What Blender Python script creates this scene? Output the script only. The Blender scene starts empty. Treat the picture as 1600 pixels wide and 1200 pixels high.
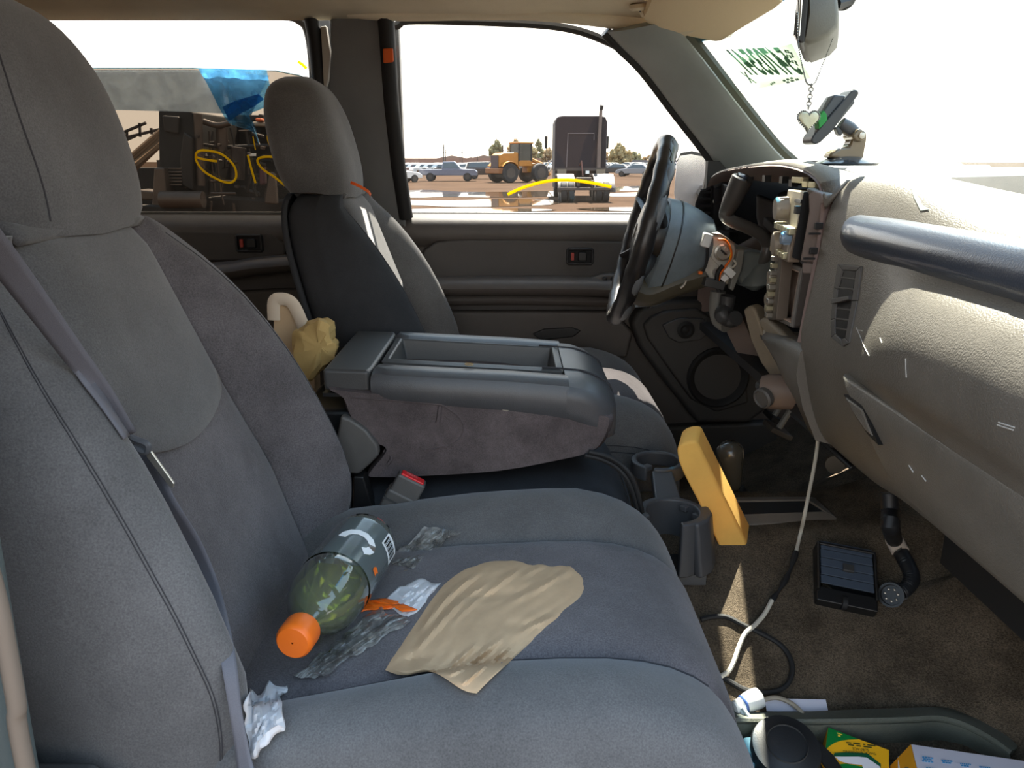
import bpy, bmesh, math, random
from mathutils import Vector, Matrix, noise
from mathutils.bvhtree import BVHTree
random.seed(7)
SC = bpy.context.scene
COL = SC.collection
R = math.radians
H = 1.8                      # eye height above the yard; all lengths below are given relative to eye height
# ------------------------------------------------------------------ camera, sky, sun, exposure
cam_d = bpy.data.cameras.new('camera'); cam = bpy.data.objects.new('camera', cam_d); COL.objects.link(cam)
PITCH = 16.2; FPX = 1200.0
cam.location = (0, 0, H); cam.rotation_euler = (R(90 - PITCH), 0, 0)
cam_d.sensor_width = 36.0; cam_d.lens = 36.0 * FPX / 1600.0; cam_d.clip_start = 0.02; cam_d.clip_end = 2000
SC.camera = cam
SC.view_settings.view_transform = 'Standard'; SC.view_settings.look = 'None'
SC.view_settings.gamma = 1.0; SC.view_settings.use_curve_mapping = False
SC.view_settings.exposure = 0.35
def lin(c):
    return tuple(((v / 255.0) / 12.92 if v / 255.0 <= 0.04045 else ((v / 255.0 + 0.055) / 1.055) ** 2.4) for v in c)
world = bpy.data.worlds.new('hazy_sky'); SC.world = world; world.use_nodes = True
wn = world.node_tree.nodes; wl = world.node_tree.links
bg = wn['Background']
tc = wn.new('ShaderNodeTexCoord'); sx = wn.new('ShaderNodeSeparateXYZ'); rp = wn.new('ShaderNodeValToRGB')
wl.new(tc.outputs['Generated'], sx.inputs[0]); wl.new(sx.outputs['Z'], rp.inputs[0]); wl.new(rp.outputs[0], bg.inputs[0])
rp.color_ramp.elements[0].position = 0.0; rp.color_ramp.elements[0].color = (1.0, 0.93, 0.84, 1)
rp.color_ramp.elements[1].position = 1.0; rp.color_ramp.elements[1].color = (0.40, 0.64, 1.0, 1)
e = rp.color_ramp.elements.new(0.25); e.color = (1.0, 0.98, 0.95, 1)
e = rp.color_ramp.elements.new(0.45); e.color = (0.58, 0.79, 1.0, 1)
bg.inputs[1].default_value = 2.3
SUN_DIR = Vector((0.11, 0.54, 0.84)).normalized()       # towards the sun
sun_d = bpy.data.lights.new('sun', 'SUN'); sun = bpy.data.objects.new('sun', sun_d); COL.objects.link(sun)
sun_d.energy = 26.0; sun_d.angle = R(0.6); sun_d.color = (1.0, 0.93, 0.82)
sun.rotation_euler = SUN_DIR.to_track_quat('Z', 'Y').to_euler(); sun.location = (4, 12, 16)

# ------------------------------------------------------------------ pixel <-> world help
CP, SP = math.cos(R(PITCH)), math.sin(R(PITCH))
def ray(px, py):
    u = (px - 800.0) / FPX; v = -(py - 600.0) / FPX
    return Vector((u, CP + v * SP, -SP + v * CP))
def W(px, py, x=None, y=None, z=None):
    d = ray(px, py)
    t = x / d.x if x is not None else (y / d.y if y is not None else z / d.z)
    return d * t
def proj(p):
    p = Vector(p); dep = p.y * CP - p.z * SP; up = p.y * SP + p.z * CP
    return (800 + FPX * p.x / dep, 600 - FPX * up / dep)
# ------------------------------------------------------------------ curves
def cat(pts, n=8, closed=False):
    P = [Vector(p) for p in pts]; out = []; m = len(P)
    rng = range(m if closed else m - 1)
    for i in rng:
        if closed: a, b, c, d = P[(i - 1) % m], P[i], P[(i + 1) % m], P[(i + 2) % m]
        else: a, b, c, d = P[max(i - 1, 0)], P[i], P[i + 1], P[min(i + 2, m - 1)]
        for k in range(n):
            t = k / n
            out.append(0.5 * ((2 * b) + (c - a) * t + (2 * a - 5 * b + 4 * c - d) * t * t + (3 * b - a - 3 * c + d) * t ** 3))
    if not closed: out.append(P[-1].copy())
    return out
def lerp_tab(tab, x):
    if x <= tab[0][0]: return tab[0][1]
    for (a, fa), (b, fb) in zip(tab, tab[1:]):
        if x <= b: return fa + (fb - fa) * (x - a) / (b - a)
    return tab[-1][1]
def smooth_tab(tab):                       # smooth interpolation of a table
    P = cat([(a, b, 0) for a, b in tab], 10)
    T = [(p.x, p.y) for p in P]
    return lambda x: lerp_tab(T, x)
# ------------------------------------------------------------------ mesh builder
class MB:
    def __init__(s): s.v = []; s.f = []
    def add(s, vs, fs):
        o = len(s.v); s.v += [Vector(v) for v in vs]; s.f += [tuple(i + o for i in f) for f in fs]; return s
    def box(s, c, size, rot=None):
        c = Vector(c); hx, hy, hz = size[0] / 2, size[1] / 2, size[2] / 2
        vs = [Vector((a * hx, b * hy, d * hz)) for a in (-1, 1) for b in (-1, 1) for d in (-1, 1)]
        if rot is not None: vs = [rot @ v for v in vs]
        return s.add([v + c for v in vs], [(0, 1, 3, 2), (4, 6, 7, 5), (0, 4, 5, 1), (2, 3, 7, 6), (0, 2, 6, 4), (1, 5, 7, 3)])
    def hexa(s, a, b):                     # two quads (same order) joined to a solid
        n = len(a)
        return s.add(list(a) + list(b), [tuple(range(n - 1, -1, -1)), tuple(range(n, 2 * n))] + [(i, (i + 1) % n, n + (i + 1) % n, n + i) for i in range(n)])
    def prism(s, poly, vec):
        a = [Vector(p) for p in poly]; vec = Vector(vec)
        return s.hexa(a, [p + vec for p in a])
    def loft(s, rings, cap=True, closed=True, loop=False):
        n = len(rings[0]); vs = [v for r in rings for v in r]; fs = []
        m = len(rings)
        for i in range(m if loop else m - 1):
            i2 = (i + 1) % m
            for j in range(n if closed else n - 1):
                j2 = (j + 1) % n
                fs.append((i * n + j, i * n + j2, i2 * n + j2, i2 * n + j))
        if cap and not loop:
            fs.append(tuple(range(n - 1, -1, -1))); fs.append(tuple(range((m - 1) * n, m * n)))
        return s.add(vs, fs)
    def tube(s, pts, r, seg=8, closed=False, flat=None, up=None):
        P = [Vector(p) for p in pts]; m = len(P); rings = []
        nrm = None
        for i, p in enumerate(P):
            a = P[(i - 1) % m] if closed or i > 0 else P[i]; b = P[(i + 1) % m] if closed or i < m - 1 else P[i]
            t = (b - a)
            if t.length < 1e-9: t = Vector((0, 0, 1))
            t.normalize()
            if up is not None:
                u = Vector(up[i]) if isinstance(up, list) else Vector(up); nrm = u - t * u.dot(t)
            elif nrm is None:
                u = Vector((0, 0, 1)) if abs(t.z) < 0.9 else Vector((1, 0, 0)); nrm = u - t * u.dot(t)
            else: nrm = nrm - t * nrm.dot(t)
            nrm.normalize(); bn = t.cross(nrm)
            rr = r[i] if isinstance(r, (list, tuple)) else r
            rb = rr if flat is None else flat
            rings.append([p + nrm * (rr * math.cos(2 * math.pi * k / seg)) + bn * (rb * math.sin(2 * math.pi * k / seg)) for k in range(seg)])
        return s.loft(rings, loop=closed)
    def band(s, pts, w, th, across):       # flat strap: across = direction(s) of its width
        P = [Vector(p) for p in pts]; rings = []
        for i, p in enumerate(P):
            t = (P[min(i + 1, len(P) - 1)] - P[max(i - 1, 0)]).normalized()
            a = Vector(across[i]) if isinstance(across, list) else Vector(across)
            a = (a - t * a.dot(t)).normalized(); n = t.cross(a)
            ww = w[i] if isinstance(w, (list, tuple)) else w
            rings.append([p - a * ww / 2 - n * th / 2, p + a * ww / 2 - n * th / 2, p + a * ww / 2 + n * th / 2, p - a * ww / 2 + n * th / 2])
        return s.loft(rings)
    def lathe(s, prof, base, axis, seg=20, cap=True):   # prof: (radius, distance along axis)
        base = Vector(base); ax = Vector(axis).normalized()
        u = ax.orthogonal().normalized(); w = ax.cross(u)
        rings = [[base + ax * d + (u * math.cos(2 * math.pi * k / seg) + w * math.sin(2 * math.pi * k / seg)) * max(r, 1e-4) for k in range(seg)] for r, d in prof]
        return s.loft(rings, cap=cap)
    def grid(s, rows):
        return s.loft(rows, cap=False, closed=False)
    def ball(s, c, r, seg=12, ring=8, sc=(1, 1, 1), jit=0):
        c = Vector(c); rings = []
        for i in range(ring + 1):
            a = math.pi * i / ring; rr = max(math.sin(a), 1e-3)
            rings.append([])
            for k in range(seg):
                b = 2 * math.pi * k / seg; d = Vector((rr * math.cos(b), rr * math.sin(b), -math.cos(a)))
                j = 1 + (noise.noise(d * 2.3 + c * 3.1) * jit if jit else 0)
                rings[-1].append(c + Vector((d.x * sc[0], d.y * sc[1], d.z * sc[2])) * r * j)
        return s.loft(rings)
GEO = {}; ORG = {}
def setp(o, label=None, cat_=None, group=None, kind=None):
    if label: o['label'] = label
    if cat_: o['category'] = cat_
    if group: o['group'] = group
    if kind: o['kind'] = kind
    return o
def thing(name, label, cat_, loc=(0, 0, 0), group=None, rotz=0, local=False, kind=None):
    o = bpy.data.objects.new(name, None); COL.objects.link(o); o.empty_display_size = 0.05
    loc = Vector(loc); o.location = loc + Vector((0, 0, H)); o.rotation_euler = (0, 0, rotz)
    ORG[o.name] = Vector((0, 0, 0)) if local else loc
    return setp(o, label, cat_, group, kind)
def obj(name, mb, m, parent=None, label=None, cat_=None, group=None, kind=None, smooth=38, bevel=0, bseg=2, sub=0, solid=0, rec=True):
    if parent is not None: org = ORG[parent.name]
    else:
        lo = Vector((min(v.x for v in mb.v), min(v.y for v in mb.v), min(v.z for v in mb.v)))
        hi = Vector((max(v.x for v in mb.v), max(v.y for v in mb.v), max(v.z for v in mb.v)))
        org = Vector(((lo.x + hi.x) / 2, (lo.y + hi.y) / 2, lo.z))
    me = bpy.data.meshes.new(name)
    me.from_pydata([v - org for v in mb.v], [], mb.f); me.update()
    bm = bmesh.new(); bm.from_mesh(me); bmesh.ops.recalc_face_normals(bm, faces=bm.faces); bm.to_mesh(me); bm.free()
    if m is not None: me.materials.append(m)
    o = bpy.data.objects.new(name, me); COL.objects.link(o)
    if parent is not None: o.parent = parent
    else: o.location = org + Vector((0, 0, H))
    ORG[o.name] = org
    if smooth:
        me.polygons.foreach_set('use_smooth', [True] * len(me.polygons))
        if not bevel and not sub: me.set_sharp_from_angle(angle=R(smooth))
    if solid:
        s = o.modifiers.new('thickness', 'SOLIDIFY'); s.thickness = solid; s.offset = 0
    if bevel:
        b = o.modifiers.new('edges', 'BEVEL'); b.width = bevel; b.segments = bseg; b.limit_method = 'ANGLE'; b.angle_limit = R(35); b.harden_normals = True
    if sub:
        s = o.modifiers.new('smoothing', 'SUBSURF'); s.levels = sub; s.render_levels = sub
    if rec: GEO[o.name] = ([v.copy() for v in mb.v], list(mb.f))
    return setp(o, label, cat_, group, kind)
def surf(objs):
    vs = []; fs = []
    for o in objs:
        v, f = GEO[o.name]; k = len(vs); vs += v; fs += [tuple(i + k for i in q) for q in f]
    return BVHTree.FromPolygons(vs, fs)
def hit(tree, px, py, lift=0.0):
    d = ray(px, py); ln = d.length
    loc, nrm, idx, dist = tree.ray_cast(Vector((0, 0, 0)), d / ln)
    if loc is None: return None
    return loc - d / ln * lift
def glyphs(cu, m, name):                  # lettering as a plain mesh
    tmp = bpy.data.objects.new('tmp_text', cu); COL.objects.link(tmp)
    bpy.context.view_layer.update()
    dg = bpy.context.evaluated_depsgraph_get()
    me = bpy.data.meshes.new_from_object(tmp.evaluated_get(dg)); me.name = name
    bpy.data.objects.remove(tmp); bpy.data.curves.remove(cu)
    me.materials.clear(); me.materials.append(m)
    o = bpy.data.objects.new(name, me); COL.objects.link(o)
    return o
def text_fit(body, m, parent, a, b, up, name='lettering', ratio=1.0):   # lettering stretched between two points of a baseline
    cu = bpy.data.curves.new(name, 'FONT'); cu.body = body; cu.size = 1.0
    o = glyphs(cu, m, name)
    w = max(v.co.x for v in o.data.vertices)
    a = Vector(a); r = (Vector(b) - a); k = r.length / w; r = r.normalized(); u = Vector(up); u = (u - r * u.dot(r)).normalized(); n = r.cross(u)
    p = a - ORG[parent.name]; o.parent = parent; kh = k * ratio
    o.matrix_local = Matrix(((r.x * k, u.x * kh, n.x * k, p.x), (r.y * k, u.y * kh, n.y * k, p.y), (r.z * k, u.z * kh, n.z * k, p.z), (0, 0, 0, 1)))
    return o
def text(body, size, m, parent, origin, right, up, name='lettering', depth=0.0, align='LEFT', sx_=1.0):
    cu = bpy.data.curves.new(name, 'FONT'); cu.body = body; cu.size = size; cu.extrude = depth; cu.align_x = align
    o = glyphs(cu, m, name)
    r = Vector(right).normalized(); u = Vector(up); u = (u - r * u.dot(r)).normalized(); n = r.cross(u)
    org = ORG[parent.name]; p = Vector(origin) - org
    o.parent = parent
    o.matrix_local = Matrix(((r.x * sx_, u.x, n.x, p.x), (r.y * sx_, u.y, n.y, p.y), (r.z * sx_, u.z, n.z, p.z), (0, 0, 0, 1)))
    ORG[o.name] = org
    return o
# ------------------------------------------------------------------ materials
MATS = {}
def mat(name, rgb, rough=0.6, metal=0.0, bump=0.0, bscale=300.0, var=0.0, vscale=6.0, spec=0.5, sheen=0.0, speck=0.0, spscale=900.0, rgb2=None, coat=0.0, trans=None, bdist=0.001):
    m = bpy.data.materials.new(name); m.use_nodes = True; n = m.node_tree.nodes; l = m.node_tree.links
    p = n['Principled BSDF']; c = lin(rgb)
    p.inputs['Roughness'].default_value = rough; p.inputs['Metallic'].default_value = metal
    p.inputs['Specular IOR Level'].default_value = spec
    p.inputs['Sheen Weight'].default_value = sheen; p.inputs['Coat Weight'].default_value = coat
    p.inputs['Base Color'].default_value = c + (1,)
    t = n.new('ShaderNodeTexCoord')
    last = None
    if var or rgb2:
        nz = n.new('ShaderNodeTexNoise'); nz.inputs['Scale'].default_value = vscale; nz.inputs['Detail'].default_value = 6; nz.inputs['Roughness'].default_value = 0.65
        l.new(t.outputs['Object'], nz.inputs['Vector'])
        r_ = n.new('ShaderNodeValToRGB'); r_.color_ramp.elements[0].position = 0.36; r_.color_ramp.elements[1].position = 0.64
        c2 = lin(rgb2) if rgb2 else tuple(min(1, v * (1 + var)) for v in c)
        c1 = c if rgb2 else tuple(v * (1 - var) for v in c)
        r_.color_ramp.elements[0].color = c1 + (1,); r_.color_ramp.elements[1].color = c2 + (1,)
        l.new(nz.outputs['Fac'], r_.inputs[0]); last = r_.outputs[0]
    if speck:
        n2 = n.new('ShaderNodeTexNoise'); n2.inputs['Scale'].default_value = spscale; n2.inputs['Detail'].default_value = 2
        l.new(t.outputs['Object'], n2.inputs['Vector'])
        mr = n.new('ShaderNodeMapRange'); mr.inputs['From Min'].default_value = 0.3; mr.inputs['From Max'].default_value = 0.7
        mr.inputs['To Min'].default_value = 1 - speck; mr.inputs['To Max'].default_value = 1 + speck
        l.new(n2.outputs['Fac'], mr.inputs['Value'])
        mx = n.new('ShaderNodeMix'); mx.data_type = 'RGBA'; mx.blend_type = 'MULTIPLY'; mx.inputs['Factor'].default_value = 1
        if last is not None: l.new(last, mx.inputs[6])
        else: mx.inputs[6].default_value = c + (1,)
        l.new(mr.outputs[0], mx.inputs[7]); last = mx.outputs[2]
    if last is not None: l.new(last, p.inputs['Base Color'])
    if bump:
        nb = n.new('ShaderNodeTexNoise'); nb.inputs['Scale'].default_value = bscale; nb.inputs['Detail'].default_value = 3
        l.new(t.outputs['Object'], nb.inputs['Vector'])
        b = n.new('ShaderNodeBump'); b.inputs['Strength'].default_value = bump; b.inputs['Distance'].default_value = bdist
        l.new(nb.outputs['Fac'], b.inputs['Height']); l.new(b.outputs[0], p.inputs['Normal'])
    if trans:
        tr = n.new('ShaderNodeBsdfTranslucent'); tr.inputs[0].default_value = c + (1,)
        mix = n.new('ShaderNodeMixShader'); mix.inputs[0].default_value = trans
        l.new(p.outputs[0], mix.inputs[1]); l.new(tr.outputs[0], mix.inputs[2]); l.new(mix.outputs[0], n['Material Output'].inputs[0])
    MATS[name] = m
    return m
def glass(name, tint=(255, 255, 255), gloss=1.0, rough=0.0, haze=0.0, hazec=(255, 255, 255), ior=1.45, hvar=0.0, hscale=8):
    m = bpy.data.materials.new(name); m.use_nodes = True; n = m.node_tree.nodes; l = m.node_tree.links
    n.remove(n['Principled BSDF'])
    tr = n.new('ShaderNodeBsdfTransparent'); tr.inputs[0].default_value = lin(tint) + (1,)
    gl = n.new('ShaderNodeBsdfGlossy'); gl.inputs['Roughness'].default_value = rough
    fr = n.new('ShaderNodeFresnel'); fr.inputs[0].default_value = ior
    mu = n.new('ShaderNodeMath'); mu.operation = 'MULTIPLY'; mu.inputs[1].default_value = gloss; l.new(fr.outputs[0], mu.inputs[0])
    base = tr.outputs[0]
    if haze:
        df = n.new('ShaderNodeBsdfTranslucent'); df.inputs[0].default_value = lin(hazec) + (1,)
        d2 = n.new('ShaderNodeBsdfDiffuse'); d2.inputs[0].default_value = lin(hazec) + (1,)
        m3 = n.new('ShaderNodeMixShader'); m3.inputs[0].default_value = 0.5; l.new(df.outputs[0], m3.inputs[1]); l.new(d2.outputs[0], m3.inputs[2])
        m2 = n.new('ShaderNodeMixShader'); m2.inputs[0].default_value = haze
        if hvar:
            t = n.new('ShaderNodeTexCoord'); nz = n.new('ShaderNodeTexNoise'); nz.inputs['Scale'].default_value = hscale; nz.inputs['Detail'].default_value = 8
            l.new(t.outputs['Object'], nz.inputs['Vector'])
            mr = n.new('ShaderNodeMapRange'); mr.inputs['From Min'].default_value = .35; mr.inputs['From Max'].default_value = .7
            mr.inputs['To Min'].default_value = haze * (1 - hvar); mr.inputs['To Max'].default_value = haze * (1 + hvar)
            l.new(nz.outputs['Fac'], mr.inputs['Value']); l.new(mr.outputs[0], m2.inputs[0])
        l.new(tr.outputs[0], m2.inputs[1]); l.new(m3.outputs[0], m2.inputs[2]); base = m2.outputs[0]
    mx = n.new('ShaderNodeMixShader'); l.new(mu.outputs[0], mx.inputs[0]); l.new(base, mx.inputs[1]); l.new(gl.outputs[0], mx.inputs[2])
    l.new(mx.outputs[0], n['Material Output'].inputs[0])
    MATS[name] = m
    return m
FAB = mat('seat_velour', (95, 94, 94), 0.92, bump=0.35, bscale=900, var=0.16, vscale=7, sheen=0.25, speck=0.20, spscale=560, spec=0.15)
FAB2 = mat('seat_ribbed_cloth', (95, 91, 93), 0.95, bump=0.5, bscale=700, var=0.2, vscale=9, sheen=0.2, speck=0.26, spscale=560, spec=0.1)
FABS = mat('dark_and_shaded_seat_cloth', (52, 53, 56), 0.9, bump=0.2, bscale=900, var=0.15, vscale=8, spec=0.2, speck=0.12)
SEAM = mat('seam_thread', (56, 55, 58), 0.9)
PLD = mat('dark_grey_plastic', (62, 62, 62), 0.45, bump=0.25, bscale=900, var=0.1, vscale=10)
PLG = mat('charcoal_plastic', (84, 82, 80), 0.5, bump=0.3, bscale=900, var=0.12, vscale=8)
PLB = mat('black_plastic', (28, 28, 29), 0.4, bump=0.1, bscale=600)
RUB = mat('black_rubber', (22, 22, 23), 0.7)
DASH = mat('dash_vinyl', (106, 101, 93), 0.40, spec=0.8, bump=0.5, bscale=520, var=0.1, vscale=12, bdist=0.0015)
DOORM = mat('door_vinyl', (80, 74, 70), 0.5, bump=0.35, bscale=700, var=0.08, vscale=6)
DOOR2 = mat('door_insert_vinyl', (68, 64, 62), 0.55, bump=0.3, bscale=700, var=0.08, vscale=6)
LEA = mat('armrest_vinyl', (72, 72, 74), 0.38, bump=0.3, bscale=800, var=0.1, vscale=8)
HEADL = mat('headliner_cloth', (222, 208, 182), 0.95, bump=0.25, bscale=900, var=0.05, vscale=5, speck=0.06, spec=0.1)
CARP = mat('cab_carpet', (86, 76, 64), 1.0, bump=0.9, bscale=600, var=0.3, vscale=14, speck=0.4, spscale=380, spec=0.05, bdist=0.003)
METAL = mat('bare_metal', (200, 198, 190), 0.35, metal=0.9, bump=0.15, bscale=200, var=0.15)
CHROME = mat('chrome', (235, 235, 235), 0.12, metal=1.0)
WHITEP = mat('white_plastic', (225, 225, 222), 0.4)
PILLAR = mat('pillar_plastic', (98, 99, 99), 0.5, bump=0.3, bscale=900, var=0.06)
SEAL = mat('black_door_seal', (20, 19, 20), 0.6)
ORANGE = mat('orange_plastic', (236, 112, 28), 0.4)
ORANGET = mat('orange_tape', (240, 110, 40), 0.55, trans=0.3)
PAPER = mat('kraft_paper', (194, 164, 130), 0.85, bump=0.25, bscale=60, var=0.07, vscale=18, spec=0.2)
TISSUE = mat('white_tissue', (238, 238, 240), 0.95, bump=0.3, bscale=120, trans=0.3)
WEB = mat('belt_webbing', (100, 100, 107), 0.75, bump=0.3, bscale=1500, speck=0.1, spscale=1500)
CABLEW = mat('dirty_white_cable', (196, 190, 176), 0.5)
FOAM = mat('yellow_foam', (250, 200, 104), 0.8, bump=0.3, bscale=220, var=0.06, vscale=15, trans=0.25)
RED = mat('red_plastic', (205, 30, 36), 0.35)
GREYM = mat('painted_steel', (120, 118, 112), 0.5, var=0.1)
YELM = mat('yellow_marker_paint', (252, 226, 40), 0.5, trans=0.7)
APIL = mat('windshield_lit_pillar_plastic', (146, 152, 150), 0.5, bump=0.3, bscale=900, var=0.06)  # paler copy of the pillar plastic: windshield light put into the colour
WGLASS = glass('clear_window_glass', (250, 250, 248), 0.6, haze=0.004, hazec=(255, 240, 225))
TGLASS = glass('tinted_window_glass', (184, 177, 168), 0.9, haze=0.005, hazec=(210, 205, 200), hvar=.6, hscale=6)
DGLASS = glass('dusty_windshield_glass', (244, 250, 246), 0.5, haze=0.045, hazec=(255, 253, 245), hvar=.4, hscale=5)
BAND = glass('blue_shade_band', (90, 190, 245), 0.5)
# ------------------------------------------------------------------ seats
def make_seat(dx, yc, mirror, label, hr_dy=0.0):
    S = thing('bucket_seat', label, 'seat', (dx - 0.02, yc, -0.86))
    sg = -1 if mirror else 1
    def P(x, d, z): return Vector((x + dx, yc + sg * d, z))
    xb = smooth_tab([(-.60, -.28), (-.54, -.258), (-.47, -.248), (-.40, -.265), (-.33, -.292), (-.26, -.325), (-.19, -.368), (-.13, -.415), (-.085, -.462), (-.062, -.505)])
    def xc(z): return -.30 - .343 * (z + .57)
    xk = smooth_tab([(-.62, -.43), (-.57, -.44), (-.3, -.51), (-.1, -.562), (-.05, -.56)])
    zs = [-.60, -.57, -.54, -.50, -.46, -.42, -.38, -.34, -.30, -.26, -.22, -.18, -.15, -.125, -.105, -.09, -.08, -.072, -.067]
    def width(z): return lerp_tab([(-.6, .285), (-.32, .286), (-.24, .280), (-.18, .266), (-.14, .248), (-.11, .226), (-.09, .203), (-.075, .176), (-.067, .150)], z)
    def seam(z): return lerp_tab([(-.6, .17), (-.42, .185), (-.28, .15), (-.16, .13), (-.067, .115)], z)
    for sd, nm in ((-1, 'near'), (1, 'far')):
        rings = []
        for z in zs:
            w = width(z); s = min(seam(z), w - .035); c = xc(z); b = max(xb(z) - c, .012); k = xk(z)
            if z > -.10: k = k + (z + .10) * .5
            pts = [(s, c - .008), (s + .006, c + .10 * b), (s + (w - s) * .28, c + .62 * b), (s + (w - s) * .52, c + b), (s + (w - s) * .76, c + .88 * b), (w - .006, c + .38 * b), (w, c - .03), (w - .004, k + .05), (w - .03, k), (s, k), (s - .03, k + .01), (s - .03, c - .03)]
            rings.append([P(p.y, sd * p.x, z) for p in cat([(a, q, 0) for a, q in pts], 4, True)])
        BB = obj('backrest_bolster', MB().loft(rings), (FAB2 if not mirror else FABS) if sd > 0 else FAB, S)  # far seat's inboard bolster darker: cab shade put into its cloth colour
        # stitched side seam of the bolster
        for off in (0, .22):
            line = [r[13 if sd > 0 else 17].lerp(r[14 if sd > 0 else 18], off) for r in rings[1:-3]]
            obj('stitch_line', MB().tube(cat(line, 3), .0006, 5), SEAM, S)
    # upper centre panel and the ribbed insert below it
    def centre(z0, z1, crown, m, nm, cut):
        zz = [z0 + (z1 - z0) * i / 12 for i in range(13)]; rows = []
        for z in zz:
            s = seam(z) + .004; row = []
            for j in range(17):
                q = -1 + 2 * j / 16
                zq = z + cut * (1 - q * q) * (1 - (z - z0) / (z1 - z0)) if cut else z
                x = xc(zq) + crown * (1 - q ** 6) - .006 * (abs(q) ** 8)
                if zq > -.11: x -= (zq + .11) ** 2 * 12
                row.append(P(x, q * s, zq))
            rows.append(row)
        top = rows[-1]
        return obj(nm, MB().grid(rows), m, S, solid=.012)
    centre(-.60, -.252, .008, FAB2, 'lower_back_insert', 0)
    centre(-.27, -.066, .014, FAB, 'upper_back_panel', -.042)
    # back shell closing the rear
    rows = [[P(xk(z) - .004 - .02 * (1 - (q / 8) ** 2), (q / 8) * (width(z) - .012), z) for q in range(-8, 9)] for z in zs]
    obj('back_shell', MB().grid(rows), FABS, S, solid=.01)
    # rounded crown between the bolsters under the headrest
    rows = []
    for i in range(8):
        a = i / 7
        x0 = xc(-.07) + .012; x1 = xk(-.06)
        rows.append([P(x0 + (x1 - x0) * a, q * .0155 * (1 - .1 * a), -.072 + .018 * math.sin(math.pi * a) ** .7) for q in range(-8, 9)])
    obj('back_crown', MB().grid(rows), FAB, S, solid=.012)
    # headrest
    hx = smooth_tab([(0, .80), (.06, .90), (.25, 1), (.6, .97), (.8, .86), (.92, .68), (1, .34)])
    hy = smooth_tab([(0, .93), (.06, .99), (.3, 1.02), (.5, 1), (.7, .90), (.85, .72), (.95, .48), (1, .16)])
    rings = []
    for i in range(25):
        h = i / 24; h2 = 1 - (1 - h) ** 1.5
        z = -.068 + .238 * h2; ring = []
        for k in range(40):
            a = 2 * math.pi * k / 40; ca, sa = math.cos(a), math.sin(a)
            n_ = 3.4
            rr = (abs(ca) ** n_ + abs(sa) ** n_) ** (-1 / n_)
            x = -.530 + .078 * hx(h2) * rr * ca - .035 * h2
            ring.append(P(x + .012 * (1 - h2), .145 * hy(h2) * rr * sa + hr_dy, z + .006 * abs(sa) * (1 - h2) - .010 * max(ca, 0) * (1 - h2)))
        rings.append(ring)
    hb = MB().loft(rings); H_ = obj('headrest', hb, FAB, S)
    for sd in (-1,):
        ln = []
        for i in range(1, 23):
            r_ = rings[i]; ln.append(r_[4 if sd > 0 else 36])
        obj('stitch_line', MB().tube(ln, .0011, 5), SEAM, H_)
    for sd in (-1, 1):
        obj('headrest_post', MB().tube([P(-.52, sd * .07 + hr_dy, -.09), P(-.525, sd * .07 + hr_dy, -.03)], .007, 8), CHROME, S)
    # cushion
    zc = smooth_tab([(-.36, -.560), (-.28, -.552), (-.16, -.534), (-.06, -.519), (.05, -.511), (.13, -.513), (.185, -.528), (.222, -.556), (.245, -.60), (.254, -.66), (.252, -.75)])
    xs = [-.36, -.30, -.24, -.18, -.12, -.06, 0, .05, .10, .14, .17, .195, .212, .225, .235, .243, .249, .253]
    for sd in (-1, 1):
        rings = []
        for x in xs:
            z = zc(x); b = .032 * (1 if x < .1 else max(.35, 1 - (x - .1) * 5)); t = max((x - .10) / .153, 0)
            wo = .292 - .055 * t ** 3
            s = .120 + .03 * max(0, (-x) / .3)
            if sd < 0: s += .02
            pts = [(s, z - .008), (s + .01, z + .15 * b), (s + (wo - s) * .3, z + .8 * b), (s + (wo - s) * .55, z + b), (s + (wo - s) * .8, z + .55 * b), (wo - .008, z - .022), (wo, z - .06), (wo, z - .10 - .5 * (1 - t) * .0)]
            low = min(-.75, z - .06)
            pts = [(a, q) for a, q in pts if q > low + .02] + [(wo, low + .01), (wo - .02, low), (s, low), (s, z - .04)]
            while len(pts) < 12: pts.insert(-3, ((wo), low + .012))
            rings.append([P(x, sd * p.x, max(p.y, -.77)) for p in cat([(a, q, 0) for a, q in pts], 4, True)])
        obj('cushion_bolster', MB().loft(rings), FAB, S)
        for off in (0, .014):
            line = [P(x - .0 , sd * (.292 - .055 * max((x - .10) / .153, 0) ** 3 + .001), zc(x) - .05 - off) for x in xs[:-5]]
            obj('stitch_line', MB().tube(line, .0010, 5), SEAM, S)
    rows = []
    for x in xs:
        z = zc(x); s0 = .120 + .03 * max(0, -x / .3); row = []
        for j in range(21):
            q = -1 + 2 * j / 20
            s = s0 + (.02 if q < 0 else 0)
            row.append(P(x, q * (s + .002), z + .004 * (1 - q ** 8) - .010 * abs(q) ** 10))
        rows.append(row)
    obj('cushion_insert', MB().grid(rows), FAB2, S, solid=.012)
    for sd in (-1, 1):
        obj('seam_piping', MB().tube([P(x, sd * (.120 + .03 * max(0, -x / .3) + (.02 if sd < 0 else 0)), zc(x) - .003) for x in xs[1:-2]], .0022, 6), SEAM, S)
        obj('seam_piping', MB().tube([P(xc(z) - .002, sd * min(seam(z), width(z) - .035), z) for z in zs[1:-3]], .0020, 6), SEAM, S)
    # front stitched hem
    for off in (0, .012):
        line = []
        for j in range(-10, 11):
            q = j / 10; line.append(P(.2555 - .012 * abs(q) ** 6, q * .232, -.625 - off))
        obj('stitch_line', MB().tube(line, .0010, 5), SEAM, S)
    obj('cushion_base', MB().box(P(-.06, 0, -.765), (.58, .55, .04)), PLD, S, bevel=.01)
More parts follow.
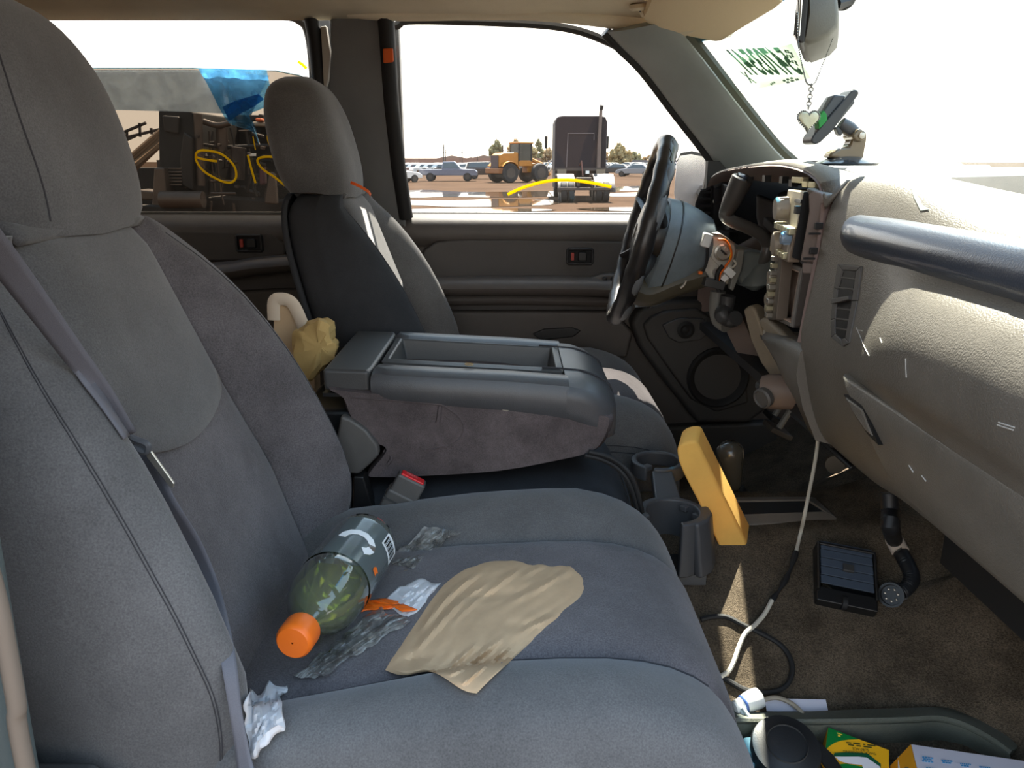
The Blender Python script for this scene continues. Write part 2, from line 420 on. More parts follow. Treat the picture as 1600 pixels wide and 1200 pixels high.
    for sd in (-1, 1):
        obj('seat_track', MB().box(P(-.05, sd * .2, -.823), (.5, .05, .078)), GREYM, S, bevel=.004)
    # recliner side shield at the base
    poly = [P(-.46, -.30, -.74), P(-.02, -.30, -.76), P(.10, -.30, -.70), P(.02, -.30, -.66), P(-.28, -.30, -.60), P(-.36, -.30, -.50), P(-.44, -.30, -.50)]
    obj('recliner_shield', MB().prism(poly, (0, -.018 * sg, 0)), PLD, S, bevel=.006)
    return S
SEAT_P = make_seat(0.0, 0.85, False, 'near grey cloth bucket seat with litter on its cushion', hr_dy=.02)
SEAT_D = make_seat(0.11, 1.77, True, 'far grey cloth bucket seat behind the steering wheel', hr_dy=.02)
# ------------------------------------------------------------------ cab shell (setting)
def st(name, mb, m, parent=None, **k):
    o = obj(name, mb, m, parent, **k)
    if parent is None: o['kind'] = 'structure'
    return o
# headliner: gently domed sheet with rolled edges
rows = []
for i in range(25):
    x = -1.75 + (0.36 + 1.75) * i / 24
    row = []
    for j in range(29):
        y = .40 + (2.0 - .40) * j / 28
        e = abs(y - 1.2) / .8
        z = .372 - .035 * e ** 8 - .010 * e ** 2
        if x > .1: z -= .05 * ((x - .1) / .3) ** 1.6 * (1 - .35 * e * e)
        row.append(Vector((x + (.055 * (1 - e * e) * max(0, (x) / .4) if x > 0 else 0), y, z)))
    rows.append(row)
CEIL = st('ceiling', MB().grid(rows), HEADL, solid=.012)
# rail of headliner that wraps over the far doors
railpts = [(-1.75, 1.985, .370), (-1.0, 1.985, .368), (-.55, 1.985, .362), (-.3, 1.985, .340), (.0, 1.985, .342), (.2, 1.978, .326), (.34, 1.962, .304), (.43, 1.925, .288), (.48, 1.86, .285)]
st('trim_1', MB().tube(cat(railpts, 6), .022, 10), HEADL)
st('trim_2', MB().tube([Vector((p.x, .43, p.z)) for p in cat(railpts, 6)], .025, 10), HEADL)
rf = MB(); rf.box((-.72, 1.2, .42), (2.17, 1.62, .012)); rf.box((-.75, 2.0, .400), (2.1, .03, .06)); rf.box((-.75, .40, .400), (2.1, .03, .06))
st('roof', rf, mat('white_body_paint', (226, 226, 224), .25, coat=.4), bevel=.004)
WBODY = MATS['white_body_paint']
# ---- floor: driver footwell, transmission hump, passenger footwell, toe board
def floor_z(x, y):
    a = abs(y - 1.34)
    hump = lerp_tab([(0, -.645), (.09, -.645), (.15, -.68), (.26, -.745), (.36, -.81), (.42, -.845), (.5, -.86)], a)
    fade = min(max((x + .1) / .35, 0), 1)
    z = -.86 + (hump + .86) * fade
    if x > .62: z = max(z, z + (x - .62) * .55 * (1 if a > .2 else .5))
    if y < .5: z = min(z, -.84)
    return z + .004 * noise.noise(Vector((x * 9, y * 9, 0)))
rows = [[Vector((x, y, floor_z(x, y))) for y in [.36 + 1.84 * j / 70 for j in range(71)]] for x in [-1.75 + 2.95 * i / 90 for i in range(91)]]
FLOOR = st('floor', MB().grid(rows), CARP, solid=.01)
TF = surf([FLOOR])
# ---- rear wall with a window
rw = MB(); rw.box((-1.74, 1.27, -.5), (.03, 1.86, .72)); rw.box((-1.74, .42, .1), (.03, .16, .5)); rw.box((-1.74, 2.06, .1), (.03, .16, .5)); rw.box((-1.74, 1.27, .32), (.03, 1.7, .06))
st('wall_rear', rw, DOORM, bevel=.01)
st('window_4', MB().box((-1.735, 1.24, .08), (.005, 1.5, .44)), TGLASS)
# ---- firewall under the dash; black blocks added for the dark shade there
fw = MB(); fw.box((1.10, 1.25, -.52), (.03, 1.9, .80)); fw.box((.82, .72, -.49), (.42, .52, .12)); fw.box((.95, .72, -.62), (.3, .50, .2))
st('wall_front', fw, RUB)
# ---- far (driver) side: front door
def door_panel(name, x0, x1, m, rear=False):
    prof = [(2.205, -.138), (2.165, -.138), (2.136, -.146), (2.116, -.158), (2.106, -.176), (2.106, -.200), (2.122, -.222), (2.128, -.232), (2.132, -.30), (2.130, -.36), (2.128, -.46), (2.132, -.60), (2.135, -.84), (2.20, -.85)]
    P = cat([(0, y, z) for y, z in prof], 4)
    xs = [x0 + (x1 - x0) * i / 6 for i in range(7)]
    rings = [[Vector((x, p.y, p.z - .004 * (x - x0))) for p in P] for x in xs]
    return st(name, MB().loft(rings), m)
D1 = door_panel('door_1', -.30, 1.02, DOORM)
D2 = door_panel('door_2', -1.45, -.33, DOORM)
def door_insert(D, pts, y, th, m, nm, bev=.008):
    return obj(nm, MB().prism([Vector((p[0], y, p[1])) for p in pts], (0, th, 0)), m, D, bevel=bev, bseg=3)
# insert panel with a rounded rear corner
ins = []
for px, py in [(652, 412), (662, 390), (682, 377), (720, 374), (800, 374), (990, 377), (1010, 440), (1000, 470), (900, 441), (690, 437), (655, 437)]:
    q = W(px, py, y=2.10); ins.append((q.x, q.z))
door_insert(D1, ins, 2.104, .03, DOOR2, 'insert_panel')
# armrest: rounded beam
def arm(D, pts, ry, rz, m, nm):
    return obj(nm, MB().tube(cat(pts, 6), ry, 14, flat=rz, up=(0, 1, 0)), m, D)
a0 = W(640, 448, y=2.10); a1 = W(920, 447, y=2.09); a2 = W(1010, 452, y=2.09)
arm(D1, [a0, W(760, 446, y=2.09), a1, a2], .055, .026, DOORM, 'armrest')
arm(D1, [W(640, 468, y=2.10), W(800, 466, y=2.10), W(985, 470, y=2.10)], .035, .018, DOORM, 'armrest_lower')
# switch pod on the armrest
sp_ = [W(915, 437, y=2.07), W(945, 428, y=2.07), W(985, 428, y=2.07), W(1010, 440, y=2.07), W(1005, 462, y=2.07), W(930, 462, y=2.07)]
pod = obj('switch_pod', MB().prism(sp_, (0, .05, 0)), DOORM, D1, bevel=.008, bseg=3)
for px in (945, 958, 971): 
    q = W(px, 437, y=2.066); obj('window_switch', MB().box(q, (.012, .012, .014)), PLB, pod, bevel=.003)
# inside release handles
def release(D, px0, py0, px1, py1, y):
    a = W(px0, py0, y=y); b = W(px1, py1, y=y); c = (a + b) / 2; w = abs(b.x - a.x); h = abs(a.z - b.z)
    bz = MB()
    for q, s in (((c.x, y, a.z), (w, .016, h * .16)), ((c.x, y, b.z), (w, .016, h * .16)), ((a.x, y, c.z), (h * .16, .016, h)), ((b.x, y, c.z), (h * .16, .016, h))): bz.box(q, s)
    z = obj('release_bezel', bz, PLB, D, bevel=.003)
    obj('release_cup', MB().box((c.x, y + .006, c.z), (w * .95, .006, h * .9)), RUB, z)
    obj('lock_slider', MB().box((c.x - w * .30, y - .001, c.z), (w * .12, .008, h * .5)), mat('dull_red_plastic', (170, 60, 50), .5) if 'dull_red_plastic' not in MATS else MATS['dull_red_plastic'], z, label='dull red lock slider')
    obj('pull_lever', MB().box((c.x + w * .10, y - .003, c.z), (w * .36, .012, h * .62)), PLB, z, bevel=.004)
release(D1, 887, 389, 925, 412, 2.098)
release(D2, 369, 368, 410, 392, 2.10)
# map pocket and pull cup low on the front door
q = [W(640, 500, y=2.10), W(690, 486, y=2.10), W(960, 486, y=2.10), W(990, 520, y=2.10), W(980, 560, y=2.10), W(640, 560, y=2.10)]
mp = obj('map_pocket', MB().prism(q, (0, .03, 0)), DOORM, D1, bevel=.01, bseg=3)
cup = [W(832, 522, y=2.094), W(850, 514, y=2.094), W(895, 512, y=2.094), W(908, 517, y=2.094), W(895, 527, y=2.094), W(845, 532, y=2.094)]
obj('pull_cup', MB().prism(cup, (0, .01, 0)), PLB, mp, bevel=.003)
# speaker pod in the footwell
def px_prism(D, pts, y, th, m, nm, bev, parent=None, **k):
    return obj(nm, MB().prism([W(a, b, y=y) for a, b in pts], (0, th, 0)), m, parent or D, bevel=bev, bseg=3, **k)
FOOT = mat('footwell_plastic', (56, 54, 52), .55, bump=.3, bscale=600)
spk = px_prism(D1, [(985, 505), (1000, 482), (1040, 470), (1100, 468), (1135, 490), (1185, 560), (1200, 640), (1170, 662), (1090, 662), (1040, 600), (1000, 545)], 2.07, .07, FOOT, 'speaker_pod', .015)
px_prism(D1, [(1005, 508), (1018, 495), (1040, 486), (1090, 482), (1115, 498), (1165, 565), (1170, 630), (1120, 645), (1080, 625), (1040, 570), (1012, 530)], 2.055, .03, FOOT, 'speaker_plate', .008, parent=spk)
px_prism(D1, [(1035, 508), (1060, 497), (1100, 498), (1112, 515), (1095, 532), (1060, 536), (1045, 528)], 2.047, .02, PLD, 'tweeter_plate', .004, parent=spk)
tw = W(1071, 515, y=2.045); obj('tweeter', MB().lathe([(.022, 0), (.024, -.006), (.016, -.010), (.010, -.006), (.004, -.010), (0.001, -.010)], tw, (0, 1, 0), 18), RUB, spk)
sc_ = W(1122, 590, y=2.05)
obj('speaker_ring', MB().lathe([(.086, .02), (.086, -.004), (.080, -.010), (.072, -.006), (.060, .012), (.030, .024), (.022, .018), (.012, .014), (.001, .013)], sc_, (0, 1, 0), 32), RUB, spk)
px_prism(D1, [(1035, 668), (1210, 660), (1240, 800), (1035, 780)], 2.09, .04, FOOT, 'kick_panel', .01)
# rear door details
ins = [W(px, py, y=2.104) for px, py in [(100, 358), (330, 360), (425, 362), (445, 380), (445, 400), (390, 408), (100, 410)]]
obj('insert_panel', MB().prism(ins, (0, .03, 0)), DOOR2, D2, bevel=.008, bseg=3)
arm(D2, [W(100, 428, y=2.09), W(330, 424, y=2.08), W(400, 416, y=2.08), W(470, 410, y=2.09)], .05, .024, DOORM, 'armrest')
obj('map_pocket', MB().prism([W(px, py, y=2.10) for px, py in [(100, 470), (300, 460), (420, 452), (500, 450), (500, 560), (100, 600)]], (0, .03, 0)), DOORM, D2, bevel=.01)
# window seals, glass
fw_out = [(628, 336), (612, 210), (611, 60), (622, 38), (650, 31), (800, 35), (880, 42), (935, 58), (985, 86), (1040, 145), (1104, 235), (1112, 300), (1108, 345)]
def win_pt(px, py):
    z0 = W(px, py, y=2.1).z; y = 2.155 - .30 * max(0, (z0 + .145)) * .62
    return W(px, py, y=y)
SEALP = [win_pt(*p) for p in fw_out]
st('trim_3', MB().tube(cat(SEALP, 6), .011, 8), SEAL)
def fan(mb, pts, th=(0, .004, 0)): return mb.prism(pts, th)
W1 = st('window_1', fan(MB(), [p + Vector((0, .006, 0)) for p in SEALP]), WGLASS)
rw_out = [(60, 335), (58, 60), (64, 30), (85, 20), (270, 17), (430, 22), (468, 30), (484, 55), (492, 130), (498, 250), (500, 335)]
RS = [win_pt(*p) for p in rw_out]
st('trim_4', MB().tube(cat(RS, 6), .013, 8), SEAL)
gl_out = [(-30, 340), (-30, 106), (300, 106), (430, 110), (465, 117), (482, 124), (490, 135), (498, 250), (500, 340)]
gp = [win_pt(*p) + Vector((0, .008, 0)) for p in gl_out]
W2 = st('window_2', fan(MB(), gp), TGLASS)
obj('glass_edge', MB().tube([win_pt(a, b) + Vector((0, .008, 0)) for a, b in gl_out[1:7]], .0018, 6), mat('glass_edge_green', (150, 190, 200), .2), W2)
# cling film remnant along the top of the rear glass
film = [win_pt(*p) + Vector((0, .003, 0)) for p in [(-20, 109), (300, 109), (345, 111), (420, 118), (404, 150), (392, 180), (360, 178), (300, 175), (200, 172), (-20, 170)]]
obj('film_strip', MB().prism(film, (0, .0012, 0)), glass('cling_film', (226, 236, 244), 1.2, rough=.12, haze=.55, hazec=(225, 235, 242), hvar=.3, hscale=25), W2)
# markings: marker paint strokes on the glass
def stroke(Wn, pts, w, nm='marker_stroke', off=-.004):
    P = cat([win_pt(*p) + Vector((0, off, 0)) for p in pts], 6)
    return obj(nm, MB().tube(P, .0015, 8, flat=w, up=(0, 1, 0)), YELM, Wn, label='yellow marker paint stroke')
stroke(W1, [(793, 304), (815, 294), (850, 284), (885, 281), (920, 285), (955, 292)], .0042)
stroke(W2, [(340, 252), (325, 250), (309, 246), (308, 239), (318, 235), (345, 240), (365, 257), (370, 275), (362, 285), (345, 282), (320, 268), (308, 252), (307, 242)], .003)
stroke(W2, [(388, 242), (393, 262), (400, 286)], .003)
stroke(W2, [(436, 246), (415, 245), (403, 250), (410, 263), (430, 277), (446, 290)], .003)
stroke(W2, [(421, 205), (420, 217), (426, 232)], .004)
stroke(W2, [(396, 213), (398, 224), (400, 234)], .0015)
st('trim_5', MB().tube([win_pt(466, 96), win_pt(473, 101), win_pt(479, 107)], .004, 6), YELM)
# door upper frames / outer skin above the belt, seen from outside only
sk = MB(); sk.box((-.4125, 2.19, .10), (.235, .03, .52)); sk.box((-1.55, 2.19, .10), (.35, .03, .52)); sk.box((-.3, 2.235, -.45), (2.7, .02, .62))
st('wall_left', sk, PLB)
# window sill felt strips
st('trim_6', MB().tube([(-.29, 2.165, -.140), (.3, 2.165, -.141), (.98, 2.165, -.143)], .005, 8), PLG)
st('trim_7', MB().tube([(-1.45, 2.165, -.138), (-.34, 2.165, -.140)], .005, 8), PLG)
# ---- far B pillar
def prismY(pts, th): return MB().prism(pts, (0, th, 0))
bp = [W(511, 8, y=1.99), W(560, 8, y=1.99), W(594, 8, y=1.99), W(600, 60, y=1.99), W(606, 150, y=2.03), W(616, 260, y=2.07), W(632, 345, y=2.10), W(700, 560, y=2.12), W(560, 600, y=2.12), W(505, 345, y=2.10), W(503, 200, y=2.05), W(513, 120, y=2.02), W(516, 80, y=2.0)]
st('trim_8', prismY(bp, .05), PILLAR, bevel=.014, bseg=3)
st('trim_9', prismY([W(500, 42, y=2.005), W(509, 40, y=2.005), W(516, 85, y=2.015), W(512, 125, y=2.03), W(505, 150, y=2.04), W(507, 100, y=2.03)], .02), mat('pale_painted_metal', (190, 186, 176), .5), bevel=.002)
hp = W(514, 80, y=2.0); 
st('trim_10', MB().tube([W(600, 12, y=1.985), W(604, 45, y=2.0), W(611, 160, y=2.045), W(622, 260, y=2.08), W(634, 340, y=2.12)], .020, 10), SEAL)
st('trim_11', MB().tube([W(486, 26, y=2.0), W(492, 60, y=2.02), W(499, 130, y=2.05), W(502, 240, y=2.09), W(504, 335, y=2.12)], .018, 10), SEAL)
# orange tape on the pillar edge
tpm = MB().hexa([W(598, 76, y=1.985), W(614, 75, y=1.985), W(615, 97, y=1.985), W(599, 99, y=1.985)], [W(598, 76, y=2.06), W(614, 75, y=2.06), W(615, 97, y=2.06), W(599, 99, y=2.06)])
setp(obj('tape_band', tpm, ORANGET, bevel=.003), 'orange tape band wrapped on the dark pillar edge', 'tape')
# ---- A pillar (driver side)
AL = [W(950, 50, y=1.97), W(972, 74, y=1.985), W(1010, 112, y=2.02), W(1060, 178, y=2.06), W(1105, 236, y=2.09), W(1130, 272, y=2.10)]
AR = [W(1046, 30, y=1.89), W(1070, 58, y=1.90), W(1102, 98, y=1.92), W(1150, 160, y=1.95), W(1205, 228, y=1.98), W(1236, 258, y=2.0)]
rings = []
for a, b in zip(cat(AL, 5), cat(AR, 5)):
    m_ = (a + b) / 2; d = (b - a); out = Vector((.55, .75, .25)).normalized() * .5
    ring = []
    for k in range(20):
        t = 2 * math.pi * k / 20
        ring.append(m_ + d * .5 * (abs(math.cos(t)) ** .8 * (1 if math.cos(t) > 0 else -1)) - Vector((.03, -.055, -.01)) * math.sin(t) * .5)
    rings.append(ring)
st('trim_12', MB().loft(rings), APIL)
st('trim_13', MB().tube([p + Vector((.012, .012, .004)) for p in cat(AR, 5)], .015, 8), mat('pillar_edge_seal', (60, 62, 48), .5))
st('trim_14', MB().tube([p + Vector((-.004, .02, .004)) for p in cat(AL, 5)], .014, 8), SEAL)
# sail panel where the mirror mounts
st('trim_15', prismY([W(1105, 236, y=2.12), W(1160, 300, y=2.12), W(1150, 345, y=2.12), W(1090, 345, y=2.12), W(1104, 270, y=2.12)], .02), PLB, bevel=.004)
# passenger side A pillar mirrored about the cab centre
rings = [[Vector((p.x, 2.62 - p.y, p.z)) for p in r] for r in rings]
st('trim_16', MB().loft(rings), APIL)
# ---- windshield
bot = cat([(.80, .53, -.07), (.98, .80, -.085), (1.06, 1.31, -.088), (.97, 1.82, -.075), (.78, 2.09, -.05)], 6)
top = cat([(.36, .66, .290), (.405, .95, .300), (.435, 1.31, .303), (.43, 1.67, .296), (.39, 1.97, .282)], 6)
def ws(i, t): return bot[i] + (top[i] - bot[i]) * t + Vector((.02, 0, .02)) * math.sin(math.pi * t)
n_ = len(bot)
W3 = st('window_3', MB().grid([[ws(i, t / 10) for i in range(n_)] for t in range(11)]), DGLASS, solid=0)
obj('shade_band', MB().grid([[ws(i, .925 + .095 * t / 2) + Vector((-.003, 0, -.003)) for i in range(n_)] for t in range(3)]), BAND, W3)
st('trim_17', MB().tube([p + Vector((-.01, 0, .005)) for p in top], .02, 8), HEADL)
# ---- near (passenger) side: B pillar trim, closed rear door, sill
e0 = [W(-40, 620, y=.50), W(0, 760, y=.50), W(38, 960, y=.50), W(75, 1200, y=.50)]
ex = e0[1].x
pil = MB().prism([(ex - .02, .50, .33), (ex - .20, .50, .33), (ex - .22, .50, -.85), (ex - .012, .50, -.85), (ex - .008, .50, -.46), (ex, .50, -.22)], (0, -.035, 0))
st('trim_18', pil, mat('grey_green_plastic', (88, 98, 98), .5, bump=.2, bscale=700), bevel=.012, bseg=3)
sl = [W(-8, 925, y=.455), W(10, 1010, y=.455), W(26, 1100, y=.455), W(40, 1200, y=.455)]
sl = [sl[0] + Vector((-.02, 0, .5)), sl[0] + Vector((-.006, 0, .12))] + sl + [sl[-1] + Vector((.0, 0, -.35))]
st('trim_19', MB().tube(cat(sl, 6), .0062, 10), mat('grey_seal', (128, 116, 104), .45))
w = MB(); w.box((-1.15, .40, -.5), (1.5, .05, .72)); w.box((-.42, .40, .1), (.03, .05, .5)); w.box((-1.7, .40, .1), (.3, .05, .5))
st('wall_right', w, DOORM, bevel=.01)
st('window_5', MB().box((-.98, .41, .08), (1.1, .005, .44)), TGLASS)
st('trim_20', MB().box((.1, .38, -.87), (1.6, .10, .06)), PLG, bevel=.012)
# ------------------------------------------------------------------ dashboard
D = thing('dashboard', 'grey vinyl dashboard with its bezel removed, below the windshield', 'dashboard', (.75, 1.25, -.45))
DASHT = DASH
# passenger half: profile lofted across the cab
def prof_pass(f):      # f: 0 = passenger recess, 1 = centre bulge
    A = [(1.02, -.088), (.86, -.076), (.70, -.058), (.60, -.054), (.53, -.060), (.492, -.072), (.462, -.112), (.430, -.134), (.413, -.160), (.406, -.190), (.409, -.234), (.424, -.262), (.440, -.33), (.452, -.372), (.48, -.390), (.58, -.42), (.80, -.43), (1.02, -.35)]
    B = [(1.02, -.088), (.86, -.074), (.70, -.052), (.60, -.030), (.53, -.016), (.488, -.030), (.466, -.075), (.460, -.13), (.452, -.20), (.446, -.25), (.448, -.275), (.452, -.29), (.470, -.36), (.492, -.415), (.52, -.440), (.60, -.46), (.80, -.44), (1.02, -.35)]
    return [(a + (c - a) * f, b + (d - b) * f) for (a, b), (c, d) in zip(A, B)]
rings = []
for y, f in [(.42, 0), (.6, 0), (.70, 0), (.77, .04), (.82, .14), (.87, .32), (.91, .52), (.95, .74), (.99, .90), (1.03, .98), (1.08, 1), (1.13, 1), (1.150, 1), (1.158, .99)]:
    pr = cat([(a, y, b) for a, b in prof_pass(f)], 3)
    rings.append(pr)
DB = obj('passenger_panel', MB().loft(rings), DASHT, D, smooth=45)
# padded grab roll, blue light put into its vinyl colour
gp = [(.505, 1.125, -.094), (.490, 1.09, -.096), (.476, 1.04, -.097), (.470, .9, -.097), (.470, .7, -.098), (.472, .42, -.099)]
gr = obj('grab_roll', MB().tube(cat(gp, 6), [.012] + [.026] * 3 + [.036] * 100, 18, flat=None) if False else MB().tube(cat(gp, 6), [min(.029, .022 + .001 * i) for i in range(31)], 18), mat('grab_roll_bluelit_vinyl', (54, 63, 78), 0.30, spec=1.0, coat=0.35, bump=0.3, bscale=520), D)
obj('roll_end_cap', MB().tube([(.470, .685, -.098), (.470, .66, -.098), (.472, .42, -.099)], .0300, 18), MATS['grab_roll_bluelit_vinyl'], gr)
# glovebox door
gb = []
for y, f in [(.42, 0), (.6, 0), (.75, 0), (.955, 0), (.972, 0)]:
    off = .0 if y < .97 else .010
    sl_ = (1.085 - y) * 0
    pts = [(.432, -.266), (.430, -.276), (.434, -.30), (.440, -.33), (.448, -.362), (.458, -.374), (.48, -.37), (.47, -.27)]
    gb.append([Vector((a - .006 + off, y + (b + .266) * 1.34 * (1 if y > .9 else 0), b)) for a, b in pts])
GBX = obj('glovebox_door', MB().loft(gb), DASHT, D, bevel=.004)
lens = [W(px, py, x=.4255) for px, py in [(1318, 616), (1330, 618), (1347, 634), (1360, 662), (1372, 695), (1355, 678), (1335, 648)]]
obj('latch_recess', MB().prism(lens, (.012, 0, 0)), PLB, GBX)
lens = [W(px, py, x=.4235) for px, py in [(1319, 620), (1330, 628), (1346, 640), (1354, 662), (1362, 682), (1350, 672), (1333, 646)]]
obj('latch_handle', MB().prism(lens, (.01, 0, 0)), DASHT, GBX, bevel=.002)
# passenger side air vent: frame, slats, tilt lever
vx = .452
TV = surf([DB])
def V(px, py, x=vx):
    q = hit(TV, px, py, .007)
    return (q if q is not None else W(px, py, x=vx)) + Vector((x - vx, 0, 0))
vo = [V(1308, 412), (V(1345, 416)), V(1338, 470), V(1326, 536), V(1316, 542), V(1298, 528), V(1297, 500), V(1302, 450)]
vi = [V(1316, 422), (V(1337, 424)), V(1330, 470), V(1320, 528), V(1314, 530), V(1304, 522), V(1304, 498), V(1308, 452)]
fr = MB()
for k in range(8):
    k2 = (k + 1) % 8
    fr.hexa([vo[k], vo[k2], vi[k2], vi[k]], [p + Vector((.014, 0, 0)) for p in (vo[k], vo[k2], vi[k2], vi[k])])
VF = obj('vent_frame', fr, PLG, D, bevel=.0015)
obj('vent_cavity', MB().prism([p + ray(*proj(p)).normalized() * .0055 for p in vi], (.006, 0, 0)), PLB, VF)
for py in (432, 448, 464, 480, 496, 511):
    xl = lerp_tab([(422, 1314), (452, 1308), (498, 1303), (525, 1305)], py); xr = lerp_tab([(424, 1337), (470, 1330), (528, 1320)], py)
    obj('vent_slat', MB().hexa([V(xl, py, vx + .001), V(xr, py + 3, vx + .001), V(xr, py + 12, vx + .008), V(xl, py + 9, vx + .008)], [V(xl, py + 2, vx + .001), V(xr, py + 5, vx + .001), V(xr, py + 14, vx + .008), V(xl, py + 11, vx + .008)]), PLG, VF)
obj('vent_lever', MB().hexa([V(1304, 467, vx - .006), V(1330, 462, vx - .004), V(1331, 468, vx - .004), V(1305, 475, vx - .006)], [V(1304, 467, vx + .004), V(1330, 462, vx + .004), V(1331, 468, vx + .004), V(1305, 475, vx + .004)]), PLG, VF, bevel=.001)
# ---- top pad behind the cluster hood
HOOD = [(.446, 1.158, -.270), (.452, 1.158, -.20), (.460, 1.160, -.12), (.462, 1.165, -.065), (.466, 1.195, -.034), (.472, 1.28, -.016), (.478, 1.42, -.007), (.484, 1.58, -.009), (.490, 1.75, -.016), (.496, 1.90, -.027), (.502, 2.0, -.043), (.508, 2.055, -.075), (.510, 2.075, -.13), (.510, 2.08, -.25), (.51, 2.08, -.40)]
HC = cat(HOOD, 6)
hm = cat(HOOD[4:12], 6)
rows = [[Vector(q) for q in ((.460, 1.156, -.066), (.488, 1.156, -.029), (.60, 1.156, -.029), (.80, 1.156, -.067), (1.03, 1.156, -.088))]]
for p in hm:
    rows.append([p, p + Vector((.03, 0, .006 if p.y < 1.9 else .004)), Vector((p.x + .12, p.y, max(p.z - .016, -.031))), Vector((.80, p.y, -.062 - .02 * max(0, (p.y - 1.6)))), Vector((1.03, min(p.y, 2.0), -.088 - .0 * max(0, (p.y - 1.6))))])
obj('top_pad', MB().grid(rows), DASHT, D, solid=.006)
# bezel opening lip (brown grey) with clip slots
LIP = mat('dusty_brown_plastic', (112, 94, 88), .6, bump=.2, bscale=300, var=.12)
rings = []
for i, p in enumerate(HC):
    c = Vector((0, 1.62, -.22)); inw = Vector((0, c.y - p.y, c.z - p.z)); inw.normalize()
    w_ = .028
    rings.append([p, p + Vector((.012, 0, 0)) + inw * .004, p + Vector((.055, 0, 0)) + inw * w_, p + Vector((.055, 0, 0)) + inw * (w_ + .004), p + Vector((.006, 0, 0)) + inw * .010, p + Vector((-.004, 0, 0)) + inw * .003])
LP = obj('opening_lip', MB().loft(rings), LIP, D)
for px, py in [(1225, 281), (1198, 279), (1171, 281), (1240, 286)]:
    q = W(px, py, x=.486)
    obj('clip_slot', MB().box(q, (.012, .016, .012)), PLB, LP)
CLIP = mat('sunlit_steel_clip', (196, 190, 160), .4, metal=.6)
for px, py, s in [(1250, 281, .05), (1262, 288, .022), (1273, 289, .026)]:
    q = W(px, py, x=.476)
    obj('trim_clip', MB().box(q, (.012, s, .010)), CLIP, LP, bevel=.002)
# ---- open cavity
DARK = mat('cavity_black_plastic', (34, 33, 34), .6)
cav = MB(); cav.box((.80, 1.62, -.26), (.02, .94, .40)); cav.box((.66, 1.62, -.43), (.30, .94, .02)); cav.box((.66, 2.09, -.22), (.30, .02, .44))
obj('cavity_wall', cav, DARK, D)
inn = mat('cavity_grey_plastic', (84, 80, 80), .6, var=.1)
obj('cluster_bracket', MB().box((.60, 1.66, -.17), (.03, .34, .02), Matrix.Rotation(R(12), 3, 'X')), inn, D, bevel=.004)
obj('cluster_bracket', MB().prism([W(a, b, y=1.86) for a, b in [(1182, 305), (1225, 320), (1222, 350), (1190, 372), (1182, 340)]], (.03, .10, 0)), inn, D, bevel=.006)
obj('duct', MB().tube([W(1150, 405, y=1.98), W(1195, 380, y=1.98), W(1228, 345, y=1.96)], .03, 10), mat('brown_duct_plastic', (96, 80, 70), .6), D)
obj('duct', MB().tube([(.68, 1.25, -.10), (.70, 1.6, -.09), (.70, 2.0, -.11)], .04, 10), inn, D)
# driver side vents: round-cornered louvre at the far end and a tall narrow one
def louvre(outline, y, m, n, nm, dx=.02):
    a = [W(px, py, y=y) for px, py in outline]; c = sum(a, Vector()) / len(a)
    f = MB(); b = [c + (p - c) * .86 for p in a]
    for k in range(len(a)):
        k2 = (k + 1) % len(a)
        f.hexa([a[k], a[k2], b[k2], b[k]], [p + Vector((.03, .015, 0)) for p in (a[k], a[k2], b[k2], b[k])])
    F = obj(nm, f, m, D, bevel=.002)
    obj('vent_cavity', MB().prism([p + Vector((.012, .012, 0)) for p in b], (.02, .01, 0)), RUB, F)
    z0 = min(p.z for p in b); z1 = max(p.z for p in b)
    for i in range(n):
        z = z0 + (z1 - z0) * (i + .6) / n
        l_ = [p for p in b]; xl = min(p.x for p in b) + .003; xr = max(p.x for p in b) - .002
        ins_ = .012 * max(0, (z - z0) / (z1 - z0) - .6)
        obj('vent_slat', MB().box(((xl + xr) / 2 + ins_, y + .008, z), (xr - xl - 2 * ins_, .016, .006), Matrix.Rotation(R(20), 3, 'X')), m, F)
    return F
PLVENT = mat('vent_black_plastic', (44, 42, 44), .45)
louvre([(1084, 352), (1086, 318), (1094, 298), (1112, 290), (1112, 352)], 1.95, PLVENT, 5, 'vent_frame')
louvre([(1115, 290), (1128, 284), (1128, 358), (1114, 360)], 1.86, PLVENT, 1, 'vent_frame')
obj('cluster_side_plate', MB().prism([W(1128, 286, y=1.86), W(1142, 292, y=1.8), W(1140, 360, y=1.8), W(1128, 360, y=1.86)], (.02, .02, 0)), DARK, D, bevel=.003)
obj('side_bezel', MB().prism([W(1078, 356, y=2.0), W(1140, 362, y=1.9), W(1140, 372, y=1.9), W(1078, 368, y=2.0)], (.03, .02, 0)), DARK, D, bevel=.004)
# ---- radio bay and centre stack
BAY = mat('bay_grey_plastic', (112, 100, 94), .55, bump=.2, bscale=300, var=.08)
bay = [W(a, b, y=1.19 - .025 * (a - 1249) / 42) for a, b in [(1262, 304), (1270, 297), (1284, 302), (1291, 325), (1284, 400), (1278, 413), (1249, 408), (1257, 365), (1263, 330)]]
obj('radio_bay_side', MB().prism(bay, (.02, .012, 0)), BAY, D, bevel=.003)
obj('radio_bay_collar', MB().hexa([W(1256, 293, y=1.2), W(1290, 303, y=1.165), W(1290, 316, y=1.165), W(1266, 312, y=1.19)], [p + Vector((.05, .012, 0)) for p in (W(1256, 293, y=1.2), W(1290, 303, y=1.165), W(1290, 316, y=1.165), W(1266, 312, y=1.19))]), DASHT, D, bevel=.004)
obj('radio_slot', MB().prism([W(a, b, y=1.205) for a, b in [(1256, 300), (1263, 306), (1264, 330), (1258, 365), (1250, 407), (1237, 402), (1247, 350)]], (.03, .008, 0)), RUB, D)
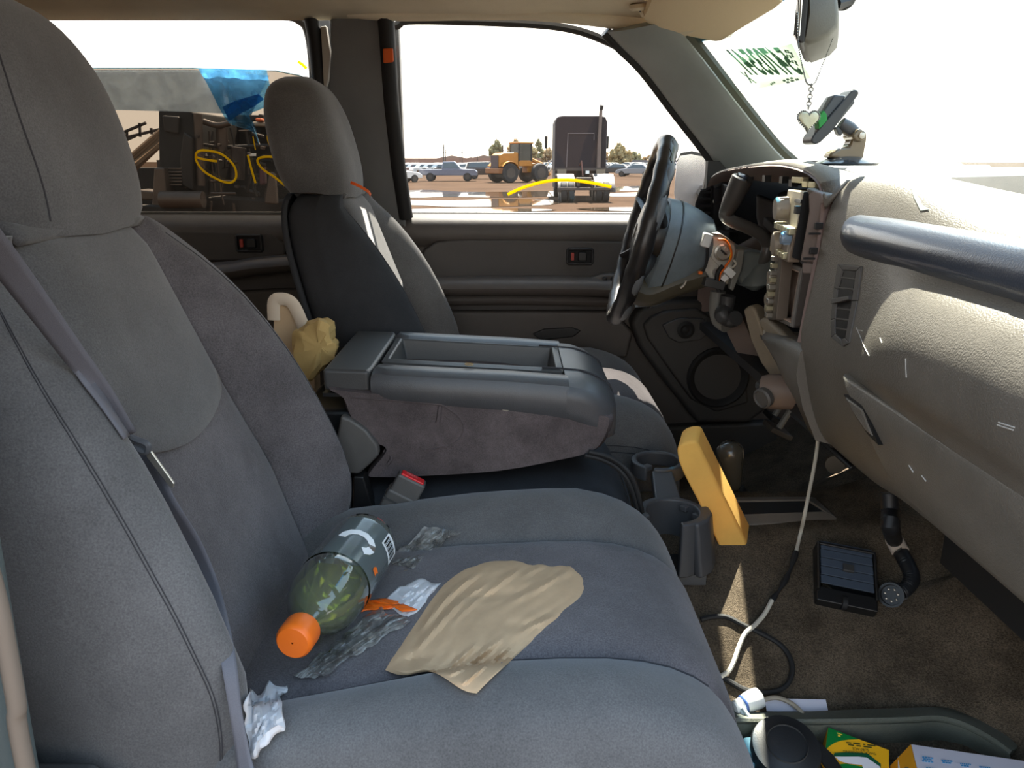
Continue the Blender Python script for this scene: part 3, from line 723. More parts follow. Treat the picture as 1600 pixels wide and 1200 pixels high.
for px, py in [(1279, 353), (1271, 392)]:
    c = obj('bay_clip', MB().box(W(px, py, y=1.163), (.012, .006, .010)), PLB, D, bevel=.001)
    obj('bay_notch', MB().box(W(px - 5, py + 12, y=1.163), (.020, .004, .003)), PLB, D)
def quadslab(pts, y0, y1, th, m, nm, parent, bev=.002):
    # pts: near-top, far-top, far-bottom, near-bottom in pixels; near at y0, far at y1
    P = [W(*pts[0], y=y0), W(*pts[1], y=y1), W(*pts[2], y=y1), W(*pts[3], y=y0)]
    return obj(nm, MB().hexa(P, [p + Vector((th, 0, 0)) for p in P]), m, parent, bevel=bev), P
RADM = mat('control_panel_grey', (176, 168, 148), .45, bump=.15, bscale=200, var=.08)
RAD, RP = quadslab([(1255, 300), (1231, 296), (1222, 352), (1244, 358)], 1.21, 1.33, .02, RADM, 'radio_panel', D)
quadslab([(1252, 312), (1236, 308), (1235, 314), (1250, 318)], 1.207, 1.30, .004, PLB, 'display_window', RAD, .0005)
HV, HP = quadslab([(1243, 354), (1222, 345), (1208, 400), (1230, 410)], 1.215, 1.34, .02, mat('control_panel_brown', (126, 112, 98), .5, var=.1), 'climate_panel', D)
KNOB = mat('knob_grey', (150, 140, 126), .4)
def knob(px, py, y, r, ln, parent, m=None, nm='knob'):
    q = W(px, py, y=y)
    k = obj(nm, MB().lathe([(r * .9, 0), (r, -.002), (r * .96, -ln * .8), (r * .86, -ln), (.001, -ln)], q, (1, -.12, .05), 18), m or KNOB, parent)
    for a in range(0, 360, 60):
        u = Vector((0, math.cos(R(a)), math.sin(R(a))))
        obj('knob_rib', MB().box(q + Vector((-ln * .5, 0, 0)) + u * r, (ln * .7, .0022, .0022)), m or KNOB, k)
    return k
knob(1232, 326, 1.30, .020, .022, RAD)
knob(1226, 381, 1.31, .021, .020, HV)
knob(1236, 372, 1.23, .010, .016, HV, mat('blue_grey_knob', (130, 150, 170), .25))
for i in range(5):
    q = W(1222 + 5 * i, 352 + 2.4 * i, y=1.31 - .022 * i)
    obj('button', MB().box(q + Vector((-.004, 0, 0)), (.016, .014, .011)), CLIP, RAD, bevel=.002)
    q = W(1213 + 4.6 * i, 388 + 3.0 * i, y=1.33 - .024 * i)
    obj('button', MB().box(q + Vector((-.003, 0, 0)), (.014, .012, .010)), CLIP, HV, bevel=.002)
q = W(1249, 323, y=1.205); obj('button', MB().box(W(1246, 328, y=1.206), (.008, .01, .012)), PLB, RAD, bevel=.001)
# accessory column left of the cubby: sunlit connectors and knobs
AC, _ = quadslab([(1222, 398), (1212, 400), (1200, 500), (1212, 500)], 1.28, 1.40, .02, mat('accessory_panel', (98, 88, 78), .5, var=.15), 'accessory_panel', D)
for px, py, r, ln in [(1212, 432, .011, .018), (1208, 446, .012, .014), (1204, 468, .011, .014), (1202, 482, .009, .012)]:
    knob(px + 4, py, 1.36, r, ln, AC, KNOB)
for py in range(404, 500, 11):
    q = W(lerp_tab([(400, 1216), (500, 1204)], py), py, y=1.345)
    obj('connector', MB().box(q + Vector((-.004, 0, 0)), (.012 + random.random() * .006, .012, .008)), CLIP if py % 2 else METAL, AC, bevel=.001)
# storage cubby
def fr_box(o, ins, y0, y1, depth, m, m2, nm):
    P = [W(*o[0], y=y0), W(*o[1], y=y1), W(*o[2], y=y1), W(*o[3], y=y0)]
    c = sum(P, Vector()) / 4
    Q = [p + (c - p) * ins for p in P]
    B = [q + Vector((depth, .0, 0)) for q in Q]
    f = MB()
    for k in range(4):
        k2 = (k + 1) % 4
        f.hexa([P[k], P[k2], Q[k2], Q[k]], [p + Vector((.02, 0, 0)) for p in (P[k], P[k2], Q[k2], Q[k])])
    F = obj(nm, f, m, D, bevel=.0025)
    inner = MB()
    for k in range(4):
        k2 = (k + 1) % 4
        inner.add([Q[k], Q[k2], B[k2], B[k]], [(0, 1, 2, 3)])
    inner.add(B, [(0, 1, 2, 3)])
    obj('cubby_liner', inner, m2, F, solid=.002)
    return F
fr_box([(1252, 418), (1226, 408), (1211, 500), (1236, 512)], .16, 1.215, 1.345, .08, mat('cubby_frame_grey', (120, 116, 112), .4), mat('cubby_brown', (160, 138, 124), .6), 'storage_cubby')
obj('stack_filler', MB().prism([W(1254, 425, y=1.18), W(1274, 428, y=1.165), W(1262, 505, y=1.165), W(1240, 512, y=1.19)], (.02, .01, 0)), mat('stack_dark', (62, 56, 52), .6), D, bevel=.002)
obj('stack_filler', MB().prism([W(1252, 410, y=1.18), W(1282, 413, y=1.163), W(1279, 430, y=1.163), W(1252, 428, y=1.18)], (.02, .01, 0)), BAY, D, bevel=.003)
# ---- lower centre panel (below the stack)
rings = []
for y, z0, z1, x0 in [(1.156, -.275, -.43, .446), (1.20, -.277, -.42, .446), (1.26, -.285, -.395, .448), (1.32, -.295, -.365, .452), (1.37, -.302, -.338, .458), (1.40, -.306, -.322, .463)]:
    h = z0 - z1
    pts = [(x0 + .01, z0), (x0, z0 - .01), (x0 - .002, z0 - .3 * h), (x0 + .014, z0 - .65 * h), (x0 + .040, z1), (x0 + .07, z1 - .008), (x0 + .09, z1 + .01), (x0 + .09, z0)]
    rings.append([Vector((a, y, b)) for a, b in pts])
obj('lower_centre_panel', MB().loft(rings), DASHT, D, smooth=60)
# lower opening rim and knee bolster frame, sunlight put into their pale colour
SUNP = mat('sunlit_pale_plastic', (150, 138, 120), .6, bump=.3, bscale=300, var=.12)
rim = [W(1183, 500, y=1.45), W(1196, 497, y=1.42), W(1215, 520, y=1.36), W(1240, 548, y=1.28), W(1258, 562, y=1.2)]
obj('lower_rim', MB().prism([W(a, b, y=1.45 - (a - 1183) * .0033) for a, b in [(1183, 500), (1190, 496), (1200, 499), (1217, 516), (1243, 543), (1260, 560), (1254, 596), (1240, 588), (1222, 562), (1203, 534), (1188, 512)]], (.03, .02, 0)), SUNP, D, bevel=.009, bseg=3)
kb = [W(1168, 478, y=1.6), W(1172, 498, y=1.58), W(1182, 530, y=1.54), W(1200, 560, y=1.5), W(1222, 592, y=1.45)]
obj('knee_bolster_frame', MB().prism([W(a, b, y=1.6 - (a - 1163) * .002) for a, b in [(1160, 484), (1170, 477), (1179, 482), (1187, 505), (1196, 536), (1212, 562), (1228, 590), (1240, 612), (1226, 614), (1208, 596), (1188, 568), (1172, 532)]], (.03, .03, 0)), SUNP, D, bevel=.008, bseg=3)
kb2 = [W(1150, 500, y=1.7), W(1165, 540, y=1.68), W(1190, 580, y=1.62), W(1220, 610, y=1.55)]
obj('knee_panel', MB().prism([W(a, b, y=1.72 - (a - 1135) * .001) for a, b in [(1132, 512), (1160, 497), (1174, 530), (1190, 568), (1212, 600), (1230, 622), (1204, 626), (1180, 592), (1150, 548)]], (.03, .04, 0)), mat('brown_grey_plastic', (100, 86, 78), .55, var=.1), D)
obj('steel_stay', MB().prism([W(1197, 500, y=1.44), W(1203, 520, y=1.42), W(1206, 536, y=1.42), W(1198, 540, y=1.44), W(1192, 520, y=1.45)], (.01, .01, 0)), METAL, D)
# under-dash closing tray
obj('under_tray', MB().prism([W(1238, 640, y=1.40), W(1330, 728, y=1.14), W(1326, 734, y=1.14), W(1232, 648, y=1.40)], (.10, .01, .0)), PLB, D, bevel=.003)
obj('tray_tab', MB().prism([W(1262, 656, y=1.33), W(1278, 660, y=1.30), W(1285, 668, y=1.30), W(1270, 668, y=1.33)], (.005, .006, 0)), mat('tan_tab', (150, 128, 112), .5), D)
# ---- power outlet housing (grey cylinder shape under the stack)
OU = mat('outlet_brown_grey', (116, 100, 90), .5, var=.06)
q0 = W(1192, 612, y=1.37); q1 = W(1262, 612, y=1.33)
ax = q1 - q0
PO = obj('outlet_housing', MB().tube([q0, q0 + ax * .2, q1], [.030, .034, .034], 14, flat=.026), OU, D)
obj('outlet_cap', MB().lathe([(.019, 0), (.0195, -.010), (.016, -.013), (.014, -.010), (.001, -.010)], W(1196, 620, y=1.345), (.80, .55, .2), 18), PLG, PO)
obj('outlet_top', MB().prism([W(1180, 597, y=1.37), W(1190, 590, y=1.39), W(1236, 592, y=1.40), W(1238, 602, y=1.36), W(1192, 604, y=1.35)], (0, .0, -.012)), PLD, PO, bevel=.003)
# scratches on the glovebox side of the dash
SCR = mat('pale_scratch', (190, 188, 182), .7)
scr = [[(1338, 512), (1345, 528), (1352, 545), (1358, 556)], [(1340, 516), (1348, 517)], [(1375, 528), (1378, 536)], [(1420, 727), (1427, 738)], [(1440, 743), (1447, 752)], [(1560, 660), (1585, 668)], [(1558, 664), (1583, 672)], [(1415, 560), (1416, 590)]]
TDB = surf([DB, GBX])
for s in scr:
    P = [hit(TDB, a, b, .0006) for a, b in s]
    if all(P): obj('scratch', MB().tube(P, .0007, 5), SCR, D)
# ------------------------------------------------------------------ steering column
C = thing('steering_column', 'steering column with bared ignition lock and a shroud tinted blue-grey for sky reflection', 'steering column', (.47, 1.75, -.35))
wc = Vector((.287, 1.75, -.153)); AX = Vector((.968, 0, -.25)).normalized(); UPW = Vector((.25, 0, .968)); YY = Vector((0, 1, 0))
SHR = mat('worn_skylit_shroud_plastic', (112, 122, 128), .45, bump=.25, bscale=300, var=.14, vscale=14)  # blue-grey tone carries the sky's reflection in the base colour
def ringat(c, ry, rz, n=24, drop=0):
    out = []
    for k in range(n):
        a = 2 * math.pi * k / n; z = math.sin(a) * rz
        if math.sin(a) < 0: z *= 1 + drop
        out.append(c + YY * math.cos(a) * ry + UPW * z)
    return out
rs = []
for d, ry, rz, dr in [(.030, .085, .072, .9), (.04, .098, .088, .9), (.08, .096, .088, .75), (.115, .088, .080, .55), (.145, .078, .070, .35), (.16, .06, .052, .2)]:
    rs.append(ringat(wc + AX * d, ry, rz, 24, dr))
SH = obj('column_shroud', MB().loft(rs), SHR, C)
rs = [ringat(wc + AX * .066, .0985, .0905, 24, .8), ringat(wc + AX * .069, .0985, .0905, 24, .8)]
obj('shroud_joint', MB().loft(rs), PLB, SH)
# underside cover, yellowish
lo = [W(985, 445, y=1.72), W(1010, 455, y=1.72), W(1050, 440, y=1.72), W(1095, 425, y=1.72)]
obj('lower_cover', MB().tube(cat(lo, 5), .035, 12, flat=.05), mat('lower_cover_plastic', (86, 80, 66), .5, var=.1), C)
obj('key_wire', MB().tube(cat([W(1072, 438, y=1.66), W(1068, 446, y=1.66), W(1063, 450, y=1.66)], 4), .003, 6), METAL, C)
# bared lock housing
lk = [W(px, py, y=1.68) for px, py in [(1103, 366), (1128, 368), (1150, 382), (1153, 398), (1146, 418), (1140, 446), (1112, 440), (1098, 424), (1106, 396)]]
CAST = mat('cast_alloy', (196, 192, 182), .45, metal=.5, bump=.4, bscale=150, var=.12)
LK = obj('lock_housing', MB().prism(lk, (0, .11, 0)), CAST, C, bevel=.006)
lc = W(1129, 394, y=1.676)
obj('lock_cylinder', MB().lathe([(.019, 0.004), (.019, -.006), (.015, -.008), (.014, -.004), (.001, -.004)], lc, (0, 1, 0), 20), METAL, LK)
obj('lock_slot', MB().box(lc + Vector((.001, -.006, 0)), (.004, .003, .016), Matrix.Rotation(R(-50), 3, 'Y')), PLB, LK)
for a in (20, 70, 120, 165): 
    obj('lock_fin', MB().box(lc + Vector((math.cos(R(a)) * .010, -.0065, math.sin(R(a)) * .010)), (.002, .002, .009), Matrix.Rotation(R(90 - a), 3, 'Y')), METAL, LK)
obj('housing_rib', MB().box(W(1122, 412, y=1.676), (.045, .006, .004), Matrix.Rotation(R(45), 3, 'Y')), CAST, LK)
obj('housing_boss', MB().lathe([(.008, .002), (.008, -.003), (.001, -.003)], W(1118, 425, y=1.677), (0, 1, 0), 12), METAL, LK)
obj('white_connector', MB().box(W(1139, 425, y=1.66), (.024, .02, .016), Matrix.Rotation(R(40), 3, 'Y')), WHITEP, LK, bevel=.002)
obj('white_connector', MB().box(W(1131, 434, y=1.66), (.014, .02, .014), Matrix.Rotation(R(40), 3, 'Y')), WHITEP, LK, bevel=.002)
obj('housing_flange', MB().box(W(1100, 374, y=1.68), (.02, .06, .03), Matrix.Rotation(R(15), 3, 'Y')), WHITEP, LK, bevel=.004)
obj('top_plate', MB().prism([W(1103, 362, y=1.69), W(1128, 366, y=1.67), W(1152, 382, y=1.67), W(1130, 376, y=1.69)], (0, .06, .004)), METAL, LK, bevel=.002)
obj('side_plate', MB().prism([W(1153, 390, y=1.66), W(1164, 390, y=1.66), W(1160, 420, y=1.66), (W(1146, 455, y=1.66)), W(1140, 452, y=1.66)], (0, .02, 0)), GREYM, C, bevel=.003)
obj('lower_module', MB().box(W(1112, 441, y=1.68), (.045, .06, .018), Matrix.Rotation(R(12), 3, 'Y')), PLD, C, bevel=.002)
obj('column_tube', MB().tube([wc + AX * .14, wc + AX * .45], .028, 14), GREYM, C)
for col, pts, r_ in [('orange', [(1122, 374), (1134, 376), (1142, 390), (1142, 404), (1132, 418), (1124, 432), (1124, 450)], .0024), ('black', [(1130, 415), (1122, 425), (1120, 442), (1124, 456)], .005), ('black', [(1106, 384), (1104, 410), (1098, 424), (1094, 426)], .003), ('white', [(1146, 406), (1150, 412), (1144, 418), (1138, 414)], .0025), ('yellow', [(1136, 378), (1142, 392), (1140, 406)], .0015)]:
    m_ = {'orange': ORANGE, 'black': RUB, 'white': CABLEW, 'yellow': YELM}[col]
    obj('wire', MB().tube(cat([W(a, b, y=1.655) for a, b in pts], 5), r_, 7), m_, C)
obj('wire_plug', MB().box(W(1094, 426, y=1.655), (.008, .008, .006)), ORANGE, C)
# column bracket and lower shaft in the footwell
obj('column_bracket', MB().tube(cat([W(1122, 455, y=1.72), W(1120, 480, y=1.72), W(1124, 500, y=1.72), W(1136, 508, y=1.7)], 5), .018, 10), GREYM, C)
obj('column_cover', MB().tube(cat([W(1138, 462, y=1.68), W(1134, 482, y=1.68), W(1128, 492, y=1.66), W(1140, 500, y=1.66), W(1150, 497, y=1.64)], 5), .017, 10), PLD, C)
# gear lever: boot, crank rod, fat handle with a button end
def lever_pt(px, py, y): return W(px, py, y=y)
boot = []
for px, py, ry, rz in [(1183, 440, .085, .062), (1185, 430, .080, .058), (1188, 420, .055, .045), (1190, 412, .050, .040), (1193, 402, .030, .026)]:
    c = W(px, py, y=1.70); ring = []
    n1 = Vector((.95, -.1, -.3)).normalized(); n2 = Vector((.25, .2, .95)).normalized()
    for k in range(20):
        a = 2 * math.pi * k / 20; s = (abs(math.cos(a)) ** 3 + abs(math.sin(a)) ** 3) ** (-1 / 3)
        ring.append(c + n1 * math.cos(a) * s * rz * .62 + Vector((0, 1, 0)) * math.sin(a) * s * ry * .6 + n2 * math.cos(a) * .02)
    boot.append(ring)
GL = obj('lever_boot', MB().loft(boot), mat('boot_rubber', (102, 108, 107), .5), C)
bo = [W(px, py, y=1.68) for px, py in [(1152, 400), (1166, 392), (1200, 396), (1208, 420), (1202, 446), (1180, 458), (1160, 448), (1148, 432)]]
obj('boot_plate', MB().prism(bo, (.01, .05, 0)), MATS['boot_rubber'], GL, bevel=.012, bseg=3)
rod = [lever_pt(1189, 412, 1.690), lever_pt(1197, 398, 1.680), lever_pt(1199, 382, 1.680), lever_pt(1188, 366, 1.670), lever_pt(1165, 354, 1.665), lever_pt(1145, 346, 1.660), lever_pt(1134, 338, 1.660), lever_pt(1134, 330, 1.660)]
obj('lever_rod', MB().tube(cat(rod, 6), .0135, 12), mat('lever_black', (84, 82, 80), .35), C)
h0 = lever_pt(1134, 334, 1.660); h1 = lever_pt(1161, 277, 1.640)
hv = h1 - h0
HN = obj('lever_handle', MB().tube([h0 - hv * .06, h0, h0 + hv * .35, h0 + hv * .8, h0 + hv * .97, h0 + hv * 1.0], [.010, .015, .0195, .022, .0225, .020], 18), mat('handle_black', (72, 69, 67), .42, bump=.2, bscale=500), C)
obj('overdrive_button', MB().lathe([(.015, 0), (.015, .003), (.013, .005), (.001, .005)], h0 + hv * 1.0, hv, 18), mat('button_blue_black', (52, 62, 76), .3), HN)
# ------------------------------------------------------------------ steering wheel
YY = Vector((.105, .9945, 0)).normalized(); AX = (YY.cross(UPW)).normalized()
if AX.x < 0: AX = -AX
SW = thing('steering_wheel', 'black leather steering wheel with a worn peeling rim', 'steering wheel', wc - UPW * .2)
LEAW = mat('worn_black_leather', (36, 34, 34), .32, bump=.3, bscale=250, var=.2)
GREYW = mat('peeled_leather', (96, 98, 100), .5, bump=.5, bscale=180, var=.2)
pts = []; rad = []
for k in range(72):
    a = 2 * math.pi * k / 72
    pts.append(wc + YY * math.cos(a) * .195 + UPW * math.sin(a) * .195)
    rad.append(.0200 + .0012 * math.sin(a * 22))
rim_ = MB().tube(pts, rad, 14, closed=True)
RM = obj('rim', rim_, LEAW, SW)
# cracked flap and peeled patches on the near side of the rim
for a0_, a1_, off, m_ in [(196, 216, .4, GREYW), (222, 245, .5, GREYW), (150, 175, .3, GREYW), (128, 146, .6, GREYW), (100, 122, .2, GREYW)]:
    P = []; 
    for k in range(9):
        a = R(a0_ + (a1_ - a0_) * k / 8)
        rr = .195
        P.append(wc + (YY * math.cos(a) + UPW * math.sin(a)) * (rr + .006) + AX * .008)
    obj('peeled_patch', MB().tube(P, [.008 + .006 * math.sin(math.pi * k / 8) for k in range(9)], 10), m_, RM)
obj('leather_crack', MB().tube(cat([W(1046, 232, y=1.60), W(1049, 240, y=1.60), W(1047, 248, y=1.60), W(1050, 254, y=1.60)], 4), .0012, 5), RUB, RM)
# laced stitching on the lower rim
for k in range(16):
    a = R(232 + k * 1.9)
    c = wc + (YY * math.cos(a) + UPW * math.sin(a)) * .1945 - AX * .0195
    t = (-YY * math.sin(a) + UPW * math.cos(a))
    obj('lacing', MB().box(c, (.003, .004, .006)), CABLEW, RM)
# spokes and hub
for ang in (205, 335, 160, 20):
    a = R(ang); d = YY * math.cos(a) + UPW * math.sin(a)
    obj('spoke', MB().tube(cat([wc + d * .05 + AX * .028, wc + d * .11 + AX * .022, wc + d * .165 + AX * .008, wc + d * .188], 5), .021, 12, flat=.010, up=[AX] * 16), LEAW, SW)
rs = []
for d, s in [(-.022, .5), (-.018, .75), (-.006, .95), (.01, 1), (.035, .95)]:
    rs.append([wc + AX * (d + .012) + YY * math.cos(2 * math.pi * k / 28) * .10 * s + UPW * math.sin(2 * math.pi * k / 28) * .085 * s for k in range(28)])
HB = obj('hub', MB().loft(rs), LEAW, SW)
obj('horn_emblem', MB().lathe([(.016, 0), (.016, -.003), (.001, -.004)], wc - AX * .010, AX, 16), GREYM, HB)
# ------------------------------------------------------------------ centre seat: jump seat cushion, folded armrest
CS = thing('centre_jump_seat', 'narrow grey centre jump seat cushion under the folded armrest', 'seat', (-.04, 1.31, -.80))
rings = []
for x, zt in [(-.36, -.535), (-.30, -.53), (-.2, -.525), (-.1, -.52), (0, -.512), (.08, -.508), (.14, -.512), (.175, -.522), (.195, -.545), (.203, -.58), (.203, -.70)]:
    hw = .158 - (.012 if x > .17 else 0)
    pts = [(-hw + .01, zt), (0, zt + .004), (hw - .01, zt), (hw, zt - .015), (hw, -.72), (-hw, -.72), (-hw, zt - .015)]
    rings.append([Vector((x, 1.31 + a, min(b, zt))) for a, b in pts])
obj('jump_cushion', MB().loft(rings), FABS, CS, smooth=60, sub=1)
for off in (0, .014):
    obj('stitch_line', MB().tube(cat([(.06, 1.15, -.553 - off), (.15, 1.149, -.556 - off), (.196, 1.165, -.566 - off), (.206, 1.31, -.568 - off), (.196, 1.45, -.566 - off)], 4), .0016, 5), SEAM, CS)
obj('jump_base', MB().box((-.06, 1.31, -.76), (.46, .28, .08)), PLB, CS, bevel=.006)
AR_ = thing('folding_armrest', 'folded centre armrest console with a black tray lid between the seats', 'armrest', (-.04, 1.31, -.50))
# cloth body
Y0, Y1 = 1.155, 1.465
side = [W(px, py, y=Y0) for px, py in [(508, 606), (560, 612), (640, 616), (760, 620), (850, 632), (920, 648), (957, 650), (958, 668), (945, 695), (925, 709), (880, 720), (780, 738), (660, 746), (585, 748), (572, 742), (600, 705), (580, 690), (545, 655), (530, 620)]]
mid = sum(side, Vector()) / len(side)
rings = []
for y, s in [(Y0, .965), (Y0 + .012, 1.0), (Y0 + .10, 1.0), (Y1 - .012, 1.0), (Y1, .965)]:
    rings.append([Vector((mid.x + (p.x - mid.x) * s, y, mid.z + (p.z - mid.z) * s)) for p in side])
rings = [cat(r, 3, True) for r in rings]
BODY = obj('cloth_body', MB().loft(rings), mat('armrest_cloth', (88, 80, 80), .95, bump=.5, bscale=700, var=.24, vscale=16, speck=.22, spec=.1), AR_, smooth=50)
# creases in the cloth
TB = surf([BODY])
for pts, r_ in [([(536, 615), (560, 650), (588, 692), (590, 702)], .003), ([(548, 620), (620, 626), (690, 632)], .002), ([(688, 634), (686, 650), (684, 660)], .004), ([(690, 632), (720, 655), (722, 680), (700, 697), (660, 703)], .0015), ([(600, 705), (612, 715), (606, 725)], .003)]:
    P = [hit(TB, a, b) for a, b in pts]
    if all(P): obj('cloth_fold', MB().tube(cat(P, 4), r_, 6), MATS['armrest_cloth'], BODY)
P = [hit(TB, a, b, .0006) for a, b in [(782, 634), (787, 630), (794, 632), (798, 639), (793, 643), (785, 641)]]
if all(P): obj('glue_stain', MB().prism(P, (0, .0012, 0)), mat('pale_stain', (150, 142, 128), .9), BODY)
# lid: hard plastic rear part + padded part, with a tray recess
def lid_pt(px, py, y): return W(px, py, y=y)
zr = lambda x: lerp_tab([(-.30, -.318), (-.2, -.322), (0, -.332), (.1, -.340), (.17, -.352)], x)
HP_ = mat('lid_hard_plastic', (66, 66, 66), .42, bump=.3, bscale=900)
# plan outline of the hard plate (x,y): widens at the rear, two rails at the tray sides
hard = MB()
def slab(poly, top, th):
    a = [Vector((x, y, zr(x) + top)) for x, y in poly]
    return hard.hexa(a, [p - Vector((0, 0, th)) for p in a])
slab([(-.298, 1.165), (-.300, 1.455), (-.226, 1.455), (-.222, 1.435), (-.222, 1.19), (-.226, 1.165)], .004, .036)
LIDH = obj('lid_rear_plate', hard, HP_, AR_, bevel=.006, bseg=3)
# padded U: loft along a path around the tray
tx0, tx1, ty0, ty1 = -.215, .085, 1.225, 1.395
def pad_ring(x, ya, yb, top, th):
    c = (ya + yb) / 2; h = abs(yb - ya) / 2; out = []
    for k in range(16):
        a = 2 * math.pi * k / 16
        s = (abs(math.cos(a)) ** 3 + abs(math.sin(a)) ** 3) ** (-1 / 3)
        out.append(Vector((x, c + h * math.cos(a) * s, zr(x) + top - th / 2 + th / 2 * math.sin(a) * s)))
    return out
for ya, yb in ((1.150, ty0), (ty1, 1.470)):
    rs = []
    for i, x in enumerate([-.222, -.215, -.19, -.1, 0, .06, .09]):
        rs.append(pad_ring(x, ya if i > 1 else ya + .006, yb, .006 if i else .0, .050 + .004 * i if i else .04))
    obj('lid_side_pad', MB().loft(rs), LEA, AR_)
rs = []
for x, sh, th, dz in [(.086, 0, .074, .007), (.11, 0, .082, .008), (.135, .004, .088, .004), (.155, .012, .086, -.006), (.168, .03, .070, -.018), (.173, .06, .045, -.032)]:
    c = (1.150 + 1.470) / 2; h = .16 - sh; ring = []
    for k in range(28):
        a = 2 * math.pi * k / 28
        s = (abs(math.cos(a)) ** 5 + abs(math.sin(a)) ** 5) ** (-1 / 5)
        ring.append(Vector((x, c + h * math.cos(a) * s, zr(x) + dz - th / 2 + th / 2 * math.sin(a) * s)))
    rs.append(ring)
FP = obj('lid_front_pad', MB().loft(rs), LEA, AR_)
for yy_ in (1.232, 1.388):
    obj('stitch_line', MB().tube(cat([(.05, yy_, zr(.05) + .0075), (.09, yy_, zr(.09) + .0075), (.12, yy_, zr(.12) + .0078), (.15, yy_, zr(.15) - .0005), (.165, yy_, zr(.165) - .012), (.172, yy_, zr(.17) - .04)], 4), .0016, 5), SEAM, FP)
# tray
tr = MB()
def TP(x, y, d): return Vector((x, y, zr(x) + d))
o_ = [(tx0, ty0 - .002), (tx1, ty0 - .002), (tx1, ty1 + .002), (tx0, ty1 + .002)]
i1 = [(tx0 + .012, ty0 + .012), (tx1 - .012, ty0 + .012), (tx1 - .012, ty1 - .012), (tx0 + .012, ty1 - .012)]
i2 = [(tx0 + .020, ty0 + .020), (tx1 - .018, ty0 + .020), (tx1 - .018, ty1 - .020), (tx0 + .020, ty1 - .020)]
L = [[TP(*p, .004) for p in o_], [TP(*p, .008) for p in i1], [TP(*p, -.030) for p in i2]]
tr.loft(L, cap=False); tr.add(L[2], [(0, 1, 2, 3)]); tr.loft([[p - Vector((0, 0, .05)) for p in L[0]], L[0]], cap=False)
TRY = obj('lid_tray', tr, HP_, AR_, bevel=.004, bseg=3)
obj('lid_seam', MB().box((-.262, 1.31, zr(-.26) - .036), (.075, .296, .006)), PLB, AR_)
obj('tray_sticker', MB().tube([TP(-.07 + .007 * math.cos(k * .7), 1.212 + .006 * math.sin(k * .7), .010) for k in range(10)], .0008, 5), mat('tan_residue', (170, 140, 90), .6), AR_)
# hinge cover
hc = [W(px, py, y=1.145) for px, py in [(532, 650), (548, 655), (572, 672), (590, 695), (592, 712), (578, 726), (560, 742), (540, 740), (525, 690)]]
obj('hinge_cover', MB().prism(hc, (0, .02, 0)), PLG, AR_, bevel=.005, bseg=3)
obj('hinge_bracket', MB().prism([W(px, py, y=1.14) for px, py in [(552, 745), (568, 745), (588, 812), (580, 830), (550, 830)]], (0, .03, 0)), PLB, AR_, bevel=.003)
# armrest of the rear: hidden pivot block keeps the armrest on the seat
obj('pivot_block', MB().box((-.30, 1.31, -.45), (.10, .24, .12)), PLB, AR_, bevel=.01)
# ------------------------------------------------------------------ seat belt buckle
b0 = W(604, 822, y=1.10); b1 = W(643, 750, y=1.10)
BV = (b1 - b0); BL = BV.length; bz = BV.normalized(); bx = W(665, 765, y=1.10) - W(625, 745, y=1.10); bx = (bx - bz * bx.dot(bz)).normalized(); by = bz.cross(bx)
BK = thing('seatbelt_buckle', 'grey seatbelt buckle with a red press button beside the near seat', 'buckle', b0)
M3 = Matrix((bx, by, bz)).transposed()
obj('buckle_sleeve', MB().box(b0 + bz * BL * .25, (.052, .030, BL * 1.0), M3), PLG, BK, bevel=.005)
obj('buckle_body', MB().box(b0 + bz * BL * .80, (.046, .026, BL * .52), M3), PLG, BK, bevel=.004)
btn = obj('press_button', MB().box(b0 + bz * (BL * 1.055) - by * .002, (.038, .016, .006), M3), RED, BK, bevel=.002, label='red press button')
text('PRESS', .0075, mat('pale_print', (220, 150, 150), .6), BK, b0 + bz * (BL * 1.055 + .0034) - bx * .012 - by * .0045, bx, by, 'press_lettering')
obj('collar_line', MB().box(b0 + bz * BL * .56 , (.054, .032, .003), M3), PLD, BK)
# ------------------------------------------------------------------ passenger seat belt
TS = surf([o for o in SEAT_P.children if o.name in GEO])
def on_seat(px, py, lift=.004): 
    q = hit(TS, px, py, lift)
    return q
SB = thing('seat_belt', 'grey seat belt webbing with metal latch plate draped over the near seat back', 'seat belt', (-.35, .58, -.30))
up_pts = [(-60, 318), (-20, 372), (20, 425), (70, 492), (120, 560), (165, 620), (203, 680)]
U = [hit(TS, a, b, .012) or W(a, b, y=.62) for a, b in up_pts]
U[0] = W(-60, 318, y=.56); U[1] = W(-20, 372, y=.60)
across = []
def strap(path, ws, off, nm):
    L_, R_ = [], []
    for i, (a, b) in enumerate(path):
        a2, b2 = path[min(i + 1, len(path) - 1)]; a1, b1_ = path[max(i - 1, 0)]
        t = Vector((a2 - a1, b2 - b1_, 0)).normalized(); n = Vector((-t.y, t.x, 0))
        h0_ = hit(TS, a, b, off)
        d = 1 if h0_ is None else 1
        l = hit(TS, a + n.x * ws[i], b + n.y * ws[i], off); r = hit(TS, a - n.x * ws[i], b - n.y * ws[i], off)
        L_.append(l); R_.append(r)
    return L_, R_
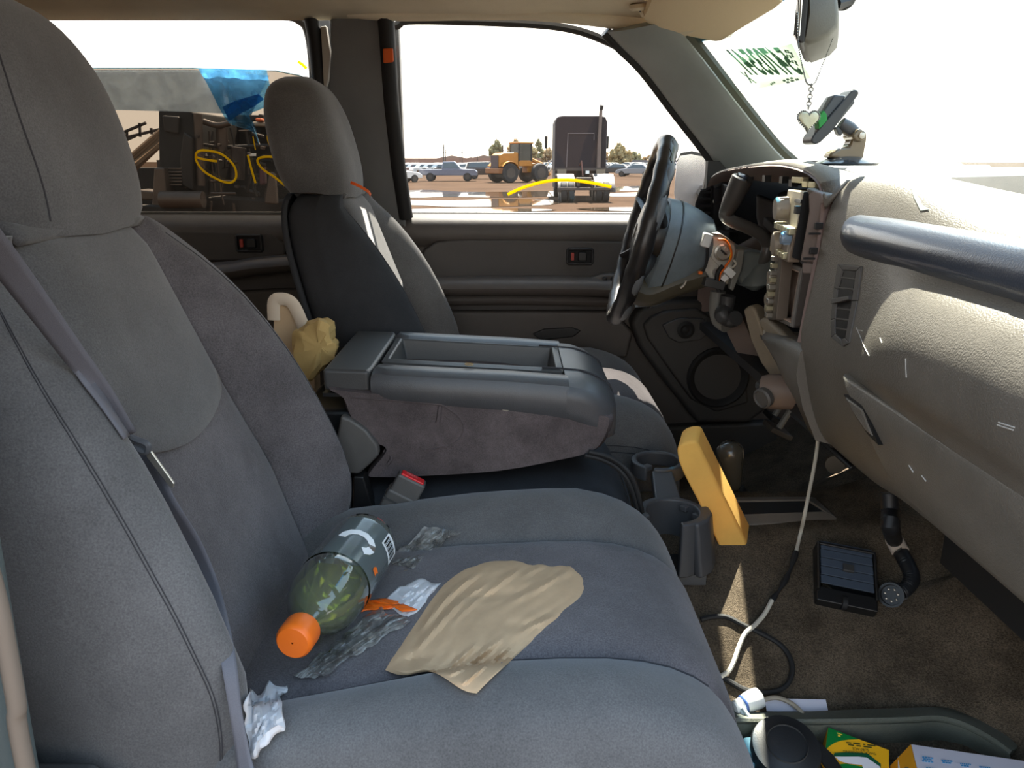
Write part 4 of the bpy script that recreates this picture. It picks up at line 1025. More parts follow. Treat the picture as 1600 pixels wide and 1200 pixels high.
def strap_mesh(path, ws, off, nm, depth=None):
    P = []; 
    for i, (a, b) in enumerate(path):
        a2, b2 = path[min(i + 1, len(path) - 1)]; a1, b1_ = path[max(i - 1, 0)]
        t = Vector((a2 - a1, b2 - b1_, 0)).normalized(); n = Vector((-t.y, t.x, 0)); w_ = ws[i]
        c = hit(TS, a, b, off)
        yy = c.y if c is not None else P[-1][0].y if P else .62
        if depth: yy = depth[i]
        A_ = W(a + n.x * w_, b + n.y * w_, y=yy); B_ = W(a - n.x * w_, b - n.y * w_, y=yy)
        for q, (sx_, sy_) in ((A_, (a + n.x * w_, b + n.y * w_)), (B_, (a - n.x * w_, b - n.y * w_))): pass
        P.append((A_, B_))
    m_ = len(P)
    A_ = cat([p[0] for p in P], 5); B_ = cat([p[1] for p in P], 5)
    # keep the strap in front of the cushion surface
    rows_ = []
    for a, b in zip(A_, B_):
        row = []
        for k in range(5):
            q = a + (b - a) * k / 4
            px, py = proj(q); h_ = hit(TS, px, py, off)
            if h_ is not None and h_.length < q.length: q = h_
            row.append(q)
        rows_.append(row)
    return obj(nm, MB().grid(rows_), WEB, SB, solid=.0016)
dep = [.50, .53, .565, .60, .63, .655, .675]
strap_mesh(up_pts, [26, 25, 24, 21, 18, 15, 11], .006, 'shoulder_webbing', dep)
low = [(212, 690), (232, 728), (262, 790), (300, 850), (328, 910), (345, 970), (358, 1040), (368, 1110), (380, 1180), (388, 1230)]
LP_ = [hit(TS, a, b, .010) for a, b in low]
LP_ = [q if q is not None else W(a, b, y=.60) for q, (a, b) in zip(LP_, low)]
for _ in range(2): LP_ = [LP_[0]] + [(LP_[i - 1] + LP_[i] * 2 + LP_[i + 1]) / 4 for i in range(1, len(LP_) - 1)] + [LP_[-1]]
LW = [6, 13, 15, 14, 12, 12, 12, 10, 11, 16]
for i, q in enumerate(LP_):                              # keep the picture position, only the depth is smoothed
    LP_[i] = W(low[i][0], low[i][1], y=q.y - .004)
lr = []
for i, q in enumerate(LP_):
    t_ = Vector((low[min(i + 1, 9)][0] - low[max(i - 1, 0)][0], low[min(i + 1, 9)][1] - low[max(i - 1, 0)][1], 0)).normalized(); n2_ = Vector((-t_.y, t_.x, 0)) * LW[i]
    tw_ = .014 * math.sin(i * .8)
    lr.append((W(low[i][0] + n2_.x, low[i][1] + n2_.y, y=q.y - .002 + tw_ * .3), W(low[i][0] - n2_.x, low[i][1] - n2_.y, y=q.y - .004 - tw_ * .3)))
la = cat([a for a, b in lr], 6); lb = cat([b for a, b in lr], 6)
obj('lap_webbing', MB().grid([[a + (b - a) * k / 4 for k in range(5)] for a, b in zip(la, lb)]), WEB, SB, solid=.0016)
def sp(px, py, l=.012):
    q = hit(TS, px, py, l); return q if q is not None else W(px, py, y=.68)
yl = min(sp(205, 690).y, .68)
LT = obj('latch_loop', MB().tube(cat([W(a, b, y=yl - .004) for a, b in [(178, 664), (180, 675), (188, 688), (205, 697), (226, 706), (231, 700), (228, 693), (210, 686), (196, 674), (190, 662), (183, 659)]], 5, True), .0036, 8, closed=True), mat('latch_grey_plastic', (78, 80, 84), .4), SB)
tg = [W(a, b, y=yl + .004) for a, b in [(222, 700), (236, 706), (272, 756), (271, 763), (264, 760), (230, 716)]]
obj('latch_tongue', MB().prism(tg, (0, .003, 0)), METAL, LT, bevel=.0008, label='shiny metal latch tongue')
# ------------------------------------------------------------------ driver belt bits
dq = [W(548, 285, y=1.66), W(560, 290, y=1.66), W(575, 299, y=1.70), W(579, 305, y=1.74)]
tpb = MB().band(cat(dq, 4), .006, .0015, (.3, -.2, .9))
setp(obj('tape_strip', tpb, ORANGET), 'thin orange tape strip under the far headrest', 'tape')
# ------------------------------------------------------------------ litter on the passenger seat
def patch(corners, n, m, hf, tree, off=.0015, edge=0, seed=0):
    A_, B_, C_, D_ = [Vector((a, b, 0)) for a, b in corners]; rows_ = []
    for i in range(n + 1):
        v = i / n; row = []
        for j in range(m + 1):
            u = j / m
            q = A_ * (1 - u) * (1 - v) + B_ * u * (1 - v) + C_ * u * v + D_ * (1 - u) * v
            if edge:
                e = min(u, 1 - u, v, 1 - v)
                if e < .12:
                    nn = noise.noise_vector(Vector((q.x * .05, q.y * .05, seed)))
                    q = q + Vector((nn.x, nn.y, 0)) * edge
            row.append(hit(tree, q.x, q.y, off + max(hf(u, v), 0)) or W(q.x, q.y, z=-.50))
        rows_.append(row)
    return rows_
def closed_sheet(rows_top, rows_bot):
    mb = MB(); mb.grid(rows_top); k = len(mb.v); n = len(rows_top); m = len(rows_top[0])
    mb.grid([list(r) for r in rows_bot])
    for i in range(n - 1):
        for j in (0, m - 1): mb.f.append((i * m + j, (i + 1) * m + j, k + (i + 1) * m + j, k + i * m + j))
    for j in range(m - 1):
        for i in (0, n - 1): mb.f.append((i * m + j, i * m + j + 1, k + i * m + j + 1, k + i * m + j))
    return mb
def bag_pt(u, v):    # u across the mouth, v from the mouth (A-B edge) to the far end
    L0 = cat([(602, 1047, 0), (628, 1002, 0), (672, 932, 0), (712, 893, 0), (752, 876, 0)], 8)
    R0 = cat([(745, 1081, 0), (790, 1040, 0), (850, 985, 0), (905, 940, 0), (931, 917, 0)], 8)
    i = v * (len(L0) - 1); k = min(int(i), len(L0) - 2); f = i - k
    a = L0[k] * (1 - f) + L0[k + 1] * f; b = R0[k] * (1 - f) + R0[k + 1] * f
    q = a + (b - a) * u
    if v > .6:
        tp = [(0, 752, 876), (.3, 800, 873), (.55, 850, 881), (.76, 893, 878), (1, 931, 917)]
        qt = Vector((lerp_tab([(a_, b_) for a_, b_, c_ in tp], u), lerp_tab([(a_, c_) for a_, b_, c_ in tp], u), 0)); w_ = ((v - .6) / .4) ** 1.6
        q = q * (1 - w_) + qt * w_
    if v < .15: q.y += -math.sin(math.pi * u) * 8 * (.15 - v) / .15 + 6 * math.sin(u * 9) * (.15 - v) / .15
    return q
BFOLD = [(.10, .30, .16, .78, .010, .05), (.16, .20, .30, .72, .008, .06), (.30, .35, .42, .95, .006, .05), (.22, .55, .62, .70, -.006, .06), (.45, .75, .55, 1.0, .006, .05),
         (.62, .05, .78, .42, .009, .05), (.80, .04, .88, .38, .008, .04), (.55, .10, .62, .35, .006, .04), (.85, .45, .98, .62, .007, .05), (.68, .48, .95, .50, -.005, .05), (.02, .02, .55, .10, .007, .06), (.05, .12, .35, .20, -.006, .05), (.58, .62, .80, .95, .005, .05), (.70, .25, .98, .30, -.006, .05)]
def bag_h(u, v):
    e = (4 * u * (1 - u)) ** .6 * (min(1, 4 * v) * min(1, 4 * (1 - v))) ** .7
    n1 = noise.noise(Vector((u * 3.1, v * 2.2, 3.3)))
    f1 = abs(noise.noise(Vector((u * 5 + v * 3, v * 1.5 - u * 2, 1.3))))
    f2 = abs(noise.noise(Vector((u * 9 - v * 4, v * 3 + u * 3, 7.7))))
    mouth = .020 * max(0, 1 - v / .22) * math.exp(-((u - .35) / .25) ** 2)
    h = .014 * e + .006 * n1 * e + .006 * (f1 - .2) * min(1, e * 2) + .003 * (f2 - .2) * min(1, e * 2) + mouth + .005
    for (x0, y0, x1, y1, a, w) in BFOLD:
        dx, dy = x1 - x0, y1 - y0; t = max(0, min(1, ((u - x0) * dx + (v - y0) * dy) / (dx * dx + dy * dy)))
        d = math.hypot(u - x0 - dx * t, v - y0 - dy * t)
        h += a * max(0, 1 - d / w) * (1 - abs(2 * t - 1) ** 3)
    return h
bt, bb = [], []
for i in range(57):
    v = i / 56; r1, r2 = [], []
    for j in range(57):
        u = j / 56; q = bag_pt(u, v)
        r1.append(hit(TS, q.x, q.y, .003 + max(bag_h(u, v), .001))); r2.append(hit(TS, q.x, q.y, .001))
    bt.append(r1); bb.append(r2)
BAGT = obj('paper_bag', closed_sheet(bt, bb), PAPER, smooth=16)
setp(BAGT, 'flattened brown kraft paper bag lying on the near seat cushion', 'bag')
# tissues
def crum(name, corners, seed, amp, m, lab, cat__, edge=10, n=18, mm=14, smooth=25, solid=.0012, base=.004, tree=None):
    def hf(u, v):
        e = (min(u, 1 - u, v, 1 - v) * 4); e = min(e, 1)
        return base + amp * (.35 + .65 * e) * (abs(noise.noise(Vector((u * 4, v * 4, seed)))) * 1.4 + .6 * abs(noise.noise(Vector((u * 9, v * 9, seed + 5)))))
    rows_ = patch(corners, n, mm, hf, tree or TS, edge=edge, seed=seed)
    return setp(obj(name, MB().grid(rows_), m, smooth=smooth, solid=solid), lab, cat__)
crum('crumpled_tissue', [(385, 1082), (444, 1066), (438, 1135), (388, 1190)], 2.1, .022, TISSUE, 'crumpled white tissue at the front corner of the near seat back', 'tissue', edge=16, base=.008)
crum('paper_napkin', [(598, 940), (655, 904), (690, 912), (640, 968)], 4.4, .012, TISSUE, 'torn white paper napkin between the bottle and the kraft bag', 'napkin', edge=9, base=.010)
ow = crum('orange_wrapper', [(552, 938), (600, 936), (648, 946), (560, 956)], 5.9, .008, mat('orange_wrapper_film', (240, 110, 30), .35), 'orange snack wrapper showing beneath the white napkin', 'wrapper', edge=4, n=8, base=.013)
crum('orange_scrap', [(612, 946), (630, 944), (651, 953), (628, 956)], 8.9, .003, MATS['orange_wrapper_film'], 'small orange scrap lying on the white napkin', 'wrapper', edge=2, n=6, mm=6, base=.026)
CLEAR = glass('clear_crinkle_film', (252, 252, 250), 1.3, rough=.14, haze=.34, hazec=(250, 250, 244), hvar=.7, hscale=50, ior=1.5)
crum('clear_plastic_wrapper', [(460, 1056), (592, 944), (640, 972), (490, 1062)], 1.2, .024, CLEAR, 'long clear plastic wrapper in front of the orange bottle cap', 'wrapper', edge=9, n=26, mm=20, smooth=14, solid=0, base=.012)
crum('clear_plastic_wrapper', [(592, 890), (660, 826), (722, 832), (640, 888)], 3.7, .018, CLEAR, 'clear twisted plastic wrapper behind the bottle by the buckle', 'wrapper', edge=9, n=22, mm=18, smooth=14, solid=0, base=.010)
pn = [hit(TS, a, b, .006) for a, b in [(588, 906), (600, 902), (632, 895)]]
PN = thing('metal_pen_tip', 'small shiny metal rod lying beside the clear wrapper', 'rod', pn[1])
obj('rod_shaft', MB().tube(pn, .0028, 10), METAL, PN); obj('rod_collar', MB().tube([pn[0], pn[0] + (pn[1] - pn[0]) * .4], .0042, 10), METAL, PN); obj('rod_tip', MB().tube([pn[2], pn[2] + (pn[2] - pn[1]) * .15], .0036, 10), METAL, PN)
zp = [hit(TS, a, b, .002) for a, b in [(562, 1012), (590, 1011), (625, 1009)]]
# crumbs on the cushion
cm = MB(); rnd = random.Random(3)
for k in range(150):
    px = rnd.uniform(420, 1090); py = rnd.uniform(960, 1110) if rnd.random() < .6 else rnd.uniform(800, 1110)
    q = hit(TS, px, py, .001)
    if q is not None and q.z < -.47 and q.x > -.30 and .70 < q.y < .96:
        s = rnd.uniform(.0004, .0010)
        cm.box(q, (s, s * 1.6, s), Matrix.Rotation(rnd.random() * 3, 3, 'Z'))
setp(obj('seat_crumbs', cm, mat('crumb_white', (200, 196, 188), .9), smooth=0), 'scattered pale crumbs and lint over the near seat cushion', 'crumbs', kind='stuff')
# drink bottle
cap_c = Vector((-.226, .690, -.478)); base_c = Vector((-.194, .895, -.480))
ba = (base_c - cap_c).normalized(); BLN = (base_c - cap_c).length
BT = thing('drink_bottle', 'clear plastic sports drink bottle with orange cap lying on the near seat', 'bottle', cap_c.lerp(base_c, .5) - Vector((0, 0, .043)))
prof = [(.016, .020), (.0165, .034), (.022, .042), (.033, .056), (.041, .075), (.0435, .095), (.0435, .108), (.0415, .116), (.0415, .120), (.0430, .126), (.0430, .150), (.0405, .158), (.0405, .172), (.0430, .180), (.0430, .208), (.041, .222), (.034, .232), (.022, .230), (.001, .226)]
BOT = glass('bottle_plastic', (236, 246, 240), 2.2, rough=.02, haze=.13, hazec=(226, 240, 234), ior=1.5)
obj('bottle_shell', MB().lathe(prof, cap_c, ba, 36, cap=False), BOT, BT)
obj('screw_cap', MB().lathe([(.001, -.004), (.017, -.004), (.0195, -.001), (.0200, .003), (.0200, .021), (.019, .024), (.012, .024)], cap_c, ba, 32, cap=False), ORANGE, BT, label='orange screw cap')
# leftover drink lying along the lower side of the bottle
liq = []
u_ = ba.orthogonal().normalized(); w_ = ba.cross(u_)
for r_, d in [(.014, .026), (.0158, .034), (.031, .056), (.039, .075), (.0415, .095), (.0415, .108), (.0398, .118), (.041, .126), (.041, .145), (.0395, .158)]:
    ring = []
    for k in range(28):
        a = 2 * math.pi * k / 28
        q = cap_c + ba * d + (u_ * math.cos(a) + w_ * math.sin(a)) * r_
        lim = cap_c.z + .004 + .004 * math.sin(d * 30)
        if q.z > lim: q = Vector((q.x, q.y, lim))
        ring.append(q)
    liq.append(ring)
obj('leftover_drink', MB().loft(liq), glass('yellow_green_drink', (214, 216, 96), 1.0, haze=.30, hazec=(206, 206, 70)), BT, label='yellow green leftover drink')
def on_bottle(ang, d, r=None):   # ang: 0 = towards the camera/up
    cam_dir = (-(cap_c + ba * d)).normalized(); n0 = (cam_dir - ba * cam_dir.dot(ba)).normalized(); s0 = ba.cross(n0)
    rr = (lerp_tab([(a, b) for b, a in [(p[0], p[1]) for p in prof]], d) if r is None else r) + .0006
    return cap_c + ba * d + (n0 * math.cos(R(ang)) + s0 * math.sin(R(ang))) * rr
def label_patch(a0_, a1_, d0, d1, m, nm, lab=None, n=8, parent=BT, off=0):
    rows_ = [[on_bottle(a0_ + (a1_ - a0_) * j / n, d0 + (d1 - d0) * i / 4, .0434 + off) for j in range(n + 1)] for i in range(5)]
    return obj(nm, MB().grid(rows_), m, parent, label=lab)
s_ = -1 if proj(on_bottle(40, .17))[0] > proj(on_bottle(-40, .17))[0] else 1
LABG = glass('label_film', (176, 190, 192), 1.6, rough=.15, haze=.5, hazec=(160, 174, 178))
label_patch(-150, 150, .112, .206, LABG, 'label_wrap', n=30)
BARW = mat('label_white', (232, 236, 238), .5); BARB = mat('label_black', (24, 26, 28), .5)
bl = label_patch(s_ * -22, s_ * -62, .178, .206, BARW, 'barcode_panel', 'white barcode panel', off=.0006)
for k in range(15):
    w2 = 1.0 + 1.2 * ((k * 7) % 3 == 0)
    a = -24.5 - k * 2.35
    rows_ = [[on_bottle(s_ * (a - q * w2), d, .0447) for q in (0, 1)] for d in (.181, .200)]
    obj('barcode_bar', MB().grid(rows_), BARB, bl)
# white swoosh letter form and orange emblem
sw = [(12 + 26 * math.cos(t * .45), .150 + .017 * math.sin(t * .45)) for t in range(0, 10)]
obj('label_letter', MB().band([on_bottle(s_ * a, d, .0442) for a, d in sw], .010, .0006, ba), BARW, BT, label='curved white printed letter form')
obj('label_emblem', MB().grid([[on_bottle(s_ * (-36 - 11 * i / 4 + 2 * math.sin(j)), .128 + .010 * j / 4, .0447) for i in range(5)] for j in range(5)]), ORANGE, BT, label='small orange emblem')
for a0_, a1_, d0, d1 in [(-8, 8, .062, .090), (-42, -56, .068, .092)]:
    pass
# ------------------------------------------------------------------ paper cup and bag behind the seats
pc = W(450, 490, y=1.55)
CUP = thing('food_tray', 'pale cardboard food tray tucked between the seat backs', 'tray', (pc.x, pc.y, -.54))
rim_ = [W(a, b, y=1.42) for a, b in [(428, 500), (428, 472), (438, 467), (452, 470), (462, 482), (474, 510), (484, 540)]]
obj('tray_wall', MB().tube(cat(rim_, 4), .004, 8, flat=.012, up=(0, 1, 0)), mat('pale_cardboard', (222, 206, 186), .8), CUP)
obj('tray_face', MB().prism([W(a, b, y=1.435) for a, b in [(428, 560), (428, 478), (438, 472), (450, 476), (458, 488), (482, 545), (490, 600)]], (0, .004, 0)), mat('cream_cardboard', (214, 186, 150), .8), CUP)
obj('tray_base', MB().prism([W(a, b, y=1.42) for a, b in [(428, 560), (490, 560), (492, 606), (428, 610)]], (0, .04, -.03)), MATS['cream_cardboard'], CUP)
bpts = [(457, 525), (468, 512), (482, 502), (500, 498), (512, 503), (518, 515), (520, 530), (528, 545), (524, 560), (508, 575), (498, 590), (480, 600), (462, 580)]
rs = []
for k, (y, s) in enumerate([(1.36, .8), (1.345, .97), (1.33, .9), (1.325, .6), (1.322, .2)][::-1]):
    P = [W(a, b, y=y) for a, b in bpts]; c = sum(P, Vector()) / len(P)
    r_ = []
    P = cat(P, 4, True)
    for i, p in enumerate(P):
        q = c + (p - c) * s; nn = noise.noise_vector(q * 38 + Vector((0, k * .7, 2))); n4 = noise.noise_vector(q * 110); r_.append(q + nn * .007 + n4 * .004)
    rs.append(r_)
rs += [[p + Vector((0, .05, 0)) for p in rs[-1]], [p * 1 + Vector((0, .07, 0)) for p in [sum(rs[-1], Vector()) / len(rs[-1]) + (p - sum(rs[-1], Vector()) / len(rs[-1])) * .6 for p in rs[-1]]]]
setp(obj('crumpled_paper_bag', MB().loft(rs), mat('yellow_kraft_paper', (196, 164, 104), .85, bump=.3, bscale=80, var=.1), smooth=20), 'crumpled yellowish paper bag wedged behind the folded armrest', 'bag')
# ------------------------------------------------------------------ things on the cab floor
def fl(px, py, lift=.0): return hit(TF, px, py, lift)
def flz(p, h): return Vector((p.x, p.y, floor_z(p.x, p.y) + h))
# cup holder bolted to the front of the jump seat
CUPM = mat('cup_holder_grey', (74, 74, 76), .45, bump=.2, bscale=700)
c1 = W(1036, 805, y=1.20); c2 = W(1032, 745, y=1.40); c1.x = .272; c2.x = .272
c1 = Vector((.275, 1.205, -.575)); c2 = Vector((.285, 1.40, -.560))
CH = thing('cup_holder', 'grey two-ring cup holder in front of the centre jump seat', 'cup holder', (.27, 1.30, floor_z(.27, 1.3)))
def annulus(c, r0, r1, z0, z1, a0_, a1_, n=24):
    mb = MB(); rr = []
    for k in range(n + 1):
        a = R(a0_ + (a1_ - a0_) * k / n); d = Vector((math.cos(a), math.sin(a), 0))
        rr.append([c + d * r0 + Vector((0, 0, z0)), c + d * r1 + Vector((0, 0, z0)), c + d * r1 + Vector((0, 0, z1)), c + d * r0 + Vector((0, 0, z1))])
    return mb.loft(rr)
obj('cup_ring', annulus(c1, .044, .058, -.10, .0, -85, 205), CUPM, CH, bevel=.004)
obj('cup_ring', annulus(c2, .040, .052, -.03, .0, -110, 235), CUPM, CH, bevel=.004)
obj('cup_floor', MB().lathe([(.045, -.098), (.045, -.088), (.001, -.088)], c1, (0, 0, 1), 24), RUB, CH)
obj('cup_floor', MB().lathe([(.042, -.10), (.042, -.09), (.001, -.09)], c2, (0, 0, 1), 24), RUB, CH)
wall = [c1 + Vector((.030, -.056, 0)), c1 + Vector((.052, -.040, .002)), c1 + Vector((.066, -.01, .002)), c1 + Vector((.066, .03, 0)), c1 + Vector((.050, .03, 0)), c1 + Vector((.044, -.02, 0)), c1 + Vector((.02, -.044, 0))]
lowz = floor_z(.29, 1.2) - c1.z
mbw = MB().hexa(wall, [p + Vector((.012, -.004, lowz)) for p in wall])
obj('front_wall', mbw, CUPM, CH, bevel=.006, bseg=3)
obj('bridge', MB().hexa([c1 + Vector((-.02, .05, -.006)), c1 + Vector((.028, .048, -.006)), c2 + Vector((.02, -.045, -.004)), c2 + Vector((-.02, -.045, -.004))], [p + Vector((0, 0, -.02)) for p in (c1 + Vector((-.02, .05, -.006)), c1 + Vector((.028, .048, -.006)), c2 + Vector((.02, -.045, -.004)), c2 + Vector((-.02, -.045, -.004)))]), CUPM, CH, bevel=.004)
for q in (c1 + Vector((.030, .030, -.01)), c1 + Vector((.046, .002, -.012)), c2 + Vector((-.026, -.028, -.006))):
    obj('cup_tab', MB().box(q, (.018, .014, .010), Matrix.Rotation(R(40), 3, 'Z')), CUPM, CH, bevel=.002)
obj('holder_base', MB().hexa([Vector((.21, 1.16, c1.z - .1)), Vector((.33, 1.16, c1.z - .1)), Vector((.33, 1.45, c1.z - .08)), Vector((.21, 1.45, c1.z - .08))], [Vector((x, y, floor_z(x, y))) for x, y in ((.21, 1.16), (.33, 1.16), (.33, 1.45), (.21, 1.45))]), CUPM, CH, bevel=.004)
# black cord over the jump seat to the cup holder
cp = [W(920, 706, y=1.145), W(945, 712, y=1.145), W(968, 724, y=1.145), W(985, 742, y=1.14), W(995, 765, y=1.14), W(1001, 790, y=1.14), W(1003, 800, y=1.145)]
CORD = MB(); CORD.tube(cat(cp, 6), .0042, 8); CORD.tube([p + Vector((-.006, 0, -.006)) for p in cat(cp, 6)], .0042, 8)
setp(obj('power_cable', CORD, RUB), 'black twin cord running from the armrest down to the cup holder', 'cable')
# yellow foam block
fb = [(1057, 702), (1064, 694), (1076, 690), (1089, 690), (1092, 696), (1167, 848), (1166, 855), (1156, 862), (1140, 866), (1128, 863), (1122, 852), (1090, 784), (1068, 742), (1060, 722)]
F0 = [W(a, b, y=1.205 + .00012 * (b - 690)) for a, b in fb]
F1 = [p + Vector((.018, .050, .012)) for p in F0]
fz = min(p.z for p in F0)
setp(obj('foam_block', MB().hexa(F0, F1), FOAM, bevel=.009, bseg=4), 'worn yellow foam block leaning on the cup holder', 'foam block')
sc2 = [W(a, b, y=1.2425) for a, b in [(1107, 753), (1112, 754), (1116, 759), (1114, 761)]]
# floor shifter for four wheel drive
s0 = W(1152, 800, y=1.47); s0.z = floor_z(s0.x, 1.47); s1 = W(1148, 760, y=1.45)
SH4 = thing('floor_shifter', 'short floor shift lever with a dark pear-shaped knob', 'shift lever', s0)
obj('shifter_rod', MB().tube([s0, W(1150, 780, y=1.46), s1], .007, 10), mat('dark_rod', (40, 40, 36), .4), SH4)
k1 = W(1139, 694, y=1.44); kv = k1 - s1
obj('shifter_knob', MB().lathe([(.012, -.002), (.014, .004), (.018, kv.length * .3), (.025, kv.length * .65), (.027, kv.length * .8), (.025, kv.length * .92), (.017, kv.length), (.001, kv.length * 1.02)], s1, kv, 22), mat('knob_dark_plastic', (70, 66, 58), .25, coat=.4), SH4)
obj('shifter_boot', MB().lathe([(.03, 0), (.024, .012), (.012, .022), (.009, .026)], s0 - Vector((0, 0, .004)), (0, 0, 1), 16), RUB, SH4)
# opening in the hump: raised rectangular surround with a dark well
OP = thing('tunnel_cover_frame', 'grey metal frame around the opening on the transmission hump', 'frame', (.5, 1.34, -.645))
fo = [W(1150, 803, z=-.632), W(1290, 800, z=-.632), W(1312, 812, z=-.632), W(1296, 800, z=-.632)]
oq = [W(1146, 782, z=-.628), W(1262, 780, z=-.628), W(1288, 797, z=-.628), W(1152, 802, z=-.628)]
ow_ = [W(1128, 776, z=-.630), W(1272, 775, z=-.630), W(1312, 812, z=-.640), W(1140, 822, z=-.640)]
f = MB()
for k in range(4):
    k2 = (k + 1) % 4
    f.hexa([ow_[k], ow_[k2], oq[k2], oq[k]], [p - Vector((0, 0, .016)) for p in (ow_[k], ow_[k2], oq[k2], oq[k])])
obj('frame_ring', f, mat('frame_brown_grey', (96, 88, 80), .6, var=.15), OP, bevel=.004)
obj('well_floor', MB().hexa([p - Vector((0, 0, .004)) for p in oq], [p - Vector((0, 0, .012)) for p in oq]), RUB, OP)
obj('frame_screw', MB().lathe([(.009, 0), (.009, .004), (.004, .006), (.001, .003)], W(1160, 821, z=-.640), (0, -.3, 1), 12), RUB, OP)
# dusty cast debris and fittings in the driver footwell
q = W(1304, 724, y=1.6)
JB = thing('junction_fitting', 'brown round electrical fitting hanging in the dark footwell', 'fitting', q)
obj('fitting_body', MB().lathe([(.020, 0), (.022, .01), (.020, .02), (.001, .02)], q, (-.4, -1, .2), 14), mat('fitting_brown', (92, 78, 58), .5), JB)
obj('fitting_bracket', MB().tube(cat([q, q + Vector((.02, .02, .03)), q + Vector((.02, .05, .14)), q + Vector((.02, .1, .26))], 4), .006, 8), GREYM, JB)
# pedals
for px, py, w_, h_, y, nm, lb in [(1208, 652, .035, .05, 1.95, 'accelerator_pedal', 'dark upright pedal lever deep in the driver footwell'), (1215, 672, .06, .03, 1.85, 'brake_pedal', 'flat brown-grey brake pedal deep in the driver footwell')]:
    q = W(px, py, y=y); T_ = thing(nm, lb, 'pedal', q)
    obj('pedal_pad', MB().box(q, (w_, .07, .014), Matrix.Rotation(R(25), 3, 'Y')), RUB if 'accel' in nm else mat('pedal_brown', (76, 68, 60), .6), T_, bevel=.003)
    obj('pedal_arm', MB().tube([q, q + Vector((.05, 0, .10)), q + Vector((.16, 0, .24))], .008, 8), GREYM, T_)
# white phone cable hanging from the under-dash tray, spliced black, ending white on the carpet
wp = [W(1279, 676, y=1.32), W(1276, 705, y=1.30), W(1271, 735, y=1.28), W(1264, 770, y=1.25), W(1257, 805, y=1.22)] + [fl(a, b, .014) for a, b in [(1251, 832), (1244, 862), (1234, 892), (1220, 918), (1206, 938), (1194, 960), (1178, 978), (1164, 990), (1154, 1012), (1146, 1035), (1137, 1050), (1120, 1060)]]
WC = thing('phone_cable', 'dirty white charging cable hanging from the dash to the carpet', 'cable', wp[8])
obj('cable_upper', MB().tube(cat(wp[:7], 5), .0032, 8), CABLEW, WC)
obj('cable_splice', MB().tube(cat(wp[6:10], 5), [.0042 + .0014 * math.sin(i) for i in range(16)], 8), RUB, WC, label='black taped splice')
obj('cable_lower', MB().tube(cat(wp[9:], 5), .0038, 8), CABLEW, WC)
# black cable loop
lp = [fl(a, b, .010) for a, b in [(1095, 968), (1112, 964), (1135, 964), (1160, 976), (1190, 990), (1220, 1008), (1236, 1032), (1236, 1058), (1222, 1076), (1195, 1082), (1165, 1078), (1142, 1066), (1120, 1052)]]
setp(obj('black_cable', MB().tube(cat(lp, 6), .0042, 8), RUB), 'thin black cable looped on the passenger carpet', 'cable')
# loose square air vent
vc = fl(1315, 905)
nx = Vector((.95, -.22, -.10)).normalized()
nn = Vector((0, -.55, .84)); nn = (nn - nx * nn.dot(nx)).normalized(); ny = nn.cross(nx)
VT = thing('loose_air_vent', 'loose square black air vent with blue-grey slats on the carpet', 'air vent', vc)
M4 = Matrix((nx, ny, nn)).transposed()
def vp(a, b, c): return vc + nx * a + ny * b + nn * c
bw, bh = .048, .046
fb_ = MB()
fb_.box(vp(0, bh - .003, .018), (bw * 2, .006, .034), M4); fb_.box(vp(0, -bh - .004, .014), (bw * 2, .026, .028), M4)
fb_.box(vp(-bw + .002, 0, .018), (.005, bh * 2, .034), M4); fb_.box(vp(bw - .002, 0, .018), (.005, bh * 2, .034), M4); fb_.box(vp(0, 0, .004), (bw * 2, bh * 2, .006), M4)
obj('vent_housing', fb_, PLB, VT, bevel=.003)
SL = mat('slat_blue_grey', (74, 84, 98), .45)
for k in range(5):
    obj('vent_slat', MB().box(vp(0, -bh + .022 + k * .0165, .030), (bw * 2 - .012, .0150, .003), M4 @ Matrix.Rotation(R(-10), 3, 'X')), SL, VT)
obj('slat_slider', MB().box(vp(.002, .004, .033), (.018, .014, .007), M4), PLD, VT, bevel=.0015)
obj('thumbwheel', MB().lathe([(.012, -.004), (.012, .004)], vp(-.004, -bh - .010, .022), nx, 16), RUB, VT)
# wiring harness with a round connector
hp_ = [W(1389, 770, y=1.06), W(1391, 800, y=1.05), W(1392, 825, y=1.03)] + [fl(a, b, .012) for a, b in [(1398, 845), (1410, 868), (1419, 885), (1425, 903), (1418, 918), (1406, 926)]]
HN_ = thing('wiring_harness', 'black corrugated wiring harness with a round plug and white tag', 'harness', hp_[5])
hpc = cat(hp_, 8)
obj('harness_sleeve', MB().tube(hpc, [.0125 + .0009 * (i % 2) for i in range(len(hpc))], 12), mat('harness_black', (26, 28, 32), .5), HN_)
t0 = hp_[3]; t1 = hp_[4]; tv = (t1 - t0)
obj('harness_tag', MB().tube([t0 - tv * .15, t0 + tv * .75], .0150, 14), mat('tag_white', (206, 192, 178), .6), HN_, label='white printed tag')
for k in range(4): obj('tag_print', MB().box(t0 + tv * (.05 + .18 * k) - ray(1400, 850).normalized() * .0152, (.010, .001, .002), Matrix.Rotation(R(-45), 3, 'Y')), PLD, HN_)
pc_ = fl(1394, 930, .016); pv = Vector((-.55, -.62, .42)).normalized()
PLG_ = obj('round_plug', MB().lathe([(.014, -.030), (.020, -.024), (.020, -.016), (.0225, -.014), (.0225, -.008), (.018, -.006), (.020, .006), (.0205, .010), (.017, .010), (.016, .002), (.001, .002)], pc_, pv, 20), PLB, HN_)
uu = pv.orthogonal().normalized(); vv = pv.cross(uu)
